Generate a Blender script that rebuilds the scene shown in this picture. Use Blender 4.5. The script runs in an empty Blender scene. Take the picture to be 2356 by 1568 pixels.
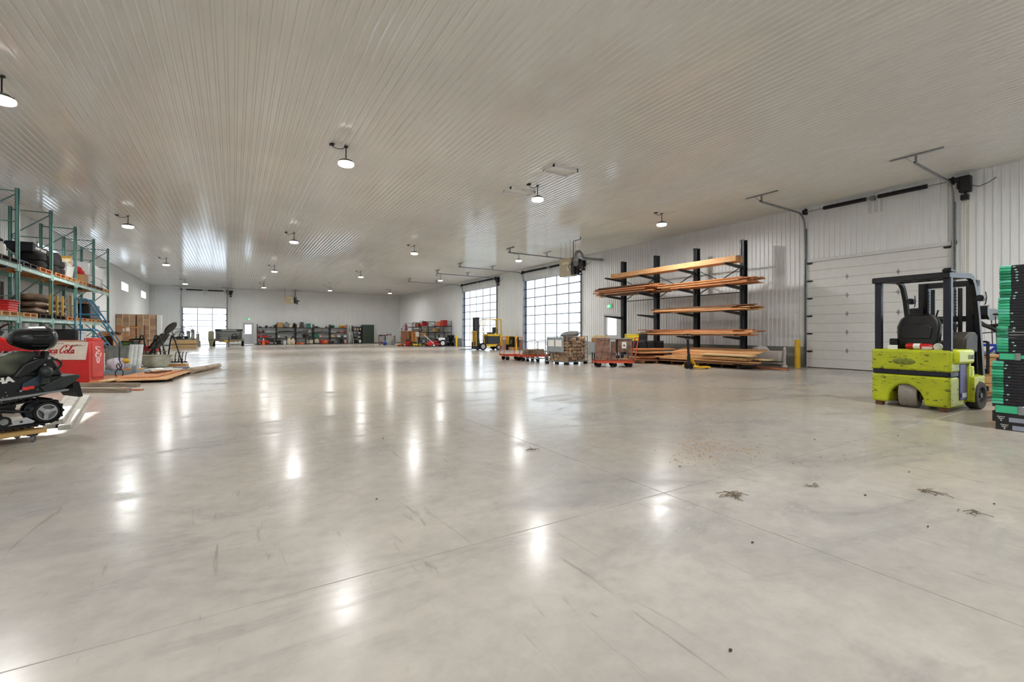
import bpy, math, random
from mathutils import Vector, Matrix
# ------------------------------------------------------------------ camera, sky, sun, exposure
sc = bpy.context.scene
C = sc.collection
R = math.radians
cam_d = bpy.data.cameras.new('camera'); cam = bpy.data.objects.new('camera', cam_d); C.objects.link(cam)
cam_d.sensor_width = 36.0; cam_d.lens = 36.0 * 1045 / 2356
cam_d.shift_y = -19.0 / 2356
cam_d.clip_start = 0.05; cam_d.clip_end = 500
cam.location = (0, 0, 1.1655); cam.rotation_euler = (R(90), 0, -math.atan(640 / 1045))
sc.camera = cam
w = bpy.data.worlds.new('overcast_sky'); sc.world = w; w.use_nodes = True
w.node_tree.nodes['Background'].inputs[0].default_value = (0.86, 0.93, 1.0, 1)
w.node_tree.nodes['Background'].inputs[1].default_value = SKY = 2.8
sun_d = bpy.data.lights.new('sun', 'SUN'); sun_d.energy = 16; sun_d.angle = R(0.53); sun_d.color = (1, 0.95, 0.88)
sun = bpy.data.objects.new('sun', sun_d); C.objects.link(sun)
sun.rotation_euler = Vector((4.6, -1.3, -4.35)).to_track_quat('-Z', 'Y').to_euler()
vs = sc.view_settings
vs.view_transform = 'Standard'; vs.look = 'None'; vs.gamma = 1; vs.use_curve_mapping = False; vs.exposure = 0.55
cy = sc.cycles
cy.max_bounces = 5; cy.diffuse_bounces = 4; cy.glossy_bounces = 2; cy.use_light_tree = False; cy.transmission_bounces = 4; cy.transparent_max_bounces = 16
cy.caustics_reflective = False; cy.caustics_refractive = False; cy.sample_clamp_indirect = 6; cy.use_denoising = True; cy.use_adaptive_sampling = True; cy.adaptive_threshold = 0.04; cy.adaptive_min_samples = 16
LAMP_W = 104.0
# room: x to the right, y along the hall, z up
XL, XR, YF, YB, H = -6.5, 16.55, 51.75, -7.0, 5.4555

def portal(loc, rot, sx, sy):
    d = bpy.data.lights.new('daylight_portal', 'AREA'); d.shape = 'RECTANGLE'; d.size = sx; d.size_y = sy
    d.cycles.is_portal = True
    o = bpy.data.objects.new('daylight_portal', d); C.objects.link(o); o.location = loc; o.rotation_euler = rot
    return o
# ------------------------------------------------------------------ materials
def lin(c):
    return tuple((v / 12.92 if v <= 0.04045 else ((v + 0.055) / 1.055) ** 2.4) for v in (x / 255.0 for x in c))
MATS = {}
def mat(name, rgb, rough=0.5, metal=0.0, var=0.12, scale=6.0, bump=0.0, bscale=None, rgb2=None, stretch=None, spec=0.5, emit=None, estr=0.0, alpha=None):
    """principled material with a procedural noise between two tones"""
    if name in MATS: return MATS[name]
    m = bpy.data.materials.new(name); m.use_nodes = True; MATS[name] = m
    nt = m.node_tree; b = nt.nodes['Principled BSDF']; L = nt.links
    c1 = lin(rgb); c2 = lin(rgb2) if rgb2 else tuple(v * (1 - var) for v in c1)
    if not rgb2: c1 = tuple(min(1, v * (1 + var * 0.6)) for v in c1)
    tc = nt.nodes.new('ShaderNodeTexCoord'); mp = nt.nodes.new('ShaderNodeMapping')
    L.new(tc.outputs['Object'], mp.inputs[0])
    if stretch: mp.inputs['Scale'].default_value = stretch
    n = nt.nodes.new('ShaderNodeTexNoise'); n.inputs['Scale'].default_value = scale; n.inputs['Detail'].default_value = 2
    L.new(mp.outputs[0], n.inputs['Vector'])
    cr = nt.nodes.new('ShaderNodeValToRGB'); cr.color_ramp.elements[0].position = 0.32; cr.color_ramp.elements[1].position = 0.68
    cr.color_ramp.elements[0].color = (*c2, 1); cr.color_ramp.elements[1].color = (*c1, 1)
    L.new(n.outputs['Fac'], cr.inputs[0]); L.new(cr.outputs[0], b.inputs['Base Color'])
    b.inputs['Roughness'].default_value = rough; b.inputs['Metallic'].default_value = metal
    b.inputs['Specular IOR Level'].default_value = spec
    if bump:
        n2 = nt.nodes.new('ShaderNodeTexNoise'); n2.inputs['Scale'].default_value = bscale or scale * 6; n2.inputs['Detail'].default_value = 2
        L.new(mp.outputs[0], n2.inputs['Vector'])
        bp = nt.nodes.new('ShaderNodeBump'); bp.inputs['Strength'].default_value = bump; bp.inputs['Distance'].default_value = 0.01
        L.new(n2.outputs['Fac'], bp.inputs['Height']); L.new(bp.outputs[0], b.inputs['Normal'])
    if emit:
        b.inputs['Emission Color'].default_value = (*lin(emit), 1); b.inputs['Emission Strength'].default_value = estr
    return m

def wood(name, rgb, rgb2, axis=0, scale=5.0, rough=0.65):
    st = [9.0, 9.0, 9.0]; st[axis] = 0.7
    return mat(name, rgb, rough, rgb2=rgb2, scale=scale, stretch=tuple(st), bump=0.15, bscale=scale * 2)

def concrete_mat():
    m = bpy.data.materials.new('polished_concrete'); m.use_nodes = True
    nt = m.node_tree; b = nt.nodes['Principled BSDF']; L = nt.links; N = nt.nodes.new
    tc = N('ShaderNodeTexCoord')
    def noise(scale, det=6, rough=0.6, stretch=None, dist=0.0):
        mp = N('ShaderNodeMapping'); L.new(tc.outputs['Object'], mp.inputs[0])
        if stretch: mp.inputs['Scale'].default_value = stretch
        n = N('ShaderNodeTexNoise'); n.inputs['Scale'].default_value = scale; n.inputs['Detail'].default_value = det
        n.inputs['Roughness'].default_value = rough; n.inputs['Distortion'].default_value = dist
        L.new(mp.outputs[0], n.inputs['Vector']); return n.outputs['Fac']
    def ramp(f, p0, p1, c0=(0, 0, 0), c1=(1, 1, 1)):
        r = N('ShaderNodeValToRGB'); r.color_ramp.elements[0].position = p0; r.color_ramp.elements[1].position = p1
        r.color_ramp.elements[0].color = (*c0, 1); r.color_ramp.elements[1].color = (*c1, 1); L.new(f, r.inputs[0]); return r.outputs[0]
    def mix(fac, a, c, mode='MIX'):
        x = N('ShaderNodeMix'); x.data_type = 'RGBA'; x.blend_type = mode
        if isinstance(fac, float): x.inputs[0].default_value = fac
        else: L.new(fac, x.inputs[0])
        for s, v in ((6, a), (7, c)):
            if isinstance(v, tuple): x.inputs[s].default_value = (*v, 1)
            else: L.new(v, x.inputs[s])
        return x.outputs[2]
    base = ramp(noise(0.35, 4, 0.62, dist=0.6), 0.3, 0.7, lin((154, 151, 147)), lin((194, 189, 181)))
    warm = ramp(noise(0.16, 2, 0.5, (1, 0.6, 1)), 0.36, 0.60)
    col = mix(warm, base, mix(0.62, base, lin((204, 190, 168))))
    blot = ramp(noise(0.62, 5, 0.68, (1, 2.0, 1), 0.9), 0.50, 0.72)
    col = mix(blot, col, mix(0.5, col, lin((104, 106, 108))))
    fine = noise(7, 4, 0.7)
    col = mix(1.0, col, ramp(fine, 0.35, 0.65, (0.90,) * 3, (1.03,) * 3), 'MULTIPLY')
    scuff = ramp(noise(2.2, 4, 0.6, (4.0, 0.5, 1), 1.2), 0.64, 0.72)
    col = mix(scuff, col, mix(0.35, col, lin((104, 96, 86))))
    L.new(col, b.inputs['Base Color'])
    rr = ramp(blot, 0.0, 1.0, (0.20,) * 3, (0.36,) * 3)
    L.new(rr, b.inputs['Roughness']); b.inputs['Specular IOR Level'].default_value = 0.10
    bp = N('ShaderNodeBump'); bp.inputs['Strength'].default_value = 0.07; bp.inputs['Distance'].default_value = 0.012
    L.new(noise(1.7, 2, 0.5, (1.0, 1.8, 1.0)), bp.inputs['Height']); L.new(bp.outputs[0], b.inputs['Normal'])
    return m

def glass_mat():
    m = bpy.data.materials.new('door_glass'); m.use_nodes = True
    nt = m.node_tree; nt.nodes.remove(nt.nodes['Principled BSDF']); out = nt.nodes['Material Output']
    t = nt.nodes.new('ShaderNodeBsdfTransparent'); g = nt.nodes.new('ShaderNodeBsdfGlossy'); g.inputs['Roughness'].default_value = 0.03
    tc = nt.nodes.new('ShaderNodeTexCoord'); n = nt.nodes.new('ShaderNodeTexNoise'); n.inputs['Scale'].default_value = 1.5
    nt.links.new(tc.outputs['Object'], n.inputs['Vector'])
    r = nt.nodes.new('ShaderNodeValToRGB'); r.color_ramp.elements[0].color = (0.90, 0.93, 0.95, 1); r.color_ramp.elements[1].color = (0.95, 0.97, 0.98, 1)
    nt.links.new(n.outputs['Fac'], r.inputs[0]); nt.links.new(r.outputs[0], t.inputs[0])
    mx = nt.nodes.new('ShaderNodeMixShader'); mx.inputs[0].default_value = 0.06
    nt.links.new(t.outputs[0], mx.inputs[1]); nt.links.new(g.outputs[0], mx.inputs[2]); nt.links.new(mx.outputs[0], out.inputs[0])
    MATS['door_glass'] = m; return m
# ------------------------------------------------------------------ mesh builder
class MB:
    def __init__(s): s.v = []; s.f = []; s.m = []; s.cur = 0
    def add(s, vs, fs, M=None):
        o = len(s.v)
        s.v += [tuple(M @ Vector(p)) for p in vs] if M is not None else [tuple(p) for p in vs]
        s.f += [tuple(i + o for i in f) for f in fs]; s.m += [s.cur] * len(fs); return s
    def box(s, x0, x1, y0, y1, z0, z1, M=None):
        return s.add([(x0, y0, z0), (x1, y0, z0), (x1, y1, z0), (x0, y1, z0), (x0, y0, z1), (x1, y0, z1), (x1, y1, z1), (x0, y1, z1)],
                     [(3, 2, 1, 0), (4, 5, 6, 7), (0, 1, 5, 4), (1, 2, 6, 5), (2, 3, 7, 6), (3, 0, 4, 7)], M)
    def cbox(s, c, d, M=None):
        return s.box(c[0] - d[0] / 2, c[0] + d[0] / 2, c[1] - d[1] / 2, c[1] + d[1] / 2, c[2] - d[2] / 2, c[2] + d[2] / 2, M)
    def rbox(s, x0, x1, y0, y1, z0, z1, r=0.02, seg=3, M=None):
        """box with its vertical edges rounded and top and bottom rims chamfered"""
        pts = []
        for cx, cy_, a0 in ((x1 - r, y1 - r, 0), (x0 + r, y1 - r, 90), (x0 + r, y0 + r, 180), (x1 - r, y0 + r, 270)):
            for k in range(seg + 1):
                a = R(a0 + 90.0 * k / seg); pts.append((cx + r * math.cos(a), cy_ + r * math.sin(a)))
        mx, my = (x0 + x1) / 2, (y0 + y1) / 2; q = r * 0.6
        sx, sy = 1 - 2 * q / max(x1 - x0, 1e-6), 1 - 2 * q / max(y1 - y0, 1e-6)
        inn = [(mx + (p[0] - mx) * sx, my + (p[1] - my) * sy) for p in pts]
        n = len(pts); V = [(*p, z0) for p in inn] + [(*p, z0 + q) for p in pts] + [(*p, z1 - q) for p in pts] + [(*p, z1) for p in inn]
        F = [tuple(range(n - 1, -1, -1)), tuple(range(3 * n, 4 * n))]
        for l in range(3):
            F += [(l * n + i, l * n + (i + 1) % n, (l + 1) * n + (i + 1) % n, (l + 1) * n + i) for i in range(n)]
        return s.add(V, F, M)
    def prism(s, pts, y0, y1, M=None, axis='y'):
        """polygon given in (x, z) extruded along y (or other axis)"""
        n = len(pts)
        def P(p, t): return (p[0], t, p[1]) if axis == 'y' else ((t, p[0], p[1]) if axis == 'x' else (p[0], p[1], t))
        V = [P(p, y0) for p in pts] + [P(p, y1) for p in pts]
        F = [tuple(range(n)), tuple(range(2 * n - 1, n - 1, -1))] + [(i, n + i, n + (i + 1) % n, (i + 1) % n) for i in range(n)]
        return s.add(V, F, M)
    def cyl(s, a, b, r0, r1=None, n=12, cap=True, M=None):
        a = Vector(a); b = Vector(b); r1 = r0 if r1 is None else r1
        d = (b - a).normalized(); u = d.orthogonal().normalized(); w_ = d.cross(u)
        V = []
        for c_, r in ((a, r0), (b, r1)):
            V += [tuple(c_ + r * (math.cos(2 * math.pi * k / n) * u + math.sin(2 * math.pi * k / n) * w_)) for k in range(n)]
        F = [(k, (k + 1) % n, n + (k + 1) % n, n + k) for k in range(n)]
        if cap: F += [tuple(range(n - 1, -1, -1)), tuple(range(n, 2 * n))]
        return s.add(V, F, M)
    def bar(s, a, b, w_, h_, up=(0, 0, 1), M=None):
        """rectangular bar from a to b"""
        a = Vector(a); b = Vector(b); d = (b - a).normalized(); up = Vector(up)
        sd = d.cross(up)
        if sd.length < 1e-4: sd = d.orthogonal()
        sd.normalize(); u2 = sd.cross(d)
        V = []
        for c_ in (a, b):
            V += [tuple(c_ + sd * (w_ / 2) * i + u2 * (h_ / 2) * j) for i, j in ((-1, -1), (1, -1), (1, 1), (-1, 1))]
        return s.add(V, [(3, 2, 1, 0), (4, 5, 6, 7), (0, 1, 5, 4), (1, 2, 6, 5), (2, 3, 7, 6), (3, 0, 4, 7)], M)
    def tube(s, path, r, n=8, closed=False, M=None):
        P = [Vector(p) for p in path]; k = len(P); V = []; F = []; prev = None
        for i, p in enumerate(P):
            if closed: d = (P[(i + 1) % k] - P[i - 1]).normalized()
            else: d = (P[min(i + 1, k - 1)] - P[max(i - 1, 0)]).normalized()
            u = d.orthogonal().normalized() if prev is None else (prev - d * prev.dot(d)).normalized()
            prev = u; w_ = d.cross(u); rr = r[i] if isinstance(r, (list, tuple)) else r
            V += [tuple(p + rr * (math.cos(2 * math.pi * j / n) * u + math.sin(2 * math.pi * j / n) * w_)) for j in range(n)]
        for i in range(k if closed else k - 1):
            a, b = i * n, ((i + 1) % k) * n
            F += [(a + j, a + (j + 1) % n, b + (j + 1) % n, b + j) for j in range(n)]
        if not closed: F += [tuple(range(n - 1, -1, -1)), tuple(range((k - 1) * n, k * n))]
        return s.add(V, F, M)
    def lathe(s, prof, n=20, c=(0, 0, 0), M=None):
        """profile of (radius, z) turned about the z axis"""
        V = []; F = []; k = len(prof)
        for r, z in prof:
            V += [(c[0] + r * math.cos(2 * math.pi * j / n), c[1] + r * math.sin(2 * math.pi * j / n), c[2] + z) for j in range(n)]
        for i in range(k - 1):
            F += [(i * n + j, i * n + (j + 1) % n, (i + 1) * n + (j + 1) % n, (i + 1) * n + j) for j in range(n)]
        if prof[0][0] > 1e-5: F.append(tuple(range(n - 1, -1, -1)))
        if prof[-1][0] > 1e-5: F.append(tuple(range((k - 1) * n, k * n)))
        return s.add(V, F, M)
    def blob(s, c, rx, ry, rz, seed=0, amp=0.15, n=10, m=7, M=None, flat=0.0):
        rnd = random.Random(seed); V = []; F = []
        ph = [rnd.uniform(0, 6.28) for _ in range(6)]
        for i in range(m + 1):
            t = math.pi * i / m
            for j in range(n):
                p = 2 * math.pi * j / n
                q = 1 + amp * (math.sin(2 * p + ph[0]) * math.sin(t * 2 + ph[1]) + 0.7 * math.sin(3 * p + ph[2] + t * 2) + 0.5 * math.cos(5 * p + ph[3] + 3 * t))
                z = math.cos(t) * rz * q
                if flat and z < -rz * flat: z = -rz * flat
                V.append((c[0] + rx * q * math.sin(t) * math.cos(p), c[1] + ry * q * math.sin(t) * math.sin(p), c[2] + z))
        for i in range(m):
            F += [(i * n + j, (i + 1) * n + j, (i + 1) * n + (j + 1) % n, i * n + (j + 1) % n) for j in range(n)]
        return s.add(V, F, M)
    def mesh(s, name, mats, smooth=True, ang=35):
        me = bpy.data.meshes.new(name); me.from_pydata(s.v, [], s.f)
        for m in (mats if isinstance(mats, (list, tuple)) else [mats]): me.materials.append(m)
        if any(s.m): me.polygons.foreach_set('material_index', s.m)
        me.validate()
        if smooth: me.shade_smooth(); me.set_sharp_from_angle(angle=R(ang))
        me.update(); return me
    def build(s, name, mats, parent=None, smooth=True, ang=35):
        return link(name, s.mesh(name, mats, smooth, ang), parent)

def link(name, data, parent=None, M=None):
    o = bpy.data.objects.new(name, data); C.objects.link(o)
    if parent is not None: o.parent = parent
    if M is not None: o.matrix_local = M
    return o
def tag(o, label, cat, group=None, kind=None):
    o['label'] = label
    if cat: o['category'] = cat
    if group: o['group'] = group
    if kind: o['kind'] = kind
    return o
def thing(name, label, cat, loc=(0, 0, 0), rotz=0.0, group=None):
    o = bpy.data.objects.new(name, None); C.objects.link(o); o.empty_display_size = 0.1
    o.location = loc; o.rotation_euler = (0, 0, R(rotz)); return tag(o, label, cat, group)
def struct(o, label):
    o['kind'] = 'structure'; o['label'] = label; return o
def dup(root, loc=None, rotz=None, label=None, group=None):
    def cp(o, par):
        c = o.copy(); C.objects.link(c); c.parent = par
        for ch in [k for k in KIDS.get(o.name, [])]: cp(ch, c)
        return c
    r = root.copy(); C.objects.link(r)
    for ch in root.children:
        c = ch.copy(); C.objects.link(c); c.parent = r
        for g in ch.children:
            d = g.copy(); C.objects.link(d); d.parent = c
    if loc is not None: r.location = loc
    if rotz is not None: r.rotation_euler = (0, 0, R(rotz))
    if label: r['label'] = label
    if group: r['group'] = group
    return r
KIDS = {}
def T(x=0, y=0, z=0, rx=0, ry=0, rz=0, s=1.0):
    return Matrix.Translation((x, y, z)) @ Matrix.Rotation(R(rz), 4, 'Z') @ Matrix.Rotation(R(ry), 4, 'Y') @ Matrix.Rotation(R(rx), 4, 'X') @ Matrix.Scale(s, 4)
rnd = random.Random(7)
def text(body, size, name, material, parent=None, M=None, extrude=0.001, shear=0.0, bold=0.0, align='CENTER', width=None):
    cu = bpy.data.curves.new(name, 'FONT'); cu.body = body; cu.size = size; cu.extrude = extrude; cu.shear = shear; cu.offset = bold
    cu.align_x = align; cu.align_y = 'CENTER'
    o = bpy.data.objects.new(name + '_tmp', cu); C.objects.link(o)
    dg = bpy.context.evaluated_depsgraph_get(); me = bpy.data.meshes.new_from_object(o.evaluated_get(dg)); me.name = name
    bpy.data.objects.remove(o); bpy.data.curves.remove(cu)
    if width:
        xs = [v.co.x for v in me.vertices]; k = width / max(1e-6, max(xs) - min(xs))
        for v in me.vertices: v.co.x *= k
    me.materials.clear(); me.materials.append(material)
    return link(name, me, parent, M)
# ------------------------------------------------------------------ shared materials
M_ceil = mat('white_painted_steel_ceiling', (226, 224, 219), 0.13, var=0.04, scale=0.6, spec=1.0)
M_wall = mat('white_painted_steel_wall', (238, 239, 238), 0.34, var=0.03, scale=0.7)
M_trim = mat('white_trim', (216, 217, 216), 0.4, var=0.04)
M_floor = concrete_mat(); M_glass = glass_mat()
M_curb = mat('foundation_concrete', (152, 152, 146), 0.8, var=0.18, scale=1.6, bump=0.2)
M_alu = mat('door_rail_aluminium', (112, 118, 126), 0.35, metal=0.3, var=0.08)
M_galv = mat('galvanised_steel', (150, 154, 154), 0.38, metal=0.75, var=0.18, scale=14)
M_black = mat('black_paint', (24, 24, 27), 0.42, var=0.25, scale=9)
M_blackm = mat('black_rubber', (22, 22, 23), 0.8, var=0.2, scale=12, bump=0.2)
M_white = mat('white_plastic', (226, 226, 222), 0.4, var=0.04)
M_dark = mat('dark_steel', (48, 48, 50), 0.45, metal=0.4, var=0.2)
M_chrome = mat('chrome', (190, 190, 190), 0.18, metal=1.0, var=0.05)
M_yellow = mat('yellow_safety_paint', (226, 180, 24), 0.5, var=0.1, scale=4)
M_red = mat('red_paint', (186, 26, 24), 0.35, var=0.12)
M_orange = mat('orange_paint', (214, 92, 34), 0.5, var=0.15)
M_card = mat('cardboard', (176, 136, 90), 0.8, var=0.1, scale=3)
M_paper = mat('white_paper', (232, 230, 224), 0.7, var=0.03)
M_snow = mat('pale_outdoor_ground', (214, 218, 224), 0.9, var=0.1, scale=0.4)
# ------------------------------------------------------------------ floor, ground, ceiling
g = MB().box(-80, 100, -60, 130, -0.5, -0.35).build('ground', M_snow, smooth=False); struct(g, 'pale open ground outside the hall')
fl = MB().box(XL - 0.2, XR + 0.2, YB - 0.2, YF + 0.2, -0.34, -0.03).build('floor', M_floor, smooth=False); struct(fl, 'polished concrete floor of the hall')
xs = [XL, -2.85, 2.67, 8.2, 13.6, XR]; ys = [YB, 2.243, 8.0, 13.8, 19.6, 25.4, 31.2, 37.0, 42.8, YF]
for i in range(len(xs) - 1):
    for j in range(len(ys) - 1):
        q = 0.0022; x0, x1, y0, y1 = xs[i] + q, xs[i + 1] - q, ys[j] + q, ys[j + 1] - q; e = 0.004
        b = MB().add([(x0, y0, -0.03), (x1, y0, -0.03), (x1, y1, -0.03), (x0, y1, -0.03), (x0, y0, -e), (x1, y0, -e), (x1, y1, -e), (x0, y1, -e),
                      (x0 + e / 2, y0 + e / 2, 0), (x1 - e / 2, y0 + e / 2, 0), (x1 - e / 2, y1 - e / 2, 0), (x0 + e / 2, y1 - e / 2, 0)],
                     [(0, 1, 5, 4), (1, 2, 6, 5), (2, 3, 7, 6), (3, 0, 4, 7), (4, 5, 9, 8), (5, 6, 10, 9), (6, 7, 11, 10), (7, 4, 8, 11), (8, 9, 10, 11)])
        b.build('floor_slab', M_floor, fl, smooth=False)
ce = MB().box(XL - 0.2, XR + 0.2, YB - 0.2, YF + 0.2, H + 0.03, H + 0.25).build('ceiling', M_ceil, smooth=False); struct(ce, 'white ribbed steel ceiling')
PIT = (XR - XL) / 165
def rib_profile(pit, n, depth, flat, side, top):
    p = []
    for k in range(n):
        o = k * pit; p += [(o, 0), (o + flat, 0), (o + flat + side, depth), (o + flat + side + top, depth)]
    p.append((n * pit, 0)); return p
cp = rib_profile(PIT, 5, 0.021, 0.080, 0.016, PIT - 0.080 - 0.032)
b = MB(); V = [(x, YB, -d) for x, d in cp] + [(x, YF, -d) for x, d in cp]; n = len(cp)
b.add(V, [(i, n + i, n + i + 1, i + 1) for i in range(n - 1)])
pm = b.mesh('ceiling_panel', M_ceil, smooth=False)
for k in range(33): link('ceiling_panel', pm, ce).location = (XL + k * 5 * PIT, 0, H)
# ------------------------------------------------------------------ ribbed walls with openings
WP = 0.152
def wall(name, label, axis, base, sgn, a0, a1, openings, ribs=True, z0=0.0):
    """axis 'y': the wall runs along y at x=base and faces sgn along x; openings (a0, a1, z0, z1)"""
    def pt(a, d, z): return (base + sgn * d, a, z) if axis == 'y' else (a, base + sgn * d, z)
    cuts = sorted({a0, a1} | {o[0] for o in openings} | {o[1] for o in openings}); b = MB()
    def slab(a, c, za, zb):
        P0, P1 = pt(a, -0.16, za), pt(c, -0.012, zb)
        b.box(min(P0[0], P1[0]), max(P0[0], P1[0]), min(P0[1], P1[1]), max(P0[1], P1[1]), za, zb)
    for a, c in zip(cuts, cuts[1:]):
        mid = (a + c) / 2; op = sorted([o for o in openings if o[0] < mid < o[1]], key=lambda o: o[2])
        z = -0.3
        for o in op:
            if o[2] > z + 0.01: slab(a, c, z, o[2])
            z = o[3]
        slab(a, c, z, H + 0.2)
    W = b.build(name, M_wall, smooth=False); struct(W, label)
    if not ribs: return W
    nrib = int(round((a1 - a0) / WP)); pit = (a1 - a0) / nrib; k = 0
    while k < nrib:
        b = MB(); any_ = False
        for j in range(k, min(k + 6, nrib)):
            o = a0 + j * pit; mid = o + pit / 2
            prof = [(o, 0), (o + 0.098, 0), (o + 0.106, 0.03), (o + pit - 0.008, 0.03), (o + pit, 0)]
            rng = []; z = z0
            for q in sorted([q for q in openings if q[0] < mid < q[1]], key=lambda q: q[2]):
                if q[2] > z + 0.01: rng.append((z, q[2]))
                z = q[3]
            rng.append((z, H))
            for za, zb in rng:
                V = [pt(a, d, za) for a, d in prof] + [pt(a, d, zb) for a, d in prof]
                F = [(i, i + 1, 6 + i - 1, 5 + i) if False else (i, i + 1, 5 + i + 1, 5 + i) for i in range(4)]
                if (axis == 'y') == (sgn > 0): F = [f[::-1] for f in F]
                b.add(V, F); any_ = True
        if any_: b.build('wall_panel', M_wall, W, smooth=False)
        k += 6
    return W
D1 = (29.1, 34.85, 0.0, 4.60); D2 = (19.6, 25.4, 0.0, 4.60); D3 = (4.26, 7.88, 0.0, 3.53); D0 = (-4.2, 1.6, 0.0, 4.60)
MDR = (16.72, 17.72, 0.0, 2.1); DF = (-4.08, -0.57, 0.0, 3.5); MDF = (0.78, 1.64, 0.0, 2.1)
WINS = [(c - 1.25, c + 1.25, 4.03, 4.68) for c in (48.7, 41.05, 33.4, 25.75, 18.1, 9.55, 2.0)]
DB = (-2.5, 3.3, 0.0, 4.6)
wr = wall('wall_right', 'white ribbed steel wall with the tall overhead doors', 'y', XR, -1, YB, YF, [D0, D1, D2, D3, MDR])
wl = wall('wall_left', 'white ribbed steel wall behind the teal pallet rack', 'y', XL, 1, YB, YF, WINS)
wf = wall('wall_far', 'white ribbed steel end wall behind the black shelving', 'x', YF, -1, XL, XR, [DF, MDF])
wb = wall('wall_back', 'white end wall behind the viewer', 'x', YB, 1, XL, XR, [DB], ribs=False)
# concrete foundation strip along the right wall
k = 0
for a, c in ((YB, -4.3), (1.7, 4.16), (7.98, 16.62), (17.82, 19.4), (25.6, 28.9), (35.05, YF)):
    b = MB().box(XR - 0.045, XR + 0.02, a, c, 0, 0.69)
    struct(b.build('baseboard_right', M_curb, smooth=False), 'grey concrete foundation strip along the right wall'); k += 1
M_basedk = mat('brown_base_shadow', (92, 78, 64), 0.7, var=0.2)  # brown base strip; shadow at the wall foot is put into its tone
for a, c in ((XL, -4.2), (-0.45, 0.72), (1.7, XR)):
    struct(MB().box(a, c, YF - 0.03, YF, 0, 0.07).build('baseboard_far', M_basedk, smooth=False), 'brown base strip with shadow in its tone along the end wall')
struct(MB().box(XL, XL + 0.03, YB, YF, 0, 0.07).build('baseboard_left', M_basedk, smooth=False), 'brown base strip along the left wall')
# corner and cornice trims
struct(MB().box(XR - 0.05, XR, YB, YF, H - 0.06, H).build('trim_1', M_trim, smooth=False), 'white angle trim where right wall meets ceiling')
struct(MB().box(XL, XL + 0.05, YB, YF, H - 0.06, H).build('trim_2', M_trim, smooth=False), 'white angle trim where left wall meets ceiling')
struct(MB().box(XL, XR, YF - 0.05, YF, H - 0.06, H).build('trim_3', M_trim, smooth=False), 'white angle trim where end wall meets ceiling')
# ------------------------------------------------------------------ windows in the left wall
for i, (a, c, z0, z1) in enumerate(WINS):
    b = MB(); t = 0.045
    for za, zb in ((z0, z0 + t), (z1 - t, z1)): b.box(XL - 0.03, XL + 0.04, a, c, za, zb)
    for ya in (a, c - t): b.box(XL - 0.03, XL + 0.04, ya, ya + t, z0, z1)
    wn = struct(b.build('window_%d' % (i + 1), M_white, smooth=False), 'small high strip window with white frame in the left wall')
    for ya, yb in ((a + t, c - t),):
        MB().box(XL + 0.012, XL + 0.017, ya, yb, z0 + t, z1 - t).build('pane', M_glass, wn, smooth=False)
# ------------------------------------------------------------------ glazed overhead doors
M_reveal = mat('blue_reveal_shade', (44, 50, 66), 0.6, var=0.1)  # blue edge strips; shade of the outer reveal is put into their colour
def glazed_door(name, label, axis, base, sgn, a0, a1, h, cols, rows):
    """a sectional door: sections of aluminium rails and stiles, each with its row of panes"""
    def bx(b, u0, u1, d0, d1, z0, z1):
        if axis == 'y': b.box(min(base + sgn * d0, base + sgn * d1), max(base + sgn * d0, base + sgn * d1), u0, u1, z0, z1)
        else: b.box(u0, u1, min(base + sgn * d0, base + sgn * d1), max(base + sgn * d0, base + sgn * d1), z0, z1)
    jb = MB(); t = 0.10
    for u in (a0 - t, a1): bx(jb, u, u + t, -0.15, 0.042, 0, h + t)
    bx(jb, a0, a1, -0.15, 0.042, h, h + t)
    d = struct(jb.build(name, M_trim, smooth=False), label)
    sb = MB()
    for u in (a0, a1 - 0.06): bx(sb, u, u + 0.06, -0.14, 0.0, 0, h)
    bx(sb, a0, a1, -0.10, -0.02, 0, 0.05)
    sb.build('reveal_strip', M_reveal, d, smooth=False)
    rh = h / rows; cw = (a1 - a0) / cols; r = 0.03
    for j in range(rows):
        z0, z1 = j * rh, (j + 1) * rh; s = MB()
        bx(s, a0 + 0.02, a1 - 0.02, -0.055, -0.01, z0 + 0.002, z0 + r); bx(s, a0 + 0.02, a1 - 0.02, -0.055, -0.01, z1 - r, z1 - 0.002)
        for i in range(cols + 1):
            u = a0 + i * cw; bx(s, max(a0 + 0.02, u - 0.028), min(a1 - 0.02, u + 0.028), -0.05, -0.015, z0 + r, z1 - r)
        sec = s.build('door_section', M_alu, d, smooth=False)
        for i in range(cols):
            p = MB(); bx(p, a0 + i * cw + 0.028, a0 + (i + 1) * cw - 0.028, -0.035, -0.030, z0 + r, z1 - r)
            p.build('pane', M_glass, sec, smooth=False)
        hb = MB()
        for u in (a0 + 0.03, a1 - 0.13): bx(hb, u, u + 0.10, -0.01, 0.03, z1 - 0.045, z1 + 0.045)
        if j < rows - 1: hb.build('hinge', M_dark, sec, smooth=False)
    # portal just outside the glass
    if axis == 'y': portal((base - sgn * 0.2, (a0 + a1) / 2, h / 2), (0, R(-90 if sgn < 0 else 90) * -1, 0), h, a1 - a0)
    else: portal(((a0 + a1) / 2, base - sgn * 0.2, h / 2), (R(90) * (-1 if sgn < 0 else 1), 0, 0), a1 - a0, h)
    return d
glazed_door('door_1', 'tall glazed overhead door behind the yellow forklift', 'y', XR, -1, *D1[:2], 4.6, 5, 8)
glazed_door('door_2', 'tall glazed overhead door behind the orange carts', 'y', XR, -1, *D2[:2], 4.6, 5, 8)
glazed_door('door_3', 'glazed overhead door in the end wall behind the trailer', 'x', YF, -1, *DF[:2], 3.5, 3, 6)
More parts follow.
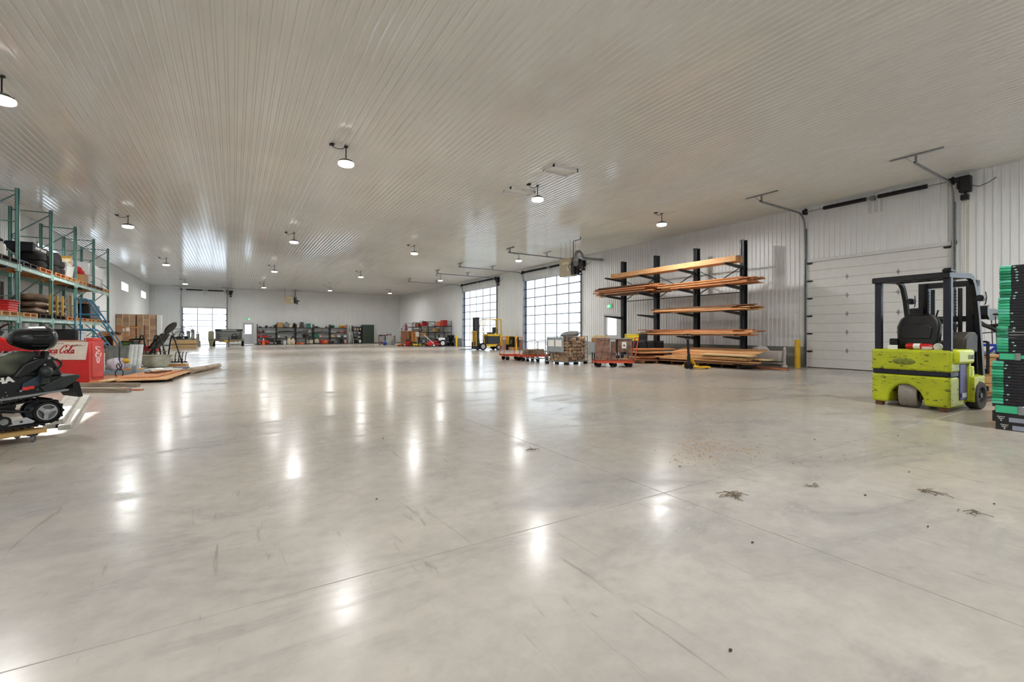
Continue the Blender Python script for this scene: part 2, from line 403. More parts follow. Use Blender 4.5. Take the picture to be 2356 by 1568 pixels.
glazed_door('door_4', 'glazed overhead door near the viewer, beyond the right edge of the picture', 'y', XR, -1, *D0[:2], 4.6, 5, 8)
glazed_door('door_5', 'added unseen glazed overhead door bringing daylight from behind the viewer', 'x', YB, 1, *DB[:2], 4.6, 5, 8)  # unseen door, added to let daylight in from behind
for i, (a, c, z0, z1) in enumerate(WINS): portal((XL - 0.2, (a + c) / 2, (z0 + z1) / 2), (0, R(-90), 0), z1 - z0, c - a)
# ------------------------------------------------------------------ white sectional door
M_d3 = mat('white_door_skin', (222, 222, 219), 0.35, var=0.03)
jb = MB()
for u in (D3[0] - 0.1, D3[1]): jb.box(XR - 0.042, XR + 0.15, u, u + 0.1, 0, 3.63)
jb.box(XR - 0.042, XR + 0.15, D3[0] - 0.1, D3[1] + 0.1, 3.53, 3.63)
d6 = struct(jb.build('door_6', M_trim, smooth=False), 'closed white sectional overhead door behind the green forklift')
sh = 3.53 / 6
for j in range(6):
    b = MB()
    for k in range(2):
        z0 = j * sh + k * sh / 2; z1 = z0 + sh / 2
        b.prism([(XR + 0.012, z0), (XR - 0.004, z0 + 0.014), (XR - 0.004, z1 - 0.012), (XR + 0.012, z1), (XR + 0.06, z1), (XR + 0.06, z0)], D3[0], D3[1])
    sec = b.build('door_section', M_d3, d6, smooth=False)
    if j < 5:
        for u in (5.42, 6.72):
            hb = MB().prism([(u, (j + 1) * sh + 0.09), (u + 0.035, (j + 1) * sh + 0.01), (u, (j + 1) * sh - 0.09), (u - 0.035, (j + 1) * sh + 0.01)], XR - 0.012, XR - 0.004, axis='x')
            hb.cyl((XR - 0.014, u - 0.05, (j + 1) * sh), (XR - 0.014, u + 0.05, (j + 1) * sh), 0.009, n=8)
            hb.build('hinge', M_galv, sec)
    for u in (D3[0] + 0.02, D3[1] - 0.14):
        hb = MB().box(XR - 0.03, XR - 0.004, u, u + 0.12, (j + 1) * sh - 0.07, (j + 1) * sh - 0.02); hb.cyl((XR - 0.03, u - 0.02, (j + 1) * sh - 0.04), (XR - 0.03, u + 0.14, (j + 1) * sh - 0.04), 0.02, n=8)
        hb.build('roller_bracket', M_dark, sec)
MB().box(XR - 0.01, XR + 0.05, D3[0], D3[1], -0.005, 0.02).build('bottom_seal', M_blackm, d6, smooth=False)
# ------------------------------------------------------------------ man doors and exit signs
M_door = mat('pale_grey_door', (198, 202, 204), 0.4, var=0.03)
def man_door(name, label, axis, base, sgn, a0, a1, h, hand):
    def P(b, u0, u1, d0, d1, z0, z1):
        e0, e1 = sorted((base + sgn * d0, base + sgn * d1))
        return b.box(e0, e1, u0, u1, z0, z1) if axis == 'y' else b.box(u0, u1, e0, e1, z0, z1)
    fb = MB(); t = 0.06
    P(fb, a0 - t, a0, -0.12, 0.035, 0, h + t); P(fb, a1, a1 + t, -0.12, 0.035, 0, h + t); P(fb, a0, a1, -0.12, 0.035, h, h + t)
    d = struct(fb.build(name, M_trim, smooth=False), label)
    g0, g1, gz0, gz1 = a0 + 0.16, a1 - 0.16, 1.05, 1.96
    lb = MB(); P(lb, a0, a1, -0.06, 0.0, 0.01, gz0); P(lb, a0, a1, -0.06, 0.0, gz1, h); P(lb, a0, g0, -0.06, 0, gz0, gz1); P(lb, g1, a1, -0.06, 0, gz0, gz1)
    leaf = lb.build('door_leaf', M_door, d, smooth=False)
    P(MB(), g0, g1, -0.035, -0.03, gz0, gz1).build('pane', M_glass, leaf, smooth=False)
    ux = a0 + 0.09 if hand < 0 else a1 - 0.09; hb = MB(); P(hb, ux - 0.03, ux + 0.03, 0, 0.02, 0.95, 1.1); P(hb, min(ux, ux - hand * 0.13), max(ux, ux - hand * 0.13), 0.03, 0.05, 1.0, 1.03)
    hb.build('door_handle', M_chrome, leaf, smooth=False)
    if axis == 'y': portal((base - sgn * 0.2, (g0 + g1) / 2, 1.5), (0, R(90), 0), 0.9, g1 - g0)
    else: portal(((g0 + g1) / 2, base - sgn * 0.2, 1.5), (R(-90), 0, 0), g1 - g0, 0.9)
    return d
man_door('door_7', 'grey exit door with window in the end wall beside the trailer', 'x', YF, -1, MDF[0], MDF[1], 2.1, -1)
man_door('door_8', 'pale exit door with window behind the steel lumber rack', 'y', XR, -1, MDR[0], MDR[1], 2.1, 1)
# ------------------------------------------------------------------ exit signs
M_green = mat('exit_sign_green', (30, 150, 96), 0.4, var=0.04, emit=(40, 190, 120), estr=0.6)
M_exitw = mat('exit_sign_white', (235, 245, 240), 0.4, var=0.02, emit=(235, 250, 240), estr=0.8)
def exit_sign(label, axis, base, sgn, a, z):
    if axis == 'y': Mx = Matrix(((0, sgn * -1, 0, base), (1, 0, 0, a), (0, 0, 1, z), (0, 0, 0, 1)))
    else: Mx = Matrix(((1, 0, 0, a), (0, 1, 0, base), (0, 0, 1, z), (0, 0, 0, 1)))
    # local: x along wall, y negative into the room
    s = -1
    t = thing('exit_sign', label, 'exit sign')
    MB().rbox(-0.17, 0.17, s * 0.075, s * 0.02, -0.11, 0.13, 0.015, M=Mx).build('housing', M_white, t)
    MB().box(-0.15, 0.15, s * 0.08, s * 0.074, -0.09, 0.10, M=Mx).build('green_panel', M_green, t, smooth=False)
    b = MB(); y0, y1 = s * 0.084, s * 0.079
    b.cyl((0.02, y0, 0.065), (0.02, y1, 0.065), 0.018, n=12, M=Mx)
    b.prism([(-0.02, 0.045), (0.03, 0.045), (0.015, -0.005), (-0.025, -0.005)], y0, y1, M=Mx)
    for p, q in (((0.025, 0.04), (0.065, 0.02)), ((-0.015, 0.04), (-0.05, 0.01)), ((0.0, 0.0), (0.045, -0.035)), ((0.045, -0.035), (0.04, -0.075)), ((-0.015, 0.0), (-0.045, -0.04)), ((-0.045, -0.04), (-0.09, -0.045))):
        b.bar((p[0], (y0 + y1) / 2, p[1]), (q[0], (y0 + y1) / 2, q[1]), 0.005, 0.018, up=(0, 1, 0), M=Mx)
    b.box(0.09, 0.135, y0, y1, -0.08, 0.085, M=Mx)
    b.build('running_figure', M_exitw, t)
    return t
exit_sign('green exit sign above the grey door in the end wall', 'x', YF, -1, 1.21, 2.5)
exit_sign('green exit sign on the right wall above the door behind the lumber rack', 'y', XR, -1, 17.3, 2.52)
# ------------------------------------------------------------------ hanging lamps
M_lens = mat('lamp_lens', (255, 250, 240), 0.3, var=0.01, emit=(255, 248, 234), estr=1.3)
def lamp(name, label, x, y):
    t = thing(name, label, 'ceiling lamp', (x, y, H), 0, 'round high bay lamps hanging in a grid')
    b = MB().lathe([(0.05, -0.30), (0.07, -0.31), (0.09, -0.33), (0.15, -0.365), (0.172, -0.385), (0.172, -0.39)], 20)
    for k in range(10):
        a = 2 * math.pi * k / 10
        b.bar((0.05 * math.cos(a), 0.05 * math.sin(a), -0.32), (0.15 * math.cos(a), 0.15 * math.sin(a), -0.365), 0.008, 0.04)
    b.build('heat_sink', mat('grey_heat_sink', (120, 120, 120), 0.5, var=0.1), t)
    MB().lathe([(0.172, -0.385), (0.178, -0.41), (0.172, -0.44), (0.15, -0.458), (0.0, -0.466)], 20).build('lens', M_lens, t)
    MB().cyl((0, 0, -0.30), (0, 0, -0.015), 0.012, n=8).cyl((0, 0, -0.03), (0, 0, -0.012), 0.045, n=12).build('stem', M_dark, t)
    MB().rbox(-0.36, -0.26, -0.05, 0.05, -0.05, -0.012, 0.01).build('outlet_box', M_dark, t)
    MB().tube([(-0.31, 0, -0.05), (-0.27, 0, -0.085), (-0.18, 0, -0.10), (-0.08, 0, -0.08), (-0.02, 0, -0.04)], 0.008, 6).build('power_cord', M_black, t)
    d = bpy.data.lights.new('lamp_light', 'AREA'); d.shape = 'DISK'; d.size = 0.34; d.energy = LAMP_W; d.color = (1.0, 0.99, 0.972)
    lo = bpy.data.objects.new('lamp_light', d); C.objects.link(lo); lo.parent = t; lo.location = (0, 0, -0.472)
    return t
rows = {10.9: 'nearest', 21.5: 'second', 32.5: 'third', 44.4: 'farthest'}
cols = {-3.3: 'above the left aisle', 2.2: 'left of centre', 7.55: 'right of centre', 13.1: 'beside the right wall'}
for yy, rn in rows.items():
    for xx, cn in cols.items():
        y2 = {10.9: 11.1, 21.5: 20.7, 32.5: 31.6, 44.4: 44.4}[yy] if xx > 13 else yy
        lamp('high_bay_lamp', 'lit round hanging lamp %s, in the %s row of lamps' % (cn, rn), xx, y2)
for xx in (-3.3, 2.2, 7.55, 13.1): lamp('high_bay_lamp', 'lit round hanging lamp %s, in the row overhead behind the viewer' % cols[xx], xx, 0.2)
# ------------------------------------------------------------------ attic vents in the ceiling
def vent(label, x0, x1, y0, y1):
    t = thing('ceiling_vent', label, 'ceiling vent', ((x0 + x1) / 2, (y0 + y1) / 2, H), 0, 'white vent boxes in the ceiling')
    a, c = (x1 - x0) / 2, (y1 - y0) / 2; b = MB()
    b.box(-a, a, -c, -c + 0.03, -0.085, 0); b.box(-a, a, c - 0.03, c, -0.085, 0); b.box(-a, -a + 0.03, -c, c, -0.085, 0); b.box(a - 0.03, a, -c, c, -0.085, 0)
    b.build('frame', M_white, t, smooth=False)
    MB().box(-a + 0.03, a - 0.03, -c + 0.03, c - 0.03, -0.03, -0.021).build('back_panel', M_white, t, smooth=False)
    b = MB()
    for k in range(7): u = -a + 0.06 + k * (2 * a - 0.12) / 6; b.box(u - 0.022, u + 0.022, c, c + 0.05, -0.03, -0.003)
    b.build('flange_foam', M_dark, t, smooth=False)['kind'] = 'stuff'
vent('white ceiling vent box nearest the viewer', 6.9, 7.7, 9.25, 9.73)
vent('white ceiling vent box beside the second lamp from the right', 6.9, 7.78, 11.35, 11.78)
vent('small far ceiling vent box above the black shelving, nearer one', 6.84, 7.76, 40.8, 41.3)
vent('small far ceiling vent box above the black shelving, farther one', 6.92, 7.86, 43.6, 44.1)
# ------------------------------------------------------------------ overhead door hardware
def door_gear(which, axis, base, sgn, a0, a1, zt, ztr, run, springs, op_side, zsh):
    """tracks, torsion shaft and opener; local u along the wall, d into the room"""
    def P(u, d, z): return (base + sgn * d, u, z) if axis == 'y' else (u, base + sgn * d, z)
    def bx(b, u0, u1, d0, d1, z0, z1):
        p, q = P(u0, d0, z0), P(u1, d1, z1)
        return b.box(min(p[0], q[0]), max(p[0], q[0]), min(p[1], q[1]), max(p[1], q[1]), z0, z1)
    for u, side in ((a0 - 0.05, 'near'), (a1 + 0.05, 'far')):
        t = thing('door_track', 'galvanised curved lift track on the %s side of the %s' % (side, which), 'door track', group='overhead door tracks')
        b = MB(); r = 0.42; d0 = 0.09
        pts = [P(u, d0, 0.02), P(u, d0, ztr - r)] + [P(u, d0 + r - r * math.cos(R(a)), ztr - r + r * math.sin(R(a))) for a in (18, 36, 54, 72, 90)] + [P(u, run, ztr + 0.03)]
        for p, q in zip(pts, pts[1:]): b.bar(p, q, 0.055, 0.035, up=P(1, 0, 0) if False else ((0, 1, 0) if axis == 'y' else (1, 0, 0)))
        b.build('rail', M_galv, t, smooth=False)
        b = MB(); bx(b, u - 0.045, u - 0.03, 0.02, 0.08, 0, ztr - 0.5); b.build('wall_angle', M_galv, t, smooth=False)
        for dd in (run - 0.12, run * 0.5) if run > 3.5 else (run - 0.08,):
            b = MB(); bx(b, u - 0.02, u + 0.02, dd - 0.02, dd + 0.02, ztr, H - 0.04)
            b.bar(P(u, dd, ztr + 0.02), P(u + 0.22, dd, H - 0.04), 0.025, 0.01)
            b.build('hanger', M_galv, t, smooth=False)
            b = MB(); L = 0.5 if run < 3.5 else 0.35; bx(b, u - L, u + L, dd - 0.025, dd + 0.025, H - 0.058, H - 0.02); b.build('ceiling_angle', M_galv, t, smooth=False)
        b = MB()
        b.cyl(P(u, run, ztr + 0.05), P(u, run - 0.12, ztr + 0.05), 0.02, n=8); b.build('bumper', M_black, t)
    t = thing('torsion_shaft', 'long black torsion springs on a shaft above the %s' % which, 'door spring', group='overhead door springs')
    MB().cyl(P(a0 - 0.25, 0.17, zsh), P(a1 + 0.1, 0.17, zsh), 0.014, n=8).build('shaft', M_galv, t)
    for s0, s1 in springs:
        b = MB(); nturn = int((s1 - s0) / 0.03); pts = []
        b.cyl(P(s0, 0.17, zsh), P(s1, 0.17, zsh), 0.052, n=12)
        for k in range(nturn): b.cyl(P(s0 + (k + 0.15) * (s1 - s0) / nturn, 0.17, zsh), P(s0 + (k + 0.7) * (s1 - s0) / nturn, 0.17, zsh), 0.062, n=10)
        b.build('spring', M_black, t)
    for u in (a0 - 0.02, a1 + 0.02):
        MB().cyl(P(u - 0.035, 0.17, zsh), P(u + 0.035, 0.17, zsh), 0.085, n=16).cyl(P(u - 0.06, 0.17, zsh), P(u - 0.035, 0.17, zsh), 0.11, n=16).build('cable_drum', M_dark, t)
    um = (springs[0][1] + springs[1][0]) / 2
    b = MB(); bx(b, um - 0.05, um + 0.05, 0.02, 0.2, zsh - 0.06, zsh + 0.06); b.build('centre_bracket', M_galv, t, smooth=False)
    b = MB(); bx(b, um - 0.2, um + 0.2, 0.0, 0.022, zsh - 0.42, zsh + 0.02); b.build('mounting_plate', M_trim, t, smooth=False)
    uo = a0 - 0.30 if op_side < 0 else a1 + 0.30
    t = thing('door_opener', 'black motor opener mounted beside the %s' % which, 'door opener', group='overhead door openers')
    b = MB(); p, q = P(uo - 0.11, 0.03, 0), P(uo + 0.11, 0.25, 0)
    b.rbox(min(p[0], q[0]), max(p[0], q[0]), min(p[1], q[1]), max(p[1], q[1]), zsh - 0.36, zsh + 0.06, 0.02)
    b.build('motor_housing', M_black, t)
    b = MB(); p, q = P(uo - 0.06, 0.05, 0), P(uo + 0.09, 0.2, 0)
    b.rbox(min(p[0], q[0]), max(p[0], q[0]), min(p[1], q[1]), max(p[1], q[1]), zsh - 0.56, zsh - 0.42, 0.02)
    b.cyl(P(uo, 0.12, zsh - 0.45), P(uo, 0.12, zsh - 0.34), 0.03, n=10)
    b.build('chain_guide', M_black, t)
    b = MB(); bx(b, uo + 0.11, uo + 0.15, 0.08, 0.22, zsh - 0.25, zsh); b.cyl(P(uo + 0.1, 0.17, zsh), P(uo + 0.2, 0.17, zsh), 0.07, n=14); b.build('sprocket', M_dark, t)
    b = MB()
    for du in (-0.02, 0.03):
        for k in range(60): z = zsh - 0.56 - k * 0.055; b.cbox(P(uo + du, 0.12, z), (0.012, 0.012, 0.04))
    b.build('pull_chain', mat('zinc_chain', (196, 186, 160), 0.4, metal=0.5), t, smooth=False)['kind'] = 'stuff'
    b = MB(); b.tube([P(uo - 0.11, 0.1, zsh - 0.2), P(uo - 0.25, 0.08, zsh - 0.26), P(uo - 0.42, 0.06, zsh - 0.2), P(uo - 0.55, 0.03, zsh - 0.1)], 0.008, 6)
    b.build('power_cord', M_black, t)
    b = MB(); bx(b, uo - 0.25, uo + 0.28, 0.0, 0.022, zsh - 0.62, zsh + 0.12); b.build('back_plate', M_wall, t, smooth=False)
door_gear('white sectional door', 'y', XR, -1, D3[0], D3[1], 3.53, 5.17, 2.75, [(4.72, 5.85), (6.15, 7.32)], -1, 5.22)
door_gear('glazed door behind the orange carts', 'y', XR, -1, D2[0], D2[1], 4.6, 5.17, 4.8, [(19.9, 22.3), (22.7, 25.2)], -1, 5.16)
door_gear('glazed door behind the yellow forklift', 'y', XR, -1, D1[0], D1[1], 4.6, 5.17, 4.8, [(29.3, 31.8), (32.1, 34.7)], -1, 5.16)
door_gear('glazed door in the end wall', 'x', YF, -1, DF[0], DF[1], 3.5, 5.17, 1.0, [(-3.75, -2.5), (-2.1, -0.85)], 1, 5.16)
# ------------------------------------------------------------------ bollards
def bollard(label, x, y):
    b = MB().lathe([(0.085, 0), (0.085, 0.90), (0.075, 0.925), (0.05, 0.935), (0.0, 0.94)], 16)
    o = b.build('bollard', M_yellow); o.location = (x, y, 0); return tag(o, label, 'bollard', 'yellow bollards beside the overhead doors')
bollard('yellow bollard beside the white sectional door', 16.1, 7.98)
bollard('yellow bollard beside the glazed door, behind the small orange carts', 16.15, 25.85)
bollard('yellow bollard between the red mower and the glazed door', 16.1, 35.3)
# ------------------------------------------------------------------ green forklift (right foreground)
def chipped(name, rgb, chip, rough=0.45, amt=0.60, scale=11.0):
    if name in MATS: return MATS[name]
    m = bpy.data.materials.new(name); m.use_nodes = True; MATS[name] = m; nt = m.node_tree; b = nt.nodes['Principled BSDF']; L = nt.links
    tc = nt.nodes.new('ShaderNodeTexCoord'); n = nt.nodes.new('ShaderNodeTexNoise'); n.inputs['Scale'].default_value = scale; n.inputs['Detail'].default_value = 6; n.inputs['Roughness'].default_value = 0.78
    mp = nt.nodes.new('ShaderNodeMapping'); mp.inputs['Scale'].default_value = (1, 0.7, 2.4); L.new(tc.outputs['Object'], mp.inputs[0]); L.new(mp.outputs[0], n.inputs['Vector'])
    r = nt.nodes.new('ShaderNodeValToRGB'); r.color_ramp.elements[0].position = amt; r.color_ramp.elements[1].position = amt + 0.02
    r.color_ramp.elements[0].color = (*lin(rgb), 1); r.color_ramp.elements[1].color = (*lin(chip), 1)
    n2 = nt.nodes.new('ShaderNodeTexNoise'); n2.inputs['Scale'].default_value = 3; L.new(tc.outputs['Object'], n2.inputs['Vector'])
    mx = nt.nodes.new('ShaderNodeMix'); mx.data_type = 'RGBA'; mx.blend_type = 'MULTIPLY'; mx.inputs[0].default_value = 0.5
    L.new(n.outputs['Fac'], r.inputs[0]); L.new(r.outputs[0], mx.inputs[6]); L.new(n2.outputs['Fac'], mx.inputs[7]); L.new(mx.outputs[2], b.inputs['Base Color'])
    b.inputs['Roughness'].default_value = rough; return m
def bevel(o, w_=0.03, seg=3):
    m = o.modifiers.new('bevel', 'BEVEL'); m.width = w_; m.segments = seg; m.limit_method = 'ANGLE'; m.angle_limit = R(40); return o
M_lime = chipped('chipped_lime_paint', (205, 216, 36), (74, 62, 40), 0.38, 0.575)
M_limec = mat('lime_paint', (206, 217, 38), 0.36, var=0.1, scale=3)
M_navy = mat('dark_navy_paint', (18, 20, 38), 0.38, var=0.2)
M_indigo = mat('indigo_panel', (50, 40, 116), 0.45, var=0.25)
M_tyre = mat('worn_grey_tyre', (140, 134, 126), 0.85, var=0.1, scale=20, bump=0.2)
M_seat = mat('black_vinyl', (20, 20, 21), 0.38, var=0.2, scale=5)
fk = thing('forklift', 'lime green electric forklift with black overhead guard beside the tray stack', 'forklift', (8.9, 2.79, 0), -4)
def archpts(yc, ry, rz):
    return [(yc + ry * math.cos(R(a)), 0.06 + rz * math.sin(R(a))) for a in range(180, -1, -20)]
poly = [(-0.49, 0.06)] + archpts(0.045, 0.235, 0.31) + [(0.49, 0.06), (0.49, 0.515), (-0.49, 0.515)]
bevel(MB().prism([(p[0], p[1]) for p in poly], 0.0, 0.5, axis='x').build('counterweight', M_lime, fk, ang=50), 0.035, 3)
MB().rbox(0.004, 0.9, -0.489, 0.487, 0.50, 0.60, 0.04).build('waist_band', M_navy, fk)
cw2 = bevel(MB().box(0, 0.62, -0.495, 0.495, 0.575, 0.905).build('rear_hood', M_lime, fk), 0.04, 4)
bevel(MB().box(-0.004, 0.2, 0.49, 0.50, 0.58, 0.6).build('hood_lip', M_limec, fk), 0.003)
b = MB(); b.add([(-0.006, 0.06 + 0.135 * math.cos(2 * math.pi * k / 24), 0.72 + 0.04 * math.sin(2 * math.pi * k / 24)) for k in range(24)] + [(-0.001, 0.06 + 0.15 * math.cos(2 * math.pi * k / 24), 0.72 + 0.052 * math.sin(2 * math.pi * k / 24)) for k in range(24)],
     [tuple(range(24)), ] + [(k, 24 + k, 24 + (k + 1) % 24, (k + 1) % 24) for k in range(24)])
b.build('oval_badge', mat('worn_olive_badge', (120, 132, 40), 0.4, var=0.35, scale=24), fk)
bevel(MB().box(0.12, 0.70, -0.545, -0.35, 0.70, 0.915).build('side_hood', M_limec, fk), 0.04, 3)
text('CLARK', 0.085, 'maker_lettering', M_black, fk, T(0.55, -0.547, 0.80, rx=90), extrude=0.002, bold=0.002, width=0.21)
bevel(MB().box(0.45, 1.35, -0.46, 0.46, 0.10, 0.50).build('chassis', M_lime, fk), 0.02)
bevel(MB().box(0.3, 0.55, -0.50, -0.42, 0.16, 0.70).build('battery_door', M_indigo, fk), 0.012)
MB().rbox(0.34, 0.52, -0.512, -0.498, 0.20, 0.27, 0.006).build('door_latch', M_galv, fk)
bevel(MB().box(0.56, 0.63, -0.52, -0.40, 0.14, 0.72).build('door_post', M_lime, fk), 0.012)
bevel(MB().box(0.64, 0.72, -0.53, -0.42, 0.48, 0.66).build('step_guard', M_limec, fk), 0.015)
bevel(MB().prism([(0.62, 0.12), (0.62, 0.50), (1.0, 0.50), (1.02, 0.45), (0.82, 0.43), (0.69, 0.36), (0.64, 0.24), (0.64, 0.12)][::-1], -0.56, -0.40).build('fender', M_lime, fk), 0.01)
def wheel(parent, c, r, w_, ax, nm='wheel', tyre=None, hub=None, n=24):
    """tyre with a recessed hub; ax is the axle direction"""
    d = Vector(ax).normalized(); q = d.to_track_quat('Z', 'Y').to_matrix().to_4x4(); Mx = Matrix.Translation(c) @ q; h_ = w_ / 2
    t = MB().lathe([(r * 0.62, -h_), (r * 0.94, -h_), (r, -h_ * 0.75), (r, h_ * 0.75), (r * 0.94, h_), (r * 0.62, h_), (r * 0.6, h_ * 0.7), (r * 0.6, -h_ * 0.7), (r * 0.62, -h_)], n, M=Mx).build(nm, tyre or M_blackm, parent)
    hb = MB().lathe([(0.0, -h_ * 0.6), (r * 0.6, -h_ * 0.6), (r * 0.6, h_ * 0.6), (r * 0.22, h_ * 0.55), (r * 0.2, h_ * 0.9), (0, h_ * 0.9)], n, M=Mx)
    for k in range(5):
        a = 2 * math.pi * k / 5; p = Mx @ Vector((r * 0.38 * math.cos(a), r * 0.38 * math.sin(a), h_ * 0.58)); hb.cyl(p, p + d * 0.012, r * 0.045, n=6)
    hb.build('hub', hub or M_dark, t); return t
wheel(fk, (0.20, 0.05, 0.212), 0.212, 0.22, (0.16, -0.985, 0), 'rear_wheel', M_tyre)
wheel(fk, (0.86, -0.50, 0.21), 0.21, 0.15, (0, -1, 0), 'front_wheel', mat('dark_grey_tyre', (70, 66, 62), 0.85, var=0.2, scale=14))
wheel(fk, (0.86, 0.50, 0.21), 0.21, 0.15, (0, 1, 0), 'front_wheel', MATS['dark_grey_tyre'])
for y in (-0.40, 0.40): MB().rbox(0.02, 0.12, y - 0.05, y + 0.05, 0.0, 0.06, 0.015).build('foot_pad', mat('rusty_steel', (110, 72, 52), 0.8, var=0.3, scale=20), fk)
# overhead guard
for y in (-0.44, 0.42): bevel(MB().box(0.04, 0.12, y - 0.045, y + 0.045, 0.88, 2.0).build('guard_post', M_navy, fk), 0.012)
bevel(MB().box(-0.02, 0.10, -0.49, 0.48, 1.965, 2.055).build('guard_rear_beam', M_black, fk), 0.015)
for y in (-0.45, 0.44):
    b = MB(); pts = [(0.05, y, 2.01), (0.75, y, 2.035), (0.85, y, 2.01), (0.93, y, 1.93), (1.02, y, 1.72), (1.10, y, 1.40), (1.2, y, 0.9), (1.26, y, 0.5)]
    for p, q in zip(pts, pts[1:]): b.bar(p, q, 0.055, 0.075)
    b.build('guard_side_rail', M_black, fk, smooth=False)
for k in range(6):
    y = -0.33 + k * 0.13; MB().bar((0.06, y, 2.015), (0.82, y, 2.03), 0.03, 0.025).build('roof_bar', M_black, fk, smooth=False)
MB().bar((0.82, -0.45, 2.03), (0.82, 0.44, 2.03), 0.05, 0.05).build('guard_front_beam', M_black, fk, smooth=False)
MB().prism([(-0.05, 2.055), (0.1, 2.055), (0.1, 2.075), (-0.06, 2.085)], -0.52, -0.42).build('roof_corner_flap', M_dark, fk, smooth=False)
for s, yy, xx in ((1, 0.35, 1.0), (-1, -0.52, 0.99)):
    MB().cyl((xx - 0.05, yy, 1.70), (xx + 0.03, yy, 1.70), 0.05, n=16).cyl((xx - 0.05, yy, 1.70), (xx - 0.08, yy, 1.70), 0.03, n=12).build('work_lamp', M_black, fk)
    MB().tube([(xx - 0.06, yy - 0.07, 1.79), (xx - 0.09, yy - 0.09, 1.70), (xx - 0.06, yy - 0.07, 1.61), (xx + 0.0, yy - 0.04, 1.60)], 0.007, 6).build('lamp_guard', M_black, fk)
# seat
sp = [(0.02, 0.0), (0.26, 0.0), (0.28, 0.30), (0.24, 0.42), (0.15, 0.50), (-0.15, 0.50), (-0.24, 0.42), (-0.28, 0.30), (-0.26, 0.0)]
seatM = T(0.42, 0.06, 0.97, ry=6)
so = MB().prism([(p[0], p[1]) for p in sp[1:]], 0.0, 0.13, axis='x', M=seatM).build('seat_back', M_seat, fk); bevel(so, 0.035, 3)
pn = MB().prism([(0.17, 0.10), (0.19, 0.27), (0.12, 0.34), (-0.12, 0.34), (-0.19, 0.27), (-0.17, 0.10)], -0.018, 0.0, axis='x', M=seatM).build('seat_back_shell', M_black, so); bevel(pn, 0.012)
bevel(MB().box(0.45, 0.95, -0.22, 0.34, 0.92, 1.04).build('seat_cushion', M_seat, fk), 0.04, 3)
bevel(MB().box(0.45, 1.05, -0.40, 0.42, 0.5, 0.93).build('seat_pedestal', M_black, fk), 0.03)
MB().rbox(0.40, 0.52, 0.30, 0.42, 0.96, 1.07, 0.02).build('armrest_box', M_black, fk)
cow = [(0.62, 0.9), (1.08, 0.85), (1.10, 1.12), (1.0, 1.18), (0.80, 1.17), (0.64, 1.08)]
bevel(MB().prism(cow, -0.46, -0.24).build('side_cowl', mat('dusty_black_cowl', (62, 56, 50), 0.6, var=0.35, scale=5), fk), 0.03)
MB().tube([(0.95, 0.12 + 0.0, 1.05), (1.08, 0.10, 1.32)], 0.02, 8).build('steering_column', M_black, fk)
qd = Vector((-0.5, 0, 0.86)).to_track_quat('Z', 'Y').to_matrix().to_4x4(); Ms = Matrix.Translation((1.05, 0.10, 1.34)) @ qd
b = MB().tube([(0.16 * math.cos(a * 0.3927), 0.16 * math.sin(a * 0.3927), 0) for a in range(16)], 0.013, 6, closed=True, M=Ms)
for a in (0, 2.1, 4.2): b.cyl((0, 0, -0.02), (0.155 * math.cos(a), 0.155 * math.sin(a), 0), 0.009, n=6, M=Ms)
b.build('steering_wheel', M_black, fk)
for k, y in enumerate((-0.18, -0.24)):
    MB().cyl((0.86, y, 0.95), (0.92, y - 0.02, 1.26), 0.010, n=6).lathe([(0, -0.02), (0.022, 0), (0.018, 0.03), (0, 0.04)], 8, c=(0.92, y - 0.02, 1.27)).build('control_lever', M_black, fk)
# mast and carriage
for y0, nm in ((0.26, 'mast_rail'), (-0.36, 'mast_rail')):
    b = MB(); b.box(1.36, 1.46, y0, y0 + 0.05, 0.12, 2.02); b.box(1.46, 1.50, y0, y0 + 0.13, 0.12, 2.02); b.box(1.36, 1.40, y0, y0 + 0.13, 0.12, 2.02); b.build(nm, M_black, fk, smooth=False)
    MB().box(1.40, 1.47, y0 + 0.06, y0 + 0.12, 0.2, 1.97).build('inner_mast_rail', M_dark, fk, smooth=False)
for z in (0.30, 1.35, 1.93): MB().box(1.37, 1.47, -0.36, 0.39, z, z + 0.09).build('mast_crossbar', M_black, fk, smooth=False)
for y in (-0.17, 0.18):
    MB().cyl((1.33, y, 0.3), (1.33, y, 1.9), 0.028, n=12).build('lift_cylinder', M_dark, fk)
    b = MB()
    for k in range(56): b.cbox((1.30, y + 0.05, 0.5 + k * 0.025), (0.012, 0.02 if k % 2 else 0.032, 0.02))
    b.build('lift_chain', M_dark, fk, smooth=False)['kind'] = 'stuff'
for y in (-0.42, 0.40): MB().prism([(1.28, 1.58), (1.36, 1.60), (1.36, 1.38), (1.28, 1.45)], y - 0.09, y + 0.09).build('tilt_bracket', M_black, fk, smooth=False)
for k, (a, c) in enumerate((((1.30, -0.05, 1.5), (1.0, -0.2, 1.0)), ((1.30, 0.02, 1.4), (1.05, -0.15, 0.95)), ((1.30, 0.1, 1.55), (1.1, 0.2, 1.0)))):
    mid = (a[0] - 0.05, (a[1] + c[1]) / 2, a[2] - 0.3); MB().tube([a, mid, c], 0.012, 6).build('hydraulic_hose', M_blackm, fk)
b = MB().box(1.52, 1.57, -0.45, 0.45, 0.22, 0.30).box(1.52, 1.57, -0.45, 0.45, 0.5, 0.58); b.build('fork_carriage', M_black, fk, smooth=False)
b = MB()
for y in (-0.44, 0.42): b.bar((1.53, y, 0.5), (1.53, y, 1.02), 0.03, 0.03)
b.bar((1.53, -0.44, 1.02), (1.53, 0.42, 1.02), 0.03, 0.03); b.bar((1.53, -0.44, 0.8), (1.53, 0.42, 0.8), 0.02, 0.02)
b.build('load_backrest', M_black, fk, smooth=False)
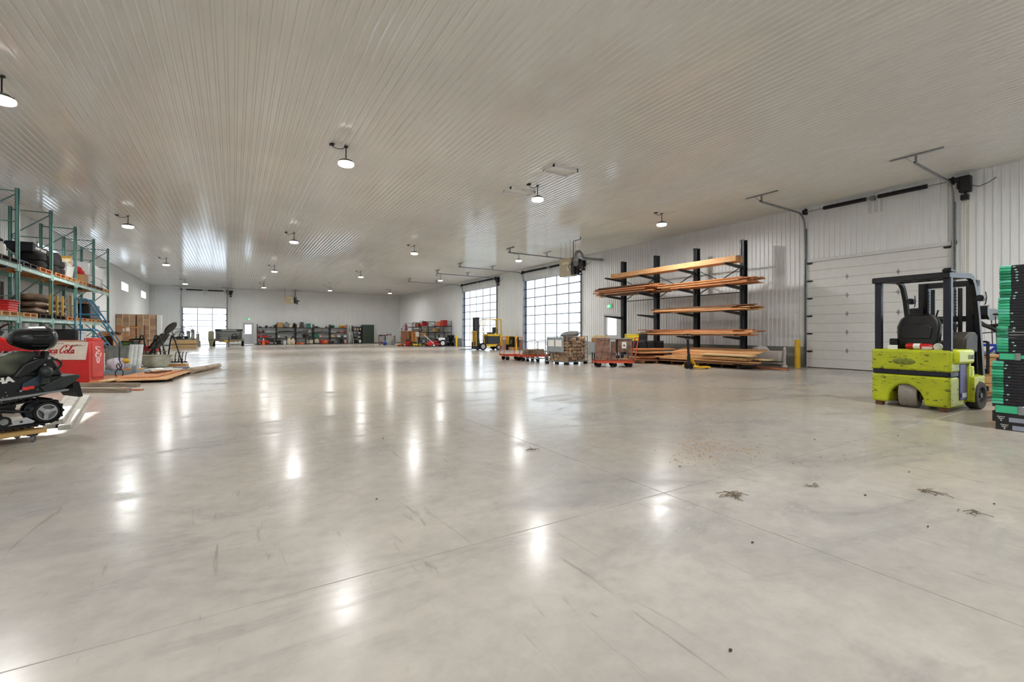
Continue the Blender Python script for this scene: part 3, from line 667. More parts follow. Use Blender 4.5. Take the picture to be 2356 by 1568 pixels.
for y in (-0.28, 0.28): MB().prism([(1.57, 0.05), (1.57, 0.6), (1.61, 0.6), (1.62, 0.1), (2.4, 0.065), (2.4, 0.05)], y - 0.05, y + 0.05).build('fork', M_dark, fk, smooth=False)
# on the rear hood: fire extinguisher, papers, jar
fe = thing('fire_extinguisher', 'red fire extinguisher lying on the hood of the green forklift', 'extinguisher', (9.03, 2.70, 0.955), -8); fe.scale = (0.87, 0.87, 0.87)
MB().lathe([(0, -0.19), (0.045, -0.185), (0.052, -0.16), (0.052, 0.14), (0.04, 0.18), (0.02, 0.2), (0, 0.2)], 16, M=T(rx=90)).build('cylinder', M_red, fe)
MB().cyl((0, -0.03, 0), (0, 0.07, 0), 0.0525, n=16).build('paper_label', M_paper, fe)
MB().cyl((0, -0.2, 0), (0, -0.25, 0), 0.018, n=8).bar((0, -0.23, 0.02), (0, -0.16, 0.06), 0.02, 0.012).build('valve', M_black, fe)
o = bevel(MB().box(-0.03, 0.03, -0.06, 0.06, 0, 0.07, M=T(9.0, 3.02, 0.9, rz=12)).build('paper_tag', M_paper), 0.004); tag(o, 'white paper tag hanging over the hood left of the extinguisher', 'paper')
o = MB().lathe([(0, -0.03), (0.05, -0.03), (0.055, 0), (0.05, 0.03), (0, 0.03)], 16, M=T(9.0, 2.47, 0.955, ry=78, rz=10)).build('round_tin', M_white); tag(o, 'small round white tin standing on edge right of the extinguisher', 'tin')
o = MB().rbox(-0.05, 0.05, -0.06, 0.06, 0, 0.05, 0.01, M=T(9.0, 2.60, 0.905, rz=30)).build('crumpled_cloth', mat('pale_pink_cloth', (205, 180, 172), 0.9), None); tag(o, 'small pale cloth behind the red extinguisher', 'cloth')
# ------------------------------------------------------------------ stacks of black trays with green corners
ORD = ['topmost', 'second', 'third', 'fourth', 'fifth', 'sixth', 'seventh', 'eighth', 'ninth', 'tenth', 'eleventh', 'twelfth', 'thirteenth', 'fourteenth', 'fifteenth', 'sixteenth', 'seventeenth', 'eighteenth', 'nineteenth', 'twentieth', 'twenty-first', 'twenty-second', 'twenty-third', 'twenty-fourth', 'twenty-fifth', 'twenty-sixth', 'twenty-seventh', 'twenty-eighth', 'twenty-ninth', 'lowest']
M_tray = mat('black_tray_plastic', (34, 33, 40), 0.42, var=0.25, scale=7)
GR = [mat('tray_green_%s' % n_, c_, 0.4, var=0.06) for n_, c_ in (('bright', (64, 190, 140)), ('mid', (42, 152, 108)), ('deep', (24, 118, 84)), ('pale', (96, 196, 168)))]
M_tagp = mat('mint_tag', (170, 220, 205), 0.5, var=0.1)
tw, td, thk = 1.15, 0.95, 0.0345
b = MB(); b.box(0, td, -tw, -0.0, 0.003, thk - 0.004); b.box(-0.008, td, -tw, -0.098, thk - 0.012, thk - 0.002); tray_me = b.mesh('tray_body', M_tray, smooth=False)
corner_me = [MB().rbox(-0.010, 0.10, -0.098, 0.004, 0.002, thk - 0.001, 0.01).mesh('green_corner', g_) for g_ in GR]
tag_me = MB().box(-0.0105, -0.008, -0.142, -0.122, 0.010, 0.022).mesh('mint_tag', M_tagp, smooth=False)
def tray(label, x, y, z, gi, tg, group):
    t = thing('plastic_tray', label, 'tray', (x, y, z), 0, group)
    link('tray_body', tray_me, t); link('green_corner', corner_me[gi], t)
    if tg: link('tag', tag_me, t).location = (0, rnd.uniform(-0.02, 0.02), rnd.uniform(-0.004, 0.006))
for k in range(30):
    lean = 0.0 + max(0, (k - 10)) * 0.0012
    tray('black plastic tray with green corner, %s from the top of the upper stack' % ORD[k] if k else 'topmost black tray with green corner, on the upper stack at the right edge', 7.88 + rnd.uniform(-0.004, 0.004), 1.60 + (0.012 if 10 < k else 0) + (0.012 if k > 20 else 0) + rnd.uniform(-0.003, 0.003) , 1.967 - (k + 1) * thk, rnd.choice((0, 0, 1, 1, 2, 3)), rnd.random() < 0.55, 'trays of the upper stack')
z0 = 1.967 - 30 * thk
for k in range(15):
    tray('black plastic tray with green corner, %s from the top of the lower stack' % ORD[k] if k else 'topmost black tray of the lower stack, under the dark carrier', 7.88 + rnd.uniform(-0.004, 0.004), 1.663 + rnd.uniform(-0.004, 0.004), 0.826 - (k + 1) * thk, rnd.choice((0, 1, 3, 3, 2, 0)), rnd.random() < 0.5, 'trays of the lower stack')
M_pal = mat('black_pallet_plastic', (26, 27, 30), 0.45, var=0.3, scale=5)
def carrier(label, y, z0, z1, gy0, gy1):
    t = thing('tray_carrier', label, 'pallet', (7.88, y, z0), 0, 'dark carriers under the trays'); hh = z1 - z0
    MB().box(0.0, td, -tw, 0.0, 0, hh * 0.3).box(0.0, td, -tw, 0.0, hh * 0.75, hh).box(0.02, td, -tw, -0.02, 0, hh).build('deck', M_pal, t, smooth=False)
    MB().box(-0.012, 0.0, gy0, gy1, hh * 0.18, hh * 0.88).build('green_bar', GR[0], t, smooth=False)
    MB().rbox(-0.02, 0.0, gy0 - 0.045, gy0 + 0.005, hh * 0.1, hh * 0.95, 0.008).build('clip', M_galv, t)
    MB().box(-0.013, 0, gy0 - 0.11, gy0 - 0.045, hh * 0.3, hh * 0.7).build('green_strap', GR[0], t, smooth=False)
carrier('dark carrier with green bar under the upper tray stack', 1.63, 0.828, z0 - 0.002, -0.16, -0.03)
carrier('dark carrier with green bar under the lower tray stack', 1.663, 0.185, 0.826 - 15 * thk - 0.002, -0.22, -0.03)
def pallet_black(label, y, z0, z1):
    t = thing('plastic_pallet', label, 'pallet', (7.88, y, z0), 0, 'black pallets under the tray stacks'); hh = z1 - z0
    MB().box(0, td, -tw, 0, hh * 0.72, hh).build('deck', M_pal, t, smooth=False)
    for yy in (-0.30, -0.78, -tw): MB().box(0.0, td, yy, yy + (0.30 if yy == -0.30 else 0.2), 0, hh * 0.72).build('runner', M_pal, t, smooth=False)
    MB().box(-0.003, 0.0, -0.29, -0.14, hh * 0.1, hh * 0.68).build('grey_label', mat('grey_label', (150, 156, 172), 0.5, var=0.1), t, smooth=False)
    Mt = Matrix(((0, 0, -1, -0.001), (-1, 0, 0, -0.075), (0, 1, 0, hh * 0.45), (0, 0, 0, 1)))
    text('Corner\nCore\n&', 0.022, 'stencil', M_paper, t, Mt, extrude=0.0008, bold=0.0006)
pallet_black('upper of the two black plastic pallets under the tray stacks', 1.663, 0.094, 0.184)
pallet_black('bottom black plastic pallet, standing on the floor by the forklift', 1.635, 0.0, 0.093)
# ------------------------------------------------------------------ scroll saw, blue stand and crate behind the forklift
ss = thing('scroll_saw', 'black cast iron treadle saw with round disc behind the forklift', 'saw', (13.1, 2.58, 0))
M_iron = mat('oily_cast_iron', (42, 38, 36), 0.4, metal=0.3, var=0.3)
b = MB(); b.tube([(0, 0.45, 1.52), (0, 0.40, 1.42), (0, 0.30, 1.32), (0, 0.18, 1.26), (0, 0.05, 1.16), (0, -0.02, 1.06)], [0.03, 0.035, 0.04, 0.045, 0.05, 0.06], 8)
b.tube([(0, 0.25, 1.30), (0, 0.0, 1.34), (0, -0.4, 1.36)], 0.03, 8); b.build('curved_arm', M_iron, ss)
MB().cyl((0, 0.47, 1.53), (0, -0.5, 1.55), 0.02, n=8).cyl((0, 0.40, 1.53), (0, 0.50, 1.53), 0.035, n=8).build('drive_shaft', M_iron, ss)
MB().cyl((-0.02, 0.18, 1.535), (0.02, 0.20, 1.535), 0.12, n=24).build('round_disc', M_galv, ss)
b = MB()
for y in (0.20, 0.14): b.cyl((0, y, 1.5), (0, y - 0.02, 0.92), 0.008, n=6)
b.cyl((0, 0.45, 1.14), (0, 0.0, 1.20), 0.01, n=6); b.build('pull_rod', M_iron, ss)
b = MB().rbox(-0.1, 0.1, -0.5, 0.05, 0.98, 1.06, 0.02)
for x in (-0.08, 0.08):
    for y in (-0.45, 0.0): b.cyl((x, y, 1.0), (x * 1.6, y, 0.0), 0.02, n=8)
b.build('stand', M_iron, ss)
bs = thing('blue_stand', 'bright blue steel work stand behind the forklift mast', 'stand', (12.75, 2.62, 0))
M_blue = mat('bright_blue_paint', (34, 66, 190), 0.4, var=0.1)
MB().bar((0, 0.25, 0.92), (0, -0.6, 0.92), 0.06, 0.05).build('top_rail', M_blue, bs, smooth=False)
for y in (0.0, -0.5):
    MB().bar((0, y, 0.9), (0.05, y + 0.18, 0.72), 0.04, 0.04).build('brace', M_blue, bs, smooth=False); MB().bar((0, y, 0.9), (0, y, 0.0), 0.05, 0.05).build('leg', M_blue, bs, smooth=False)
M_crate = wood('crate_pine', (222, 180, 128), (196, 148, 96), 1, 3)
cr = thing('wooden_crate', 'open pine crate standing between the forklift and the tray stack', 'crate', (11.75, 2.2, 0), -6)
for k in range(4): MB().box(-0.01, 0.01, -0.45, 0.45, 0.08 + k * 0.16, 0.23 + k * 0.16).build('plank', M_crate, cr, smooth=False)
for k in range(4): MB().box(0.58, 0.60, -0.45, 0.45, 0.08 + k * 0.16, 0.23 + k * 0.16).build('plank', M_crate, cr, smooth=False)
for y in (-0.46, 0.44): MB().box(0.0, 0.6, y, y + 0.02, 0.08, 0.72).build('side_board', M_crate, cr, smooth=False)
MB().box(-0.03, 0.62, -0.48, 0.48, 0.72, 0.76).build('lid', M_crate, cr, smooth=False)
for x in (0.03, 0.5): MB().box(x, x + 0.08, -0.45, 0.45, 0, 0.08).build('skid', M_crate, cr, smooth=False)
# ------------------------------------------------------------------ cantilever lumber rack
M_rack = mat('charcoal_rack_paint', (44, 47, 50), 0.45, var=0.25, scale=8)
RK = thing('cantilever_rack', 'tall charcoal cantilever rack holding lumber against the right wall', 'rack', (15.5, 0, 0))
def ibeam(b, x0, x1, y, w_, z0, z1):
    b.box(x0, x0 + 0.02, y - w_ / 2, y + w_ / 2, z0, z1); b.box(x1 - 0.02, x1, y - w_ / 2, y + w_ / 2, z0, z1); b.box(x0, x1, y - 0.012, y + 0.012, z0, z1)
ARMS = {9.5: (1.02, 1.90, 2.80, 3.55), 11.42: (1.02, 1.90, 2.80, 3.55), 13.4: (1.90, 2.80, 3.55), 15.34: (1.90, 2.80, 3.62)}
for y, zs in ARMS.items():
    b = MB(); ibeam(b, -0.11, 0.11, y, 0.16, 0.0, 4.47); b.build('upright', M_rack, RK, smooth=False)
    b = MB()
    for k in range(70): b.box(-0.114, -0.109, y + 0.045, y + 0.06, 0.4 + k * 0.057, 0.425 + k * 0.057)
    o = b.build('slot_row', M_galv, RK, smooth=False); o['kind'] = 'stuff'
    MB().box(-1.15, 0.1, y - 0.07, y + 0.07, 0.0, 0.12).build('base_foot', M_rack, RK, smooth=False)
    for z in zs:
        MB().prism([(-0.11, z - 0.12), (-0.11, z), (-1.15, z + 0.03), (-1.15, z - 0.02)], y - 0.045, y + 0.045).build('arm', M_rack, RK, smooth=False)
for y0, y1 in ((9.5, 11.42), (11.42, 13.4), (13.4, 15.34)):
    MB().bar((0.05, y0, 2.65), (0.05, y1, 3.6), 0.05, 0.02).build('cross_brace', M_rack, RK, smooth=False)
    MB().bar((0.08, y1, 2.65), (0.08, y0, 3.6), 0.05, 0.02).build('cross_brace', M_rack, RK, smooth=False)
    MB().bar((0.05, y0, 2.62), (0.05, y1, 2.62), 0.05, 0.03).build('tie_bar', M_rack, RK, smooth=False)
    MB().bar((0.05, y0, 3.95), (0.05, y1, 3.95), 0.05, 0.03).build('tie_bar', M_rack, RK, smooth=False)
# ------------------------------------------------------------------ lumber
WOODS = {n_: wood('lumber_' + n_, c1, c2, 0, 4) for n_, c1, c2 in (('tan', (222, 174, 122), (194, 142, 92)), ('red', (186, 110, 74), (146, 78, 52)), ('orange', (216, 150, 94), (186, 114, 66)), ('pale', (228, 202, 152), (200, 170, 118)), ('brown', (132, 92, 62), (96, 64, 42)), ('grey', (150, 138, 122), (112, 100, 86)), ('dark', (60, 46, 38), (38, 30, 26)), ('white', (206, 204, 196), (176, 172, 164)))}
WN = {'tan': 'tan', 'red': 'reddish', 'orange': 'orange brown', 'pale': 'pale', 'brown': 'brown', 'grey': 'weathered grey', 'dark': 'dark', 'white': 'whitewashed'}
BM = {}
def board_mesh(kind, L, W, T_):
    k = (kind, round(L, 1), round(W, 2), round(T_, 3))
    if k not in BM:
        c = min(0.004, T_ * 0.2); x0, x1, y0, y1, z0, z1 = -L / 2, L / 2, -W / 2, W / 2, 0.0, T_
        BM[k] = MB().prism([(y0 + c, z0), (y1 - c, z0), (y1, z0 + c), (y1, z1 - c), (y1 - c, z1), (y0 + c, z1), (y0, z1 - c), (y0, z0 + c)], x0, x1, axis='x').mesh('lumber_board', WOODS[kind], smooth=False)
    return BM[k]
USED = {}
def board(place, kind, L, W, T_, x, y, z, rz=90.0, tilt=0.0, roll=0.0, group=None, name='lumber_board', size=None):
    """one board; rz is the direction of its length"""
    o = link(name, board_mesh(kind, L, W, T_)); o.location = (x, y, z); o.rotation_euler = (R(roll), R(tilt), R(rz))
    sz = size or ('long' if L > 3 else 'short'); base = '%s %s board %s' % (sz, WN[kind], place)
    return tag(o, base, 'board', group or 'boards ' + place)
LAY = ['bottom', 'second', 'third', 'fourth', 'fifth', 'sixth', 'seventh', 'eighth']
def pile(place, ya, yb, x0, x1, z, layers, kinds, Lr, rng, rz=90, wid=(0.14, 0.24), th=(0.03, 0.045), gap=0.012):
    """layers of boards along y, each pushed lengthwise by its own amount so that the ends fan out"""
    zz = z
    for l in range(layers):
        t = round(rng.uniform(*th), 3); row = []; x = x0 + rng.uniform(0, 0.05)
        while x < x1 - 0.08:
            W = round(min(rng.uniform(*wid), x1 - x), 2); row.append((x + W / 2, W)); x += W + gap
        for i, (xc, W) in enumerate(row):
            L = round(rng.uniform(*Lr), 1); slack = (yb - ya) - L; c = (ya + yb) / 2 + rng.uniform(-0.5, 0.5) * max(slack, 0.1)
            if l == layers - 1 and rng.random() < 0.3: continue
            o = board(place, rng.choice(kinds), L, W, t, xc, c, zz, rz + rng.uniform(-1.3, 1.3), tilt=rng.uniform(-0.35, 0.35))
            pos = ['front', 'second', 'third', 'fourth', 'fifth', 'sixth', 'seventh', 'eighth'][i]
            k_ = o['label'].split(' board ')[0]
            o['label'] = '%s board, %s from the front in %s layer, %s' % (k_, pos, LAY[l] if l < layers - 1 else 'top', place)
        zz += t + 0.003
    return zz
r5 = random.Random(11)
# top level: long deep beams
for k, (xx, kind) in enumerate(((14.48, 'tan'), (14.66, 'orange'), (14.84, 'tan'))):
    board('on the top level of the lumber rack', kind, 5.95, 0.16, 0.19, xx, 12.08 + 0.03 * k, 3.585, 90, group='beams on the top level', name='timber_beam', size=['front', 'middle', 'rear'][k] + ' thick')
board('laid over the beams on the top level of the lumber rack', 'dark', 5.6, 0.3, 0.03, 14.78, 12.05, 3.778, 90, size='thin')
pile('second rack level, left end', 12.4, 16.3, 14.4, 15.3, 2.845, 8, ['orange', 'red', 'tan', 'orange', 'brown', 'dark'], (2.6, 3.6), r5, th=(0.036, 0.05))
pile('second rack level, right end', 8.55, 12.42, 14.4, 15.3, 2.845, 5, ['orange', 'tan', 'orange', 'red', 'tan'], (2.9, 3.8), r5)
pile('third rack level', 8.6, 12.85, 14.4, 15.3, 1.945, 5, ['orange', 'tan', 'pale', 'brown', 'orange'], (3.0, 4.1), r5)
pile('lowest rack level', 8.5, 13.75, 14.4, 15.3, 1.065, 5, ['tan', 'orange', 'red', 'tan', 'brown'], (3.4, 5.0), r5, th=(0.035, 0.05))
# ------------------------------------------------------------------ wooden pallets
def pallet(label, x, y, z, rz, kind='tan', L=1.2, W=1.0, group='wooden pallets'):
    t = thing('wooden_pallet', label, 'pallet', (x, y, z), rz, group); m = WOODS[kind]
    if ('pal', kind) not in BM:
        BM[('pal', kind)] = (MB().box(-0.6, 0.6, -0.05, 0.05, 0, 0.02).mesh('deck_board', m, smooth=False), MB().box(-0.045, 0.045, -0.5, 0.5, 0, 0.085).mesh('stringer', m, smooth=False))
    db, sg = BM[('pal', kind)]; sx, sy = L / 1.2, W
    for k in range(7): o = link('deck_board', db, t); o.location = (0, (-0.45 + k * 0.15) * sy, 0.105); o.scale = (sx, 1, 1)
    for xx in (-0.55, 0, 0.55): o = link('stringer', sg, t); o.location = (xx * sx, 0, 0.02); o.scale = (1, sy, 1)
    for yy in (-0.45, 0, 0.45): o = link('base_board', db, t); o.location = (0, yy * sy, 0); o.scale = (sx, 1, 1)
    return t
# piles of boards on the floor before the rack
pallet('low wooden pallet under the left floor pile of boards', 13.75, 12.2, 0, -20, 'brown')
zz = 0.13
for k in range(9):
    board('in the left floor pile below the black crates', r5.choice(['tan', 'orange', 'red', 'tan', 'pale', 'brown']), r5.choice([1.2, 1.5, 1.7]), r5.choice([0.3, 0.45, 0.6]), r5.choice([0.02, 0.035]), 13.75 + r5.uniform(-0.12, 0.12), 12.2 + r5.uniform(-0.1, 0.1), zz, -22 + r5.uniform(-6, 6))['label'] = 'board %s from the bottom of the left floor pile below the black crates' % (['first'] + ORD[1:])[k]; zz += 0.037
    board('in the left floor pile below the black crates', r5.choice(['tan', 'orange', 'grey', 'red']), r5.choice([1.0, 1.3]), 0.3, 0.03, 13.9 + r5.uniform(-0.1, 0.1), 12.45 + r5.uniform(-0.1, 0.1), zz, -15 + r5.uniform(-9, 9)).__setitem__('label', '%s cross board in the left floor pile below the black crates' % ['lower', 'middle', 'upper'][k // 3]) if k % 3 == 0 else None
    zz += 0.032 if k % 3 == 0 else 0
pallet('dark pallet under the big floor pile of boards', 14.2, 10.6, 0, 90, 'brown'); pallet('dark pallet under the right end of the big floor pile', 14.3, 9.2, 0, 90, 'dark')
zz = 0.13
for l in range(7):
    for x0 in (13.62, 13.98, 14.34):
        kd = r5.choice(['tan', 'orange', 'tan', 'red', 'brown']) if l < 4 else r5.choice(['pale', 'tan', 'pale', 'orange'])
        L = r5.choice([2.4, 2.8, 3.2, 3.6]) if l < 5 else r5.choice([2.2, 2.6, 3.0])
        board('in the big floor pile behind the pallet jack', kd, L, 0.33, 0.035, x0 + 0.17 + r5.uniform(-0.05, 0.05) + 0.03 * l, 9.95 + r5.uniform(-0.35, 0.35), zz, 90 + r5.uniform(-3, 3), size='broad', )['label'] = '%s board, %s of %s layer, big floor pile behind the pallet jack' % (WN[kd], {13.62: 'front', 13.98: 'middle', 14.34: 'rear'}[x0], LAY[l])
    zz += 0.040
for k in range(3): board('on top of the big floor pile, %s of three' % ['lowest', 'middle', 'topmost'][k], ['tan', 'orange', 'tan'][k], 3.2, 0.6, 0.02, 14.55 + 0.05 * k, 10.1 - 0.1 * k, zz + 0.06 + 0.03 * k, 90, roll=-12, size='wide')
for k in range(4): board('at the right end of the big floor pile, %s from the front' % (['first'] + ORD[1:])[k], 'pale', 1.8, 0.14, 0.045, 13.62 + 0.17 * k, 9.0 + 0.05 * k, zz + 0.003, 92 - k, size='thick')
for k in range(5): board('lying on the floor below the white trough, %s from the viewer' % ['nearest', 'second', 'third', 'fourth', 'farthest'][k], ['red', 'orange', 'brown', 'red', 'grey'][k], 2.2, 0.15, 0.025, 14.7 + 0.17 * k, 8.6 + 0.12 * k, 0.002 + 0.0 * k, 84 + 2 * k, size='thin')
# ------------------------------------------------------------------ black crates
M_crateb = mat('black_crate_plastic', (30, 30, 33), 0.5, var=0.3, scale=10); M_cratey = mat('yellow_crate_plastic', (226, 206, 40), 0.5, var=0.1)
def crate_mesh(m, key, L=0.33, W=0.33, Hh=0.29):
    if key in BM: return BM[key]
    b = MB(); t = 0.012
    for z in (0.0, Hh * 0.42, Hh - 0.04):
        hz = 0.035
        b.box(-L / 2, L / 2, -W / 2, -W / 2 + t, z, z + hz); b.box(-L / 2, L / 2, W / 2 - t, W / 2, z, z + hz); b.box(-L / 2, -L / 2 + t, -W / 2, W / 2, z, z + hz); b.box(L / 2 - t, L / 2, -W / 2, W / 2, z, z + hz)
    for k in range(6):
        u = -L / 2 + k * (L - t) / 5; v = -W / 2 + k * (W - t) / 5
        for y in (-W / 2, W / 2 - t): b.box(u, u + t, y, y + t, 0, Hh)
        for x in (-L / 2, L / 2 - t): b.box(x, x + t, v, v + t, 0, Hh)
    b.box(-L / 2, L / 2, -W / 2, W / 2, 0, 0.01); b.box(-L / 2 + t, L / 2 - t, -W / 2 + t, W / 2 - t, 0.01, Hh * 0.8)
    BM[key] = b.mesh('crate', m, smooth=False); return BM[key]
pallet('wooden pallet under the black crates', 14.5, 13.16, 0.0, -31, 'tan', 1.5); pallet('second wooden pallet under the black crates', 14.5, 13.16, 0.127, -31, 'grey', 1.5)
e31 = Vector((math.cos(R(-31)), math.sin(R(-31)), 0)); n31 = Vector((-e31.y, e31.x, 0))
pc = Vector((14.35, 13.25, 0.256))
for r_ in range(2):
    for c_ in range(4):
        o = link('milk_crate', crate_mesh(M_crateb, 'crb')); p = pc + e31 * (-0.36 + c_ * 0.345) + n31 * -0.2 + Vector((0, 0, r_ * 0.295)); o.location = p; o.rotation_euler = (0, 0, R(-31))
        tag(o, 'black plastic crate, %s from the left in the %s row behind the stove cart' % (['first', 'second', 'third', 'fourth'][c_], ['lower', 'upper'][r_]), 'crate', 'black crates behind the stove cart')
o = link('yellow_crate', crate_mesh(M_cratey, 'cry', 0.5, 0.34, 0.27)); o.location = pc + e31 * -0.42 + n31 * -0.2 + Vector((0, 0, 0.592)); o.rotation_euler = (0, 0, R(-31)); tag(o, 'yellow plastic crate on top of the black crates', 'crate')
o = link('milk_crate', crate_mesh(M_crateb, 'crb')); o.location = pc + e31 * 0.01 + n31 * -0.2 + Vector((0, 0, 0.592)); o.rotation_euler = (0, 0, R(-31)); tag(o, 'black plastic crate beside the yellow crate, topmost of the stack', 'crate', 'black crates behind the stove cart')
# ------------------------------------------------------------------ pallet jack
pj = thing('pallet_jack', 'pallet jack with yellow forks and black upright handle before the lumber pile', 'pallet jack', (12.52, 9.54, 0), -6)
wheel(pj, (0.0, 0.05, 0.09), 0.09, 0.05, (0.9, 0.4, 0), 'steer_wheel', M_blackm, M_galv); wheel(pj, (0.05, -0.06, 0.09), 0.09, 0.05, (0.9, 0.4, 0), 'steer_wheel', M_blackm, M_galv)
MB().cyl((0.02, 0, 0.10), (0.02, 0, 0.42), 0.055, n=14).cyl((0.02, 0, 0.3), (0.02, 0, 0.5), 0.04, n=12).build('pump', M_black, pj)
MB().bar((0.02, 0, 0.38), (-0.02, 0, 0.95), 0.06, 0.05).build('handle_shaft', M_black, pj, smooth=False)
Mh = T(-0.02, 0, 1.02, rz=-25); b = MB().tube([(0, 0, -0.10), (-0.10, 0, -0.02), (-0.14, 0, 0.06), (-0.12, 0, 0.09), (0, 0, 0.10), (0.12, 0, 0.09), (0.14, 0, 0.06), (0.10, 0, -0.02)], 0.014, 8, closed=True, M=Mh); b.cyl((0, 0, -0.12), (0, 0, 0.1), 0.012, n=8, M=Mh); b.build('handle_loop', M_black, pj)
MB().prism([(0.08, 0.34), (0.13, 0.36), (0.34, 0.09), (0.26, 0.09)], -0.04, 0.04).build('lift_link', M_yellow, pj, smooth=False)
for y in (-0.24, 0.24):
    MB().prism([(0.12, 0.03), (0.12, 0.085), (0.60, 0.085), (0.66, 0.06), (0.66, 0.03)], y - 0.08, y + 0.08).build('fork', M_yellow, pj, smooth=False)
    wheel(pj, (0.56, y, 0.04), 0.04, 0.07, (0, 1, 0), 'load_roller', M_dark)
MB().rbox(0.06, 0.18, -0.32, 0.32, 0.05, 0.11, 0.02).build('yoke', M_yellow, pj)
# ------------------------------------------------------------------ white trough
tr = thing('rocking_trough', 'white wooden cradle trough hung between two posts by the wall', 'trough', (15.72, 8.95, 0), 92)
M_tr = mat('chalky_white_paint', (216, 212, 204), 0.7, var=0.08)
for s in (-1, 1):
    x = s * 0.74
    MB().prism([(-0.15, 0), (0.15, 0), (0.15, 0.06), (0.06, 0.09), (0.035, 0.2), (0.035, 0.62), (0.0, 0.69), (-0.035, 0.62), (-0.035, 0.2), (-0.06, 0.09), (-0.15, 0.06)], x - 0.025, x + 0.025, axis='x').build('end_post', M_tr, tr, smooth=False)
bevel(MB().add([(-0.64, -0.17, 0.20), (0.62, -0.17, 0.20), (0.62, 0.17, 0.20), (-0.64, 0.17, 0.20), (-0.70, -0.26, 0.55), (0.70, -0.26, 0.52), (0.70, 0.26, 0.52), (-0.70, 0.26, 0.55)], [(3, 2, 1, 0), (4, 5, 6, 7), (0, 1, 5, 4), (1, 2, 6, 5), (2, 3, 7, 6), (3, 0, 4, 7)]).build('trough_body', M_tr, tr), 0.02)
MB().box(-0.74, 0.74, -0.03, 0.03, 0.10, 0.16).build('stretcher', M_tr, tr, smooth=False)
o = MB().blob((0, 0, 0), 0.28, 0.2, 0.14, 5, 0.22, 12, 8).build('crumpled_sheet', mat('white_cloth', (226, 224, 220), 0.9, var=0.06)); o.location = (15.72, 8.98, 0.57); tag(o, 'crumpled white sheet lying in the white trough', 'sheet')
# ------------------------------------------------------------------ stove cart
M_rust = mat('rusted_iron', (150, 116, 98), 0.75, var=0.3, scale=6, rgb2=(112, 84, 70), bump=0.2)
M_cart = mat('orange_red_cart_paint', (206, 82, 50), 0.5, var=0.2, scale=5)
def platform_cart(label, x, y, rz, L, W, zd, hh, hspread, hx, mat_=None, group='orange platform carts'):
    t = thing('platform_cart', label, 'cart', (x, y, 0), rz, group); m = mat_ or M_cart
    b = MB().box(0, L, -W / 2, W / 2, zd - 0.02, zd)
    for yy in (-W / 2, W / 2 - 0.04): b.box(0, L, yy, yy + 0.04, zd - 0.09, zd)
    for xx in (0, L - 0.04): b.box(xx, xx + 0.04, -W / 2, W / 2, zd - 0.09, zd)
    b.build('deck', m, t, smooth=False)
    for xx in (0.14, L / 2, L - 0.14):
        for yy in (-W / 2 + 0.07, W / 2 - 0.07):
            wheel(t, (xx, yy, 0.085 if zd > 0.2 else 0.07), 0.085 if zd > 0.2 else 0.07, 0.045, (0.1, 1, 0), 'caster_wheel', M_blackm, M_galv, 16)
            MB().box(xx - 0.03, xx + 0.03, yy - 0.035, yy + 0.035, 0.13, zd - 0.02).build('caster_fork', M_galv, t, smooth=False)
    b = MB(); y0 = hspread / 2
    b.tube([(hx, -y0, zd - 0.05), (hx + 0.06, -y0, zd + hh * 0.5), (hx + 0.12, -y0, zd + hh - 0.07), (hx + 0.13, -y0 + 0.03, zd + hh - 0.02), (hx + 0.135, -y0 + 0.08, zd + hh), (hx + 0.135, y0 - 0.08, zd + hh), (hx + 0.13, y0 - 0.03, zd + hh - 0.02), (hx + 0.12, y0, zd + hh - 0.07), (hx + 0.06, y0, zd + hh * 0.5), (hx, y0, zd - 0.05)], 0.018, 8)
    b.build('handle', m, t); return t
platform_cart('orange platform cart carrying the rusty stove', 10.55, 11.85, -33, 1.32, 0.66, 0.235, 0.76, 0.5, 1.34)
def stv(x, y, z=0.24): return Matrix.Translation((10.55, 11.85, z)) @ Matrix.Rotation(R(-33), 4, 'Z') @ Matrix.Translation((x, y, 0))
pl = thing('rusty_plate', 'rusty brown steel plate with bolt holes standing on the orange cart', 'steel plate', (0, 0, 0)); pl.matrix_world = stv(0.02, -0.20)
b = MB().box(0.0, 0.50, -0.02, 0.02, 0.0, 0.74); b.build('plate', M_rust, pl, smooth=False)
for x, z in ((0.05, 0.08), (0.20, 0.06), (0.42, 0.05), (0.2, 0.66), (0.33, 0.66), (0.44, 0.66), (0.23, 0.27)): MB().cyl((x, -0.023, z), (x, -0.0205, z), 0.022, n=12).build('bolt_hole', M_black, pl)
o = thing('straw_heap', 'tangle of pale straw on top of the rusty plate', 'straw'); o['kind'] = 'stuff'; o.matrix_world = stv(0.25, -0.12, 0.24)
b = MB(); rs = random.Random(3)
for k in range(120):
    a = rs.uniform(0, 6.28); c = Vector((rs.gauss(0, 0.14), rs.gauss(0, 0.06), 0.76 + abs(rs.gauss(0, 0.035)))); d = Vector((math.cos(a), math.sin(a) * 0.6, rs.uniform(-0.35, 0.2))) * rs.uniform(0.06, 0.16); b.tube([c - d, c + Vector((0, 0, 0.02)), c + d], 0.003, 4)
b.build('straw', mat('straw', (222, 202, 156), 0.8, var=0.15), o)
sv = thing('wood_stove', 'rusty cast iron box stove with white paper on its door, on the orange cart', 'stove'); sv.matrix_world = stv(0.62, -0.15)
bevel(MB().box(0.16, 0.62, -0.16, 0.34, 0.28, 0.70).build('firebox', M_rust, sv), 0.015)
bevel(MB().box(-0.10, 0.66, -0.2, 0.38, 0.70, 0.735).build('top_plate', mat('ashy_iron', (150, 138, 130), 0.8, var=0.15), sv), 0.01)
bevel(MB().box(0.20, 0.50, -0.185, -0.155, 0.34, 0.67).build('stove_door', M_rust, sv), 0.01)
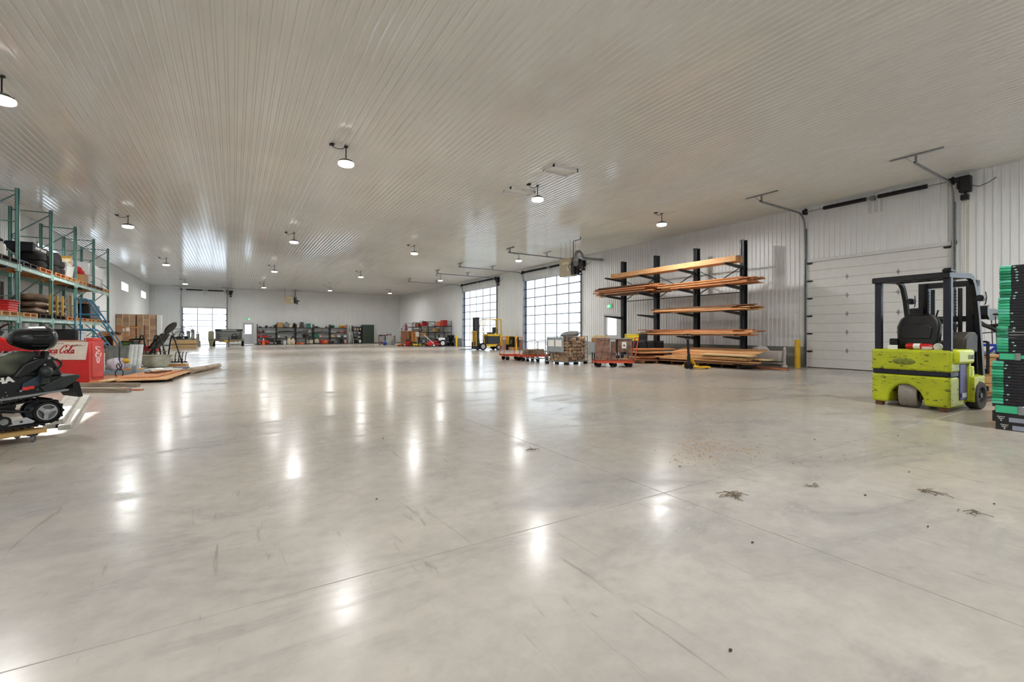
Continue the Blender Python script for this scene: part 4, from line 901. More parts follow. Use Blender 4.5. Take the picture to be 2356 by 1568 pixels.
MB().box(0.27, 0.42, -0.19, -0.184, 0.40, 0.62).build('paper_note', M_paper, sv, smooth=False); MB().lathe([(0, 0), (0.03, 0), (0.03, 0.001), (0, 0.001)], 14, M=T(0.345, -0.191, 0.50, rx=90)).build('note_seal', M_dark, sv)
for x, y in ((0.2, -0.14), (0.58, -0.14), (0.2, 0.3), (0.58, 0.3)): MB().tube([(x, y, 0.3), (x + 0.02, y - 0.02, 0.15), (x + 0.03, y - 0.03, 0.0)], [0.035, 0.02, 0.016], 8).build('leg', M_rust, sv)
bevel(MB().prism([(-0.10, 0.0), (0.12, 0.0), (0.10, 0.10), (0.08, 0.32), (0.10, 0.62), (-0.02, 0.62), (-0.02, 0.32), (-0.06, 0.12)], -0.10, 0.25).build('flue_base', M_rust, sv), 0.012)
for k in range(3): MB().box(-0.04 + k * 0.05, -0.015 + k * 0.05, -0.106, -0.10, 0.16, 0.24).build('draft_slot', M_black, sv, smooth=False)
# ------------------------------------------------------------------ firewood cage
cg = thing('firewood_cage', 'grey wire cage on a pallet base filled with split firewood', 'wire cage', (10.22, 12.90, 0), 9)
M_wire = mat('grey_wire', (140, 138, 130), 0.45, metal=0.5, var=0.15)
CW, CDp, Z0, Z1 = 1.12, 1.1, 0.13, 1.03
def mesh_wall(b, horiz, o, L):
    for k in range(8):
        u = L * k / 7
        p, q = ((u, o, Z0), (u, o, Z1)) if horiz else ((o, u, Z0), (o, u, Z1)); b.cyl(p, q, 0.009, n=5)
    for k in range(7):
        z = Z0 + (Z1 - Z0) * k / 6
        p, q = ((0, o, z), (L, o, z)) if horiz else ((o, 0, z), (o, L, z)); b.cyl(p, q, 0.009, n=5)
for nm, hz, o_, L in (('front_grid', True, 0, CW), ('back_grid', True, CDp, CW), ('left_grid', False, 0, CDp), ('right_grid', False, CW, CDp)):
    b = MB(); mesh_wall(b, hz, o_, L); b.build(nm, M_wire, cg)
for p in ((0, 0), (CW, 0), (0, CDp), (CW, CDp)): MB().cyl((*p, 0.1), (*p, 1.06), 0.016, n=8).build('corner_post', M_wire, cg)
b = MB().box(-0.02, CW + 0.02, -0.02, CDp + 0.02, 0.09, 0.13); b.build('base_frame', M_wire, cg, smooth=False)
for x in (0.05, CW / 2, CW - 0.05):
    for y in (0.05, CDp / 2, CDp - 0.05): MB().rbox(x - 0.06, x + 0.06, y - 0.06, y + 0.06, 0, 0.09, 0.02).build('foot', M_blackm, cg)
MB().box(-0.03, -0.015, 0.14, 1.0, 0.46, 1.0).build('sign_plate', mat('grey_sheet_steel', (158, 164, 168), 0.4, metal=0.3, var=0.08), cg, smooth=False)
for y in (0.62, 0.24): MB().box(-0.035, -0.03, y, y + 0.3, 0.66, 0.9).build('paper_notice', M_paper, cg, smooth=False)
FW = [wood('firewood_' + n_, c1, c2, 0, 6, 0.8) for n_, c1, c2 in (('a', (222, 190, 150), (190, 152, 112)), ('b', (204, 164, 124), (164, 124, 88)), ('c', (214, 182, 142), (176, 140, 100)), ('bark', (110, 90, 74), (74, 58, 48)))]
rf = random.Random(5); LOGM = []
for k in range(6):
    n_ = rf.choice((3, 4, 5)); a0 = rf.uniform(0, 6.28); rr = 0.075
    pts = [(rr * rf.uniform(0.75, 1.1) * math.cos(a0 + 2 * math.pi * j / n_), rr * rf.uniform(0.75, 1.1) * math.sin(a0 + 2 * math.pi * j / n_)) for j in range(n_)]
    LOGM.append([MB().prism(pts, -0.2, 0.2, axis='x').mesh('firewood_log', m_, smooth=False) for m_ in FW])
cgM = Matrix.Translation((10.22, 12.90, 0)) @ Matrix.Rotation(R(9), 4, 'Z'); nlog = 0
for lay in range(7):
    for iy in range(2):
        for ix in range(8):
            # a column of log ends along the front face and a column along the left face
            if iy == 0: c = Vector((0.09 + ix * 0.133, 0.24, 0.205 + lay * 0.122)); rz = 90
            else: c = Vector((0.24, 0.50 + ix * 0.075, 0.205 + lay * 0.122)); rz = 0
            if iy == 1 and ix % 2: continue
            if lay == 6 and rf.random() < 0.35: continue
            o = link('firewood_log', rf.choice(LOGM)[rf.choice((0, 0, 1, 1, 2, 3))]); o.matrix_world = cgM @ Matrix.Translation(c + Vector((rf.uniform(-0.015, 0.015), rf.uniform(-0.03, 0.03), rf.uniform(-0.012, 0.012)))) @ Matrix.Rotation(R(rz + rf.uniform(-7, 7)), 4, 'Z') @ Matrix.Rotation(rf.uniform(0, 6.28), 4, 'X'); nlog += 1
            tag(o, 'firewood log %s from the %s, %s layer of the wire cage' % ((['first'] + ORD[1:])[ix], ['left on the front', 'front on the left side'][iy], ['bottom', 'second', 'third', 'fourth', 'fifth', 'sixth', 'top'][lay]), 'log', 'firewood logs in the wire cage')
o = MB().tube([(0, 0, 0.02), (0.18, 0.02, 0.05), (0.42, 0.0, 0.075), (0.72, 0.02, 0.09)], [0.03, 0.09, 0.11, 0.09], 10).build('rolled_tarp', mat('grey_tarp', (124, 124, 124), 0.8, var=0.15)); o.matrix_world = cgM @ T(0.1, 0.4, 1.05, rz=-20); tag(o, 'rolled grey tarp lying on top of the firewood cage', 'tarp')
# steel cabinet between cage and stove cart
o = thing('steel_box', 'grey steel box on a black stand between firewood cage and rusty plate', 'box', (11.55, 13.0, 0), -31)
bevel(MB().box(0, 0.5, 0, 0.5, 0.42, 0.80).build('box_body', MATS['grey_sheet_steel'], o), 0.01)
for x in (0.03, 0.44):
    for y in (0.03, 0.44): MB().box(x, x + 0.04, y, y + 0.04, 0, 0.42).build('leg', M_black, o, smooth=False)
o = thing('chipped_logs_box', 'small open box of kindling behind the rusty plate', 'box', (11.6, 13.05, 0.802), -31)
MB().box(0, 0.42, 0, 0.02, 0, 0.16).box(0, 0.42, 0.36, 0.38, 0, 0.16).box(0, 0.02, 0, 0.38, 0, 0.16).box(0.40, 0.42, 0, 0.38, 0, 0.16).box(0, 0.42, 0, 0.38, 0, 0.02).build('box_shell', M_card, o, smooth=False)
for k in range(5): MB().bar((0.06 + 0.07 * k, 0.05, 0.06), (0.04 + 0.08 * k, 0.33, 0.2), 0.04, 0.04).build('kindling', FW[k % 3], o, smooth=False)
# ------------------------------------------------------------------ small orange carts, grey trolley
platform_cart('left small orange platform cart with tall tube handle', 9.78, 16.75, -8, 1.45, 0.6, 0.26, 0.72, 0.5, -0.05, group='small orange carts by the glazed door')
platform_cart('right small orange platform cart with tall tube handle, before the glazed door', 9.98, 15.85, -8, 1.6, 0.62, 0.26, 0.72, 0.5, -0.05, group='small orange carts by the glazed door')
for k in range(3):
    o = MB().rbox(-0.45, 0.45, -0.2, 0.2, 0, 0.07, 0.03, M=T(10.85, 15.95 + 0.0 * k, 0.262 + 0.072 * k, rz=-8 + 9 * k)).build('folded_sack', mat('dusty_sack', (150, 138, 116), 0.9, var=0.2)); tag(o, '%s folded dusty sack on the right small orange cart' % ['bottom', 'middle', 'top'][k], 'sack', 'sacks on the orange cart')
gt = thing('wire_trolley', 'grey tube trolley beside the firewood cage', 'trolley', (10.22, 14.72, 0), 10)
b = MB()
for y in (0, 0.6):
    b.tube([(0, y, 0.12), (0, y, 0.82), (0.04, y, 0.86), (0.5, y, 0.86), (0.54, y, 0.82), (0.54, y, 0.12)], 0.016, 8)
    b.cyl((0, y, 0.72), (0.54, y, 0.72), 0.010, n=6)
for x in (0, 0.54): b.cyl((x, 0, 0.14), (x, 0.6, 0.14), 0.014, n=8)
b.build('tube_frame', M_galv, gt)
for x in (0, 0.54):
    for y in (0, 0.6): wheel(gt, (x, y, 0.06), 0.06, 0.03, (0.3, 1, 0), 'caster_wheel', M_blackm, M_galv, 14)
MB().box(0, 0.54, 0, 0.6, 0.13, 0.15).build('shelf', M_dark, gt, smooth=False)
# ------------------------------------------------------------------ yellow forklift
yf = thing('forklift', 'old yellow forklift parked before the far glazed door on the right', 'forklift', (14.7, 27.3, 0), 176)
# local x points to the mast
M_yf = mat('forklift_yellow', (224, 178, 34), 0.45, var=0.15, scale=4)
bevel(MB().box(-0.95, 0.55, -0.45, 0.45, 0.22, 0.40).build('chassis', M_yf, yf), 0.03)
bevel(MB().box(-0.98, 0.12, -0.42, 0.42, 0.92, 1.08).build('hood', M_yf, yf), 0.05, 3)
bevel(MB().box(-0.85, 0.10, -0.40, 0.40, 0.40, 0.92).build('battery_bay', M_black, yf), 0.02)
bevel(MB().box(-1.0, -0.80, -0.45, 0.45, 0.2, 1.0).build('counterweight', M_yf, yf), 0.06, 3)
for y in (-0.40, 0.40):
    b = MB(); pts = [(-0.92, y, 1.05), (-0.90, y, 2.02), (-0.84, y, 2.08), (-0.55, y, 2.08)]
    for p, q in zip(pts, pts[1:]): b.bar(p, q, 0.07, 0.08)
    b.build('guard_post', M_yf, yf, smooth=False)
    b = MB(); pts = [(-0.55, y, 2.08), (0.25, y, 2.06), (0.45, y, 1.2), (0.34, y, 0.42)]
    for p, q in zip(pts, pts[1:]): b.bar(p, q, 0.035, 0.04)
    b.build('guard_front_leg', M_galv if False else M_yf, yf, smooth=False)
for k in range(5): MB().bar((-0.84 + k * 0.26, -0.40, 2.08), (-0.84 + k * 0.26, 0.40, 2.08), 0.03, 0.03).build('roof_bar', M_dark, yf, smooth=False)
bevel(MB().box(-0.55, -0.10, -0.22, 0.22, 1.08, 1.2).build('seat_cushion', M_seat, yf), 0.03); bevel(MB().box(-0.62, -0.50, -0.22, 0.22, 1.15, 1.55).build('seat_back', M_seat, yf), 0.03)
MB().tube([(0.3, 0, 0.9), (0.15, 0, 1.3)], 0.02, 8).build('steering_column', M_black, yf)
qd = Vector((-0.5, 0, 0.86)).to_track_quat('Z', 'Y').to_matrix().to_4x4()
MB().tube([(0.15 * math.cos(a * 0.3927), 0.15 * math.sin(a * 0.3927), 0) for a in range(16)], 0.012, 6, closed=True, M=Matrix.Translation((0.14, 0, 1.32)) @ qd).build('steering_wheel', M_black, yf)
for x, y, r_ in ((-0.68, -0.42, 0.19), (-0.68, 0.42, 0.19), (0.48, -0.44, 0.25), (0.48, 0.44, 0.25)): wheel(yf, (x, y, r_), r_, 0.17, (0, 1 if y > 0 else -1, 0), 'wheel', M_blackm, mat('pale_hub', (190, 188, 180), 0.5))
for y in (-0.28, 0.28): MB().box(0.70, 0.88, y - 0.085, y + 0.085, 0.08, 2.2).build('mast_rail', M_dark, yf, smooth=False)
for z in (0.4, 1.3, 2.1): MB().box(0.74, 0.84, -0.28, 0.28, z, z + 0.08).build('mast_crossbar', M_dark, yf, smooth=False)
MB().cyl((0.8, 0, 0.2), (0.8, 0, 2.0), 0.05, n=10).build('lift_cylinder', mat('pitted_steel', (120, 104, 90), 0.5, metal=0.4, var=0.3, scale=20), yf)
for k in range(6): MB().box(0.92, 0.95, -0.42 + k * 0.16, -0.38 + k * 0.16, 0.3, 1.25).build('backrest_bar', M_yf, yf, smooth=False)
MB().box(0.92, 0.96, -0.44, 0.44, 1.22, 1.28).box(0.92, 0.96, -0.44, 0.44, 0.28, 0.36).build('backrest_frame', M_yf, yf, smooth=False)
for y in (-0.22, 0.22): MB().prism([(0.96, 0.05), (0.96, 0.55), (1.0, 0.55), (1.01, 0.09), (1.9, 0.065), (1.9, 0.05)], y - 0.05, y + 0.05).build('fork', M_dark, yf, smooth=False)
MB().cyl((-0.7, 0.2, 1.08), (-0.7, 0.2, 1.45), 0.03, n=8).build('beacon_stalk', M_dark, yf)
o = thing('battery_charger', 'yellow and black battery charger on the floor behind the orange carts', 'charger', (16.2, 26.78, 0), 180)
bevel(MB().box(-0.2, 0.2, -0.2, 0.2, 0.35, 0.95).build('charger_case', M_yf, o), 0.03); MB().box(-0.22, -0.2, -0.14, 0.14, 0.45, 0.8).build('charger_vent', M_black, o, smooth=False); MB().box(-0.18, 0.18, -0.18, 0.18, 0, 0.35).build('charger_stand', M_black, o, smooth=False)
o = thing('black_battery_case', 'black industrial battery box against the wall between the glazed doors', 'battery', (16.22, 26.24, 0), 90)
bevel(MB().box(-0.2, 0.2, -0.25, 0.25, 0.2, 0.9).build('battery_case', M_black, o), 0.02); MB().box(-0.24, 0.24, -0.28, 0.28, 0, 0.2).build('wooden_base', WOODS['tan'], o, smooth=False); MB().box(-0.12, 0.05, 0.25, 0.26, 0.4, 0.7).build('grey_plate', M_galv, o, smooth=False)
# ------------------------------------------------------------------ unit heaters
M_tan = mat('tan_heater_enamel', (188, 176, 148), 0.45, var=0.06)
def heater(label, x, y, z, rz, flue):
    t = thing('unit_heater', label, 'heater', (x, y, z), rz, 'tan unit heaters')
    bevel(MB().box(-0.05, 0.35, -0.42, 0.42, 0, 0.82).build('cabinet', M_tan, t), 0.02)
    MB().box(-0.055, -0.05, -0.30, 0.18, 0.55, 0.66).build('rating_label', mat('cream_label', (224, 212, 186), 0.5), t, smooth=False)
    MB().box(-0.055, -0.05, -0.36, -0.18, 0.22, 0.46).build('warning_label', MATS['cream_label'], t, smooth=False)
    for k in range(6): MB().box(0.35, 0.36, -0.40, 0.40, 0.08 + k * 0.11, 0.14 + k * 0.11).build('louvre', M_dark, t, smooth=False)
    b = MB().box(-0.02, 0.33, -0.62, -0.42, 0.05, 0.60); b.build('burner_box', M_dark, t, smooth=False)
    b = MB().box(0.0, 0.3, -0.85, -0.62, 0.0, 0.04).cyl((0.1, -0.72, 0.04), (0.1, -0.72, 0.4), 0.04, n=10).cyl((0.1, -0.62, 0.35), (0.1, -0.95, 0.30), 0.05, n=10).cyl((0.2, -0.62, 0.2), (0.2, -0.8, 0.15), 0.06, n=10); b.build('gas_valve', M_black, t)
    MB().cyl((0.15, -0.56, 0.6), (0.15, -0.56, 0.75), 0.13, n=16).cyl((0.05, -0.66, 0.5), (0.05, -0.72, 0.5), 0.12, n=14).build('blower', M_galv, t)
    top = H - 0.02 - z
    for xx, yy in ((0.0, -0.35), (0.3, -0.35), (0.0, 0.35), (0.3, 0.35)): MB().cyl((xx, yy, 0.8), (xx, yy, top), 0.006, n=5).build('hanging_rod', M_dark, t)
    MB().tube([(0.05, -0.5, 0.55), (0.05, -0.5, top - 0.14), (0.05, -0.52, top - 0.10), (0.05, -0.95, top - 0.10), (0.05, -1.0, top - 0.08), (0.05, -1.0, top)], 0.018, 8).build('gas_pipe', M_black, t)
    MB().tube([(0.0, -0.5, 0.5), (-0.06, -0.4, 0.52), (-0.09, -0.3, 0.42), (-0.06, -0.38, 0.25), (0.02, -0.5, 0.12)], 0.012, 6).build('conduit', M_black, t)
    if flue: MB().tube([(0.15, -0.56, 0.7), (0.15, -0.56, 0.95), (0.22, -0.54, 1.07), (0.40, -0.48, 1.12), (0.6, -0.38, 1.08), (0.74, -0.30, 0.96), (0.9, -0.2, 0.88), (flue[0], flue[1], 1.2)], 0.075, 12).build('flue_pipe', M_galv, t)
    else: MB().tube([(0.15, -0.56, 0.7), (0.15, -0.56, top - 0.01)], 0.06, 12).build('flue_pipe', M_galv, t)
    return t
heater('tan unit heater hung before the glazed door beside the lumber rack', 13.15, 16.7, 3.78, 0, (3.33, 1.15))
heater('tan unit heater hung near the end wall above the black shelving', 4.6, 49.2, 3.98, 88, None)
# ------------------------------------------------------------------ snowmobile on a dolly (left foreground)
M_camo = mat('camo_seat_vinyl', (96, 100, 80), 0.55, rgb2=(34, 38, 32), scale=4.5, var=0.3)
M_sled = mat('gloss_black_plastic', (20, 21, 24), 0.28, var=0.25, scale=3)
M_tun = mat('greenish_black_metal', (40, 46, 44), 0.4, var=0.3, scale=4)
SN = thing('snowmobile', 'black snowmobile with camouflage seat and thick backrest, riding on a wooden dolly', 'snowmobile', (-1.75, 6.88, 0), 33.7)
# local x points to the tail, y away from the viewer
bevel(MB().prism([(-2.0, 0.40), (-2.0, 0.71), (-0.15, 0.71), (0.15, 0.68), (0.16, 0.52), (-0.345, 0.415)][::-1], 0.02, 0.44).build('tunnel', M_sled, SN), 0.012)
bevel(MB().prism([(0.0, 0.50), (0.17, 0.545), (0.285, 0.64), (0.30, 0.67), (0.28, 0.69), (0.14, 0.68), (-0.05, 0.58)][::-1], 0.0, 0.46).build('tail_fairing', M_tun, SN), 0.015)
MB().prism([(-1.9, 0.325), (-1.9, 0.35), (0.16, 0.535), (0.19, 0.53), (0.18, 0.515)][::-1], -0.02, 0.02).build('footboard_edge', M_galv, SN, smooth=False)
sp_ = [(-1.95, 0.70), (-1.95, 0.82), (-1.2, 0.84), (-0.6, 0.88), (-0.345, 0.925), (-0.12, 0.968), (-0.04, 0.955), (-0.10, 0.80), (-0.18, 0.70)]
bevel(MB().prism(sp_[::-1], 0.04, 0.42).build('seat', M_camo, SN), 0.045, 3)
bevel(MB().prism([(-0.24, 0.70), (-0.17, 0.80), (-0.04, 0.885), (0.03, 0.90), (0.08, 0.88), (0.115, 0.80), (0.16, 0.68)][::-1], 0.01, 0.45).build('rear_trunk', M_sled, SN), 0.035, 3)
bevel(MB().prism([(-0.26, 0.70), (-0.20, 0.69), (-0.08, 0.76), (0.01, 0.86), (0.0, 0.90), (-0.06, 0.895), (-0.18, 0.83)][::-1], -0.03, 0.03).build('side_bolster', M_sled, SN), 0.015)
MB().tube([(0.02, -0.02, 0.875), (0.08, -0.03, 0.87), (0.115, -0.03, 0.84), (0.115, -0.03, 0.80), (0.075, -0.03, 0.755), (0.05, -0.03, 0.735)], 0.012, 8).build('grab_handle', M_sled, SN)
MB().prism([(-0.02, 0.86), (0.05, 0.865), (0.06, 0.895), (0.01, 0.92), (-0.015, 0.91)][::-1], -0.03, 0.45).build('backrest_mount', M_tun, SN, smooth=False)
MB().lathe([(0.0, -0.06), (0.035, -0.055), (0.055, -0.03), (0.06, 0.0), (0.052, 0.03), (0.03, 0.052), (0, 0.058)], 18, c=(-0.02, -0.06, 0.745)).cyl((-0.02, -0.06, 0.69), (-0.03, -0.04, 0.62), 0.035, n=12).cyl((0.0, -0.06, 0.745), (0.06, -0.05, 0.735), 0.012, n=8).build('hitch_lamp', M_tun, SN)
bevel(MB().prism([(-0.19, 0.55), (-0.05, 0.60), (0.02, 0.68), (-0.04, 0.76), (-0.06, 0.70), (-0.18, 0.63)][::-1], -0.012, 0.02).build('side_bracket', mat('slate_blue_metal', (52, 66, 80), 0.4, metal=0.3), SN), 0.006)
MB().box(-0.185, -0.135, -0.016, -0.012, 0.558, 0.592, M=T(0, 0, 0)).box(-0.133, -0.095, -0.016, -0.012, 0.566, 0.598).build('red_reflector', mat('red_reflector', (226, 60, 50), 0.25), SN, smooth=False)
text('YAMAHA', 0.078, 'tunnel_lettering', M_paper, SN, T(-0.44, 0.018, 0.652, rx=90, ry=-8), extrude=0.002, bold=0.005, width=0.42)
b = MB(); rr_ = random.Random(2)
for x, z in ((-0.32, 0.50), (-0.29, 0.515), (-0.27, 0.47), (-0.25, 0.49), (-0.22, 0.475), (-0.19, 0.475), (-0.30, 0.55), (-0.06, 0.55), (-0.03, 0.58), (0.03, 0.63), (0.05, 0.60), (0.0, 0.615), (-0.33, 0.45), (-0.11, 0.50)): b.cyl((x, 0.021, z), (x, 0.012, z), 0.006, n=8)
o = b.build('rivets', M_galv, SN); o['kind'] = 'stuff'
for x, y, z, r_ in ((-0.20, -0.015, 0.555, 0.011), (0.015, -0.035, 0.89, 0.014), (0.05, -0.045, 0.735, 0.012), (-0.02, -0.035, 0.82, 0.011)): MB().cyl((x, y, z), (x, y - 0.008, z), r_, n=10).build('bolt', M_galv, SN)
# backrest: a padded barrel whose axis follows the sled, ribbed in the middle
prof = [(0.0, -0.305), (0.05, -0.30), (0.09, -0.27), (0.125, -0.21), (0.147, -0.15), (0.155, -0.12), (0.157, -0.01), (0.163, 0.0), (0.16, 0.03), (0.14, 0.07), (0.10, 0.10), (0.05, 0.115), (0.0, 0.118)]
MB().lathe(prof, 28, M=T(0.045, 0.20, 1.105, ry=90) @ Matrix.Diagonal((0.84, 1.12, 0.90, 1.0))).build('backrest_pad', M_sled, SN)
for k in range(6):
    dz = -0.08 + 0.032 * k; yy = 0.20 - 1.12 / 0.84 * math.sqrt(0.131 ** 2 - dz ** 2)
    MB().cyl((-0.09, yy + 0.004, 1.105 + dz), (0.035, yy + 0.002, 1.105 + dz), 0.011, n=8).build('backrest_rib', M_sled, SN)
for x0, x1 in ((-0.20, -0.26), (0.03, 0.02)): MB().bar((x0, 0.10, 0.96), (x1, 0.12, 0.84), 0.05, 0.05).bar((x0, 0.32, 0.96), (x1, 0.32, 0.84), 0.05, 0.05).build('backrest_strut', M_sled, SN, smooth=False)
MB().prism([(0.24, 0.62), (0.30, 0.60), (0.335, 0.43), (0.30, 0.425), (0.25, 0.52)][::-1], 0.04, 0.42).build('snow_flap', M_blackm, SN, smooth=False)
# track and suspension
tp = [(-1.7, 0.18), (-0.2, 0.165), (0.0, 0.175)] + [(0.03 + 0.125 * math.cos(R(a)), 0.295 + 0.125 * math.sin(R(a))) for a in range(-75, 106, 20)] + [(-0.10, 0.43), (-0.35, 0.40), (-0.9, 0.42), (-1.7, 0.38)]
b = MB()
for p, q in zip(tp, tp[1:]): b.bar((p[0], 0.22, p[1]), (q[0], 0.22, q[1]), 0.36, 0.014, up=(0.01, 0, 1) if abs(q[0] - p[0]) > abs(q[1] - p[1]) else (1, 0, 0.01))
b.build('track_belt', M_blackm, SN, smooth=False)
b = MB(); acc = 0.0
for p, q in zip(tp, tp[1:]):
    d = Vector((q[0] - p[0], 0, q[1] - p[1])); L = d.length; n_ = Vector((d.z, 0, -d.x)).normalized(); t_ = -acc
    while t_ < L - 0.01:
        if t_ >= 0:
            c = Vector((p[0], 0, p[1])) + d * (t_ / L); b.bar(tuple(c + Vector((0, 0.05, 0)) + n_ * 0.012), tuple(c + Vector((0, 0.39, 0)) + n_ * 0.012), 0.02, 0.026)
        t_ += 0.055
    acc = (L - t_ + 0.055) % 0.055
o = b.build('track_lugs', M_blackm, SN, smooth=False); o['kind'] = 'stuff'
M_hub = mat('silver_hub', (178, 178, 180), 0.35, metal=0.6, var=0.08)
for y in (0.055, 0.36):
    Mx = T(0.025, y, 0.295, rx=90)
    t = MB().lathe([(0.085, -0.02), (0.108, -0.018), (0.112, 0), (0.108, 0.018), (0.085, 0.02), (0.085, -0.02)], 26, M=Mx).build('rear_idler_wheel', M_blackm, SN)
    b = MB().lathe([(0.076, -0.012), (0.086, -0.012), (0.086, 0.024), (0.076, 0.024), (0.076, -0.012)], 26, M=Mx).lathe([(0, 0.0), (0.032, 0.0), (0.03, 0.026), (0.012, 0.03), (0, 0.03)], 16, M=Mx)
    for k in range(3): a = R(20 + 120 * k); b.bar((0.02 * math.cos(a), 0.02 * math.sin(a), 0.014), (0.08 * math.cos(a), 0.08 * math.sin(a), 0.014), 0.035, 0.018, M=Mx)
    b.build('wheel_spider', M_hub, t)
for x in (-0.30, -0.62, -1.0, -1.5): wheel(SN, (x, 0.06, 0.24), 0.055, 0.03, (0, -1, 0), 'bogie_wheel', M_blackm, M_galv, 16)
bevel(MB().prism([(-1.7, 0.175), (-0.08, 0.19), (-0.06, 0.21), (-0.13, 0.262), (-0.24, 0.225), (-0.36, 0.215), (-1.7, 0.23)][::-1], 0.065, 0.08).build('slide_rail', mat('pale_alloy', (200, 202, 206), 0.35, metal=0.4), SN), 0.003)
for x in (-0.25, -0.17): MB().cyl((x, 0.063, 0.212 if x < -0.2 else 0.22), (x, 0.055, 0.212 if x < -0.2 else 0.22), 0.011, n=10).build('rail_bolt', M_black, SN)
MB().cyl((-0.38, 0.12, 0.37), (-0.20, 0.12, 0.33), 0.022, n=10).cyl((-0.2, 0.12, 0.33), (-0.02, 0.10, 0.295), 0.014, n=10).build('shock_absorber', M_dark, SN)
MB().bar((-0.9, 0.1, 0.39), (-0.35, 0.1, 0.36), 0.03, 0.04).bar((-0.35, 0.1, 0.38), (-0.3, 0.1, 0.24), 0.03, 0.04).build('suspension_arm', M_black, SN, smooth=False)
# nose of the sled (outside the picture)
bevel(MB().prism([(-2.7, 0.42), (-2.75, 0.60), (-2.45, 0.86), (-2.1, 0.98), (-1.85, 0.90), (-1.9, 0.45)][::-1], -0.04, 0.50).build('hood', M_sled, SN), 0.06, 3)
MB().prism([(-2.25, 0.96), (-2.05, 1.25), (-2.0, 1.24), (-2.1, 0.96)][::-1], 0.03, 0.43).build('windshield', M_sled, SN, smooth=False)
MB().tube([(-1.85, -0.12, 1.02), (-1.95, 0.05, 1.06), (-1.95, 0.40, 1.06), (-1.85, 0.58, 1.02)], 0.014, 8).build('handlebar', M_black, SN)
for y in (-0.35, 0.80):
    MB().prism([(-2.0, 0.13), (-3.0, 0.13), (-3.2, 0.25), (-3.17, 0.26), (-2.98, 0.155), (-2.0, 0.155)], y - 0.07, y + 0.07).build('ski', M_black, SN, smooth=False)
    MB().bar((-2.45, y, 0.15), (-2.4, 0.23, 0.5), 0.04, 0.05).build('ski_leg', M_dark, SN, smooth=False)
# dolly
M_ply = wood('dolly_pine', (206, 170, 108), (176, 136, 76), 0, 4)
DL = thing('wooden_dolly', 'low pine plank dolly on casters under the black snowmobile', 'dolly', (-1.75, 6.88, 0), 33.7)
for y in (0.0, 0.29): bevel(MB().box(-3.3, -0.0, y - 0.03, y + 0.13, 0.085, 0.125).build('plank', M_ply, DL), 0.004)
for x in (-0.12, -1.5, -2.9):
    MB().box(x - 0.06, x + 0.06, -0.03, 0.42, 0.08, 0.085).build('cross_plate', M_dark, DL, smooth=False)
    for y in (-0.0, 0.37):
        wheel(DL, (x + 0.02, y, 0.034), 0.034, 0.03, (0.75, -0.66, 0), 'caster_wheel', mat('grey_caster_rubber', (120, 120, 120), 0.6), M_galv, 18)
        MB().box(x - 0.02, x + 0.05, y - 0.03, y + 0.03, 0.066, 0.082).build('caster_fork', M_dark, DL, smooth=False)
# ------------------------------------------------------------------ red snowmobile behind
RS = thing('snowmobile', 'red snowmobile cowl behind the black snowmobile backrest', 'snowmobile', (-2.68, 9.38, 0), 20)
M_redg = mat('gloss_red_plastic', (200, 24, 26), 0.22, var=0.1, scale=2)
bevel(MB().prism([(-1.0, 0.55), (-1.0, 1.30), (-0.55, 1.24), (-0.15, 1.10), (0.10, 0.98), (0.16, 0.86), (0.05, 0.80), (-0.2, 0.62)][::-1], 0.0, 0.7).build('cowl', M_redg, RS), 0.07, 3)
bevel(MB().prism([(-0.4, 0.78), (0.0, 0.90), (0.22, 0.98), (0.24, 0.82), (0.05, 0.76)][::-1], -0.05, 0.02).build('side_panel', M_redg, RS), 0.02)
MB().prism([(-0.9, 1.26), (-0.45, 1.36), (-0.12, 1.18), (-0.15, 1.12), (-0.55, 1.25)][::-1], 0.1, 0.6).build('windshield', M_sled, RS, smooth=False)
MB().tube([(-0.2, 0.1, 1.2), (-0.13, 0.0, 1.27), (-0.08, -0.08, 1.30)], 0.015, 8).build('handlebar', M_black, RS)
bevel(MB().box(-2.2, -0.9, 0.1, 0.6, 0.5, 0.95).build('seat', M_sled, RS), 0.06)
bevel(MB().box(-2.2, 0.0, 0.1, 0.6, 0.0, 0.5).build('track_body', M_blackm, RS), 0.08)
# ------------------------------------------------------------------ soft drink cooler
CL = thing('drinks_cooler', 'old red and cream soft drink chest cooler behind the snowmobile', 'cooler', (-4.09, 14.76, 0), -33)
M_ckr = mat('cooler_red', (196, 26, 24), 0.35, var=0.1, scale=3); M_ckp = mat('faded_cooler_red', (206, 84, 80), 0.45, var=0.14, scale=4); M_crm = mat('cream_enamel', (216, 204, 190), 0.5, var=0.08, scale=5)
bevel(MB().prism([(0.0, 0.0), (0.0, 0.98), (0.10, 0.995), (0.36, 0.985), (0.36, 0.0)], 0.0, 1.5, axis='x').build('body', M_ckr, CL), 0.015)
MB().prism([(0.02, 0.55), (0.01, 0.955), (1.49, 0.955), (1.43, 0.545)][::-1], -0.012, 0.002).build('cream_panel', M_crm, CL, smooth=False)
MB().prism([(0.02, 0.955), (0.02, 0.985), (1.44, 0.985), (1.44, 0.955)][::-1], -0.014, 0.002).build('worn_edge', mat('worn_steel_edge', (160, 146, 122), 0.6, var=0.2), CL, smooth=False)
bevel(MB().box(1.5, 1.512, 0.0, 0.36, 0.0, 0.97).build('faded_side', M_ckp, CL), 0.004)
bevel(MB().box(1.512, 1.545, 0.05, 0.31, 0.14, 0.93).build('side_plate', M_ckp, CL), 0.008)
bevel(MB().box(1.3, 1.48, 0.12, 0.33, 0.985, 1.05).build('coin_box', M_ckp, CL), 0.01)
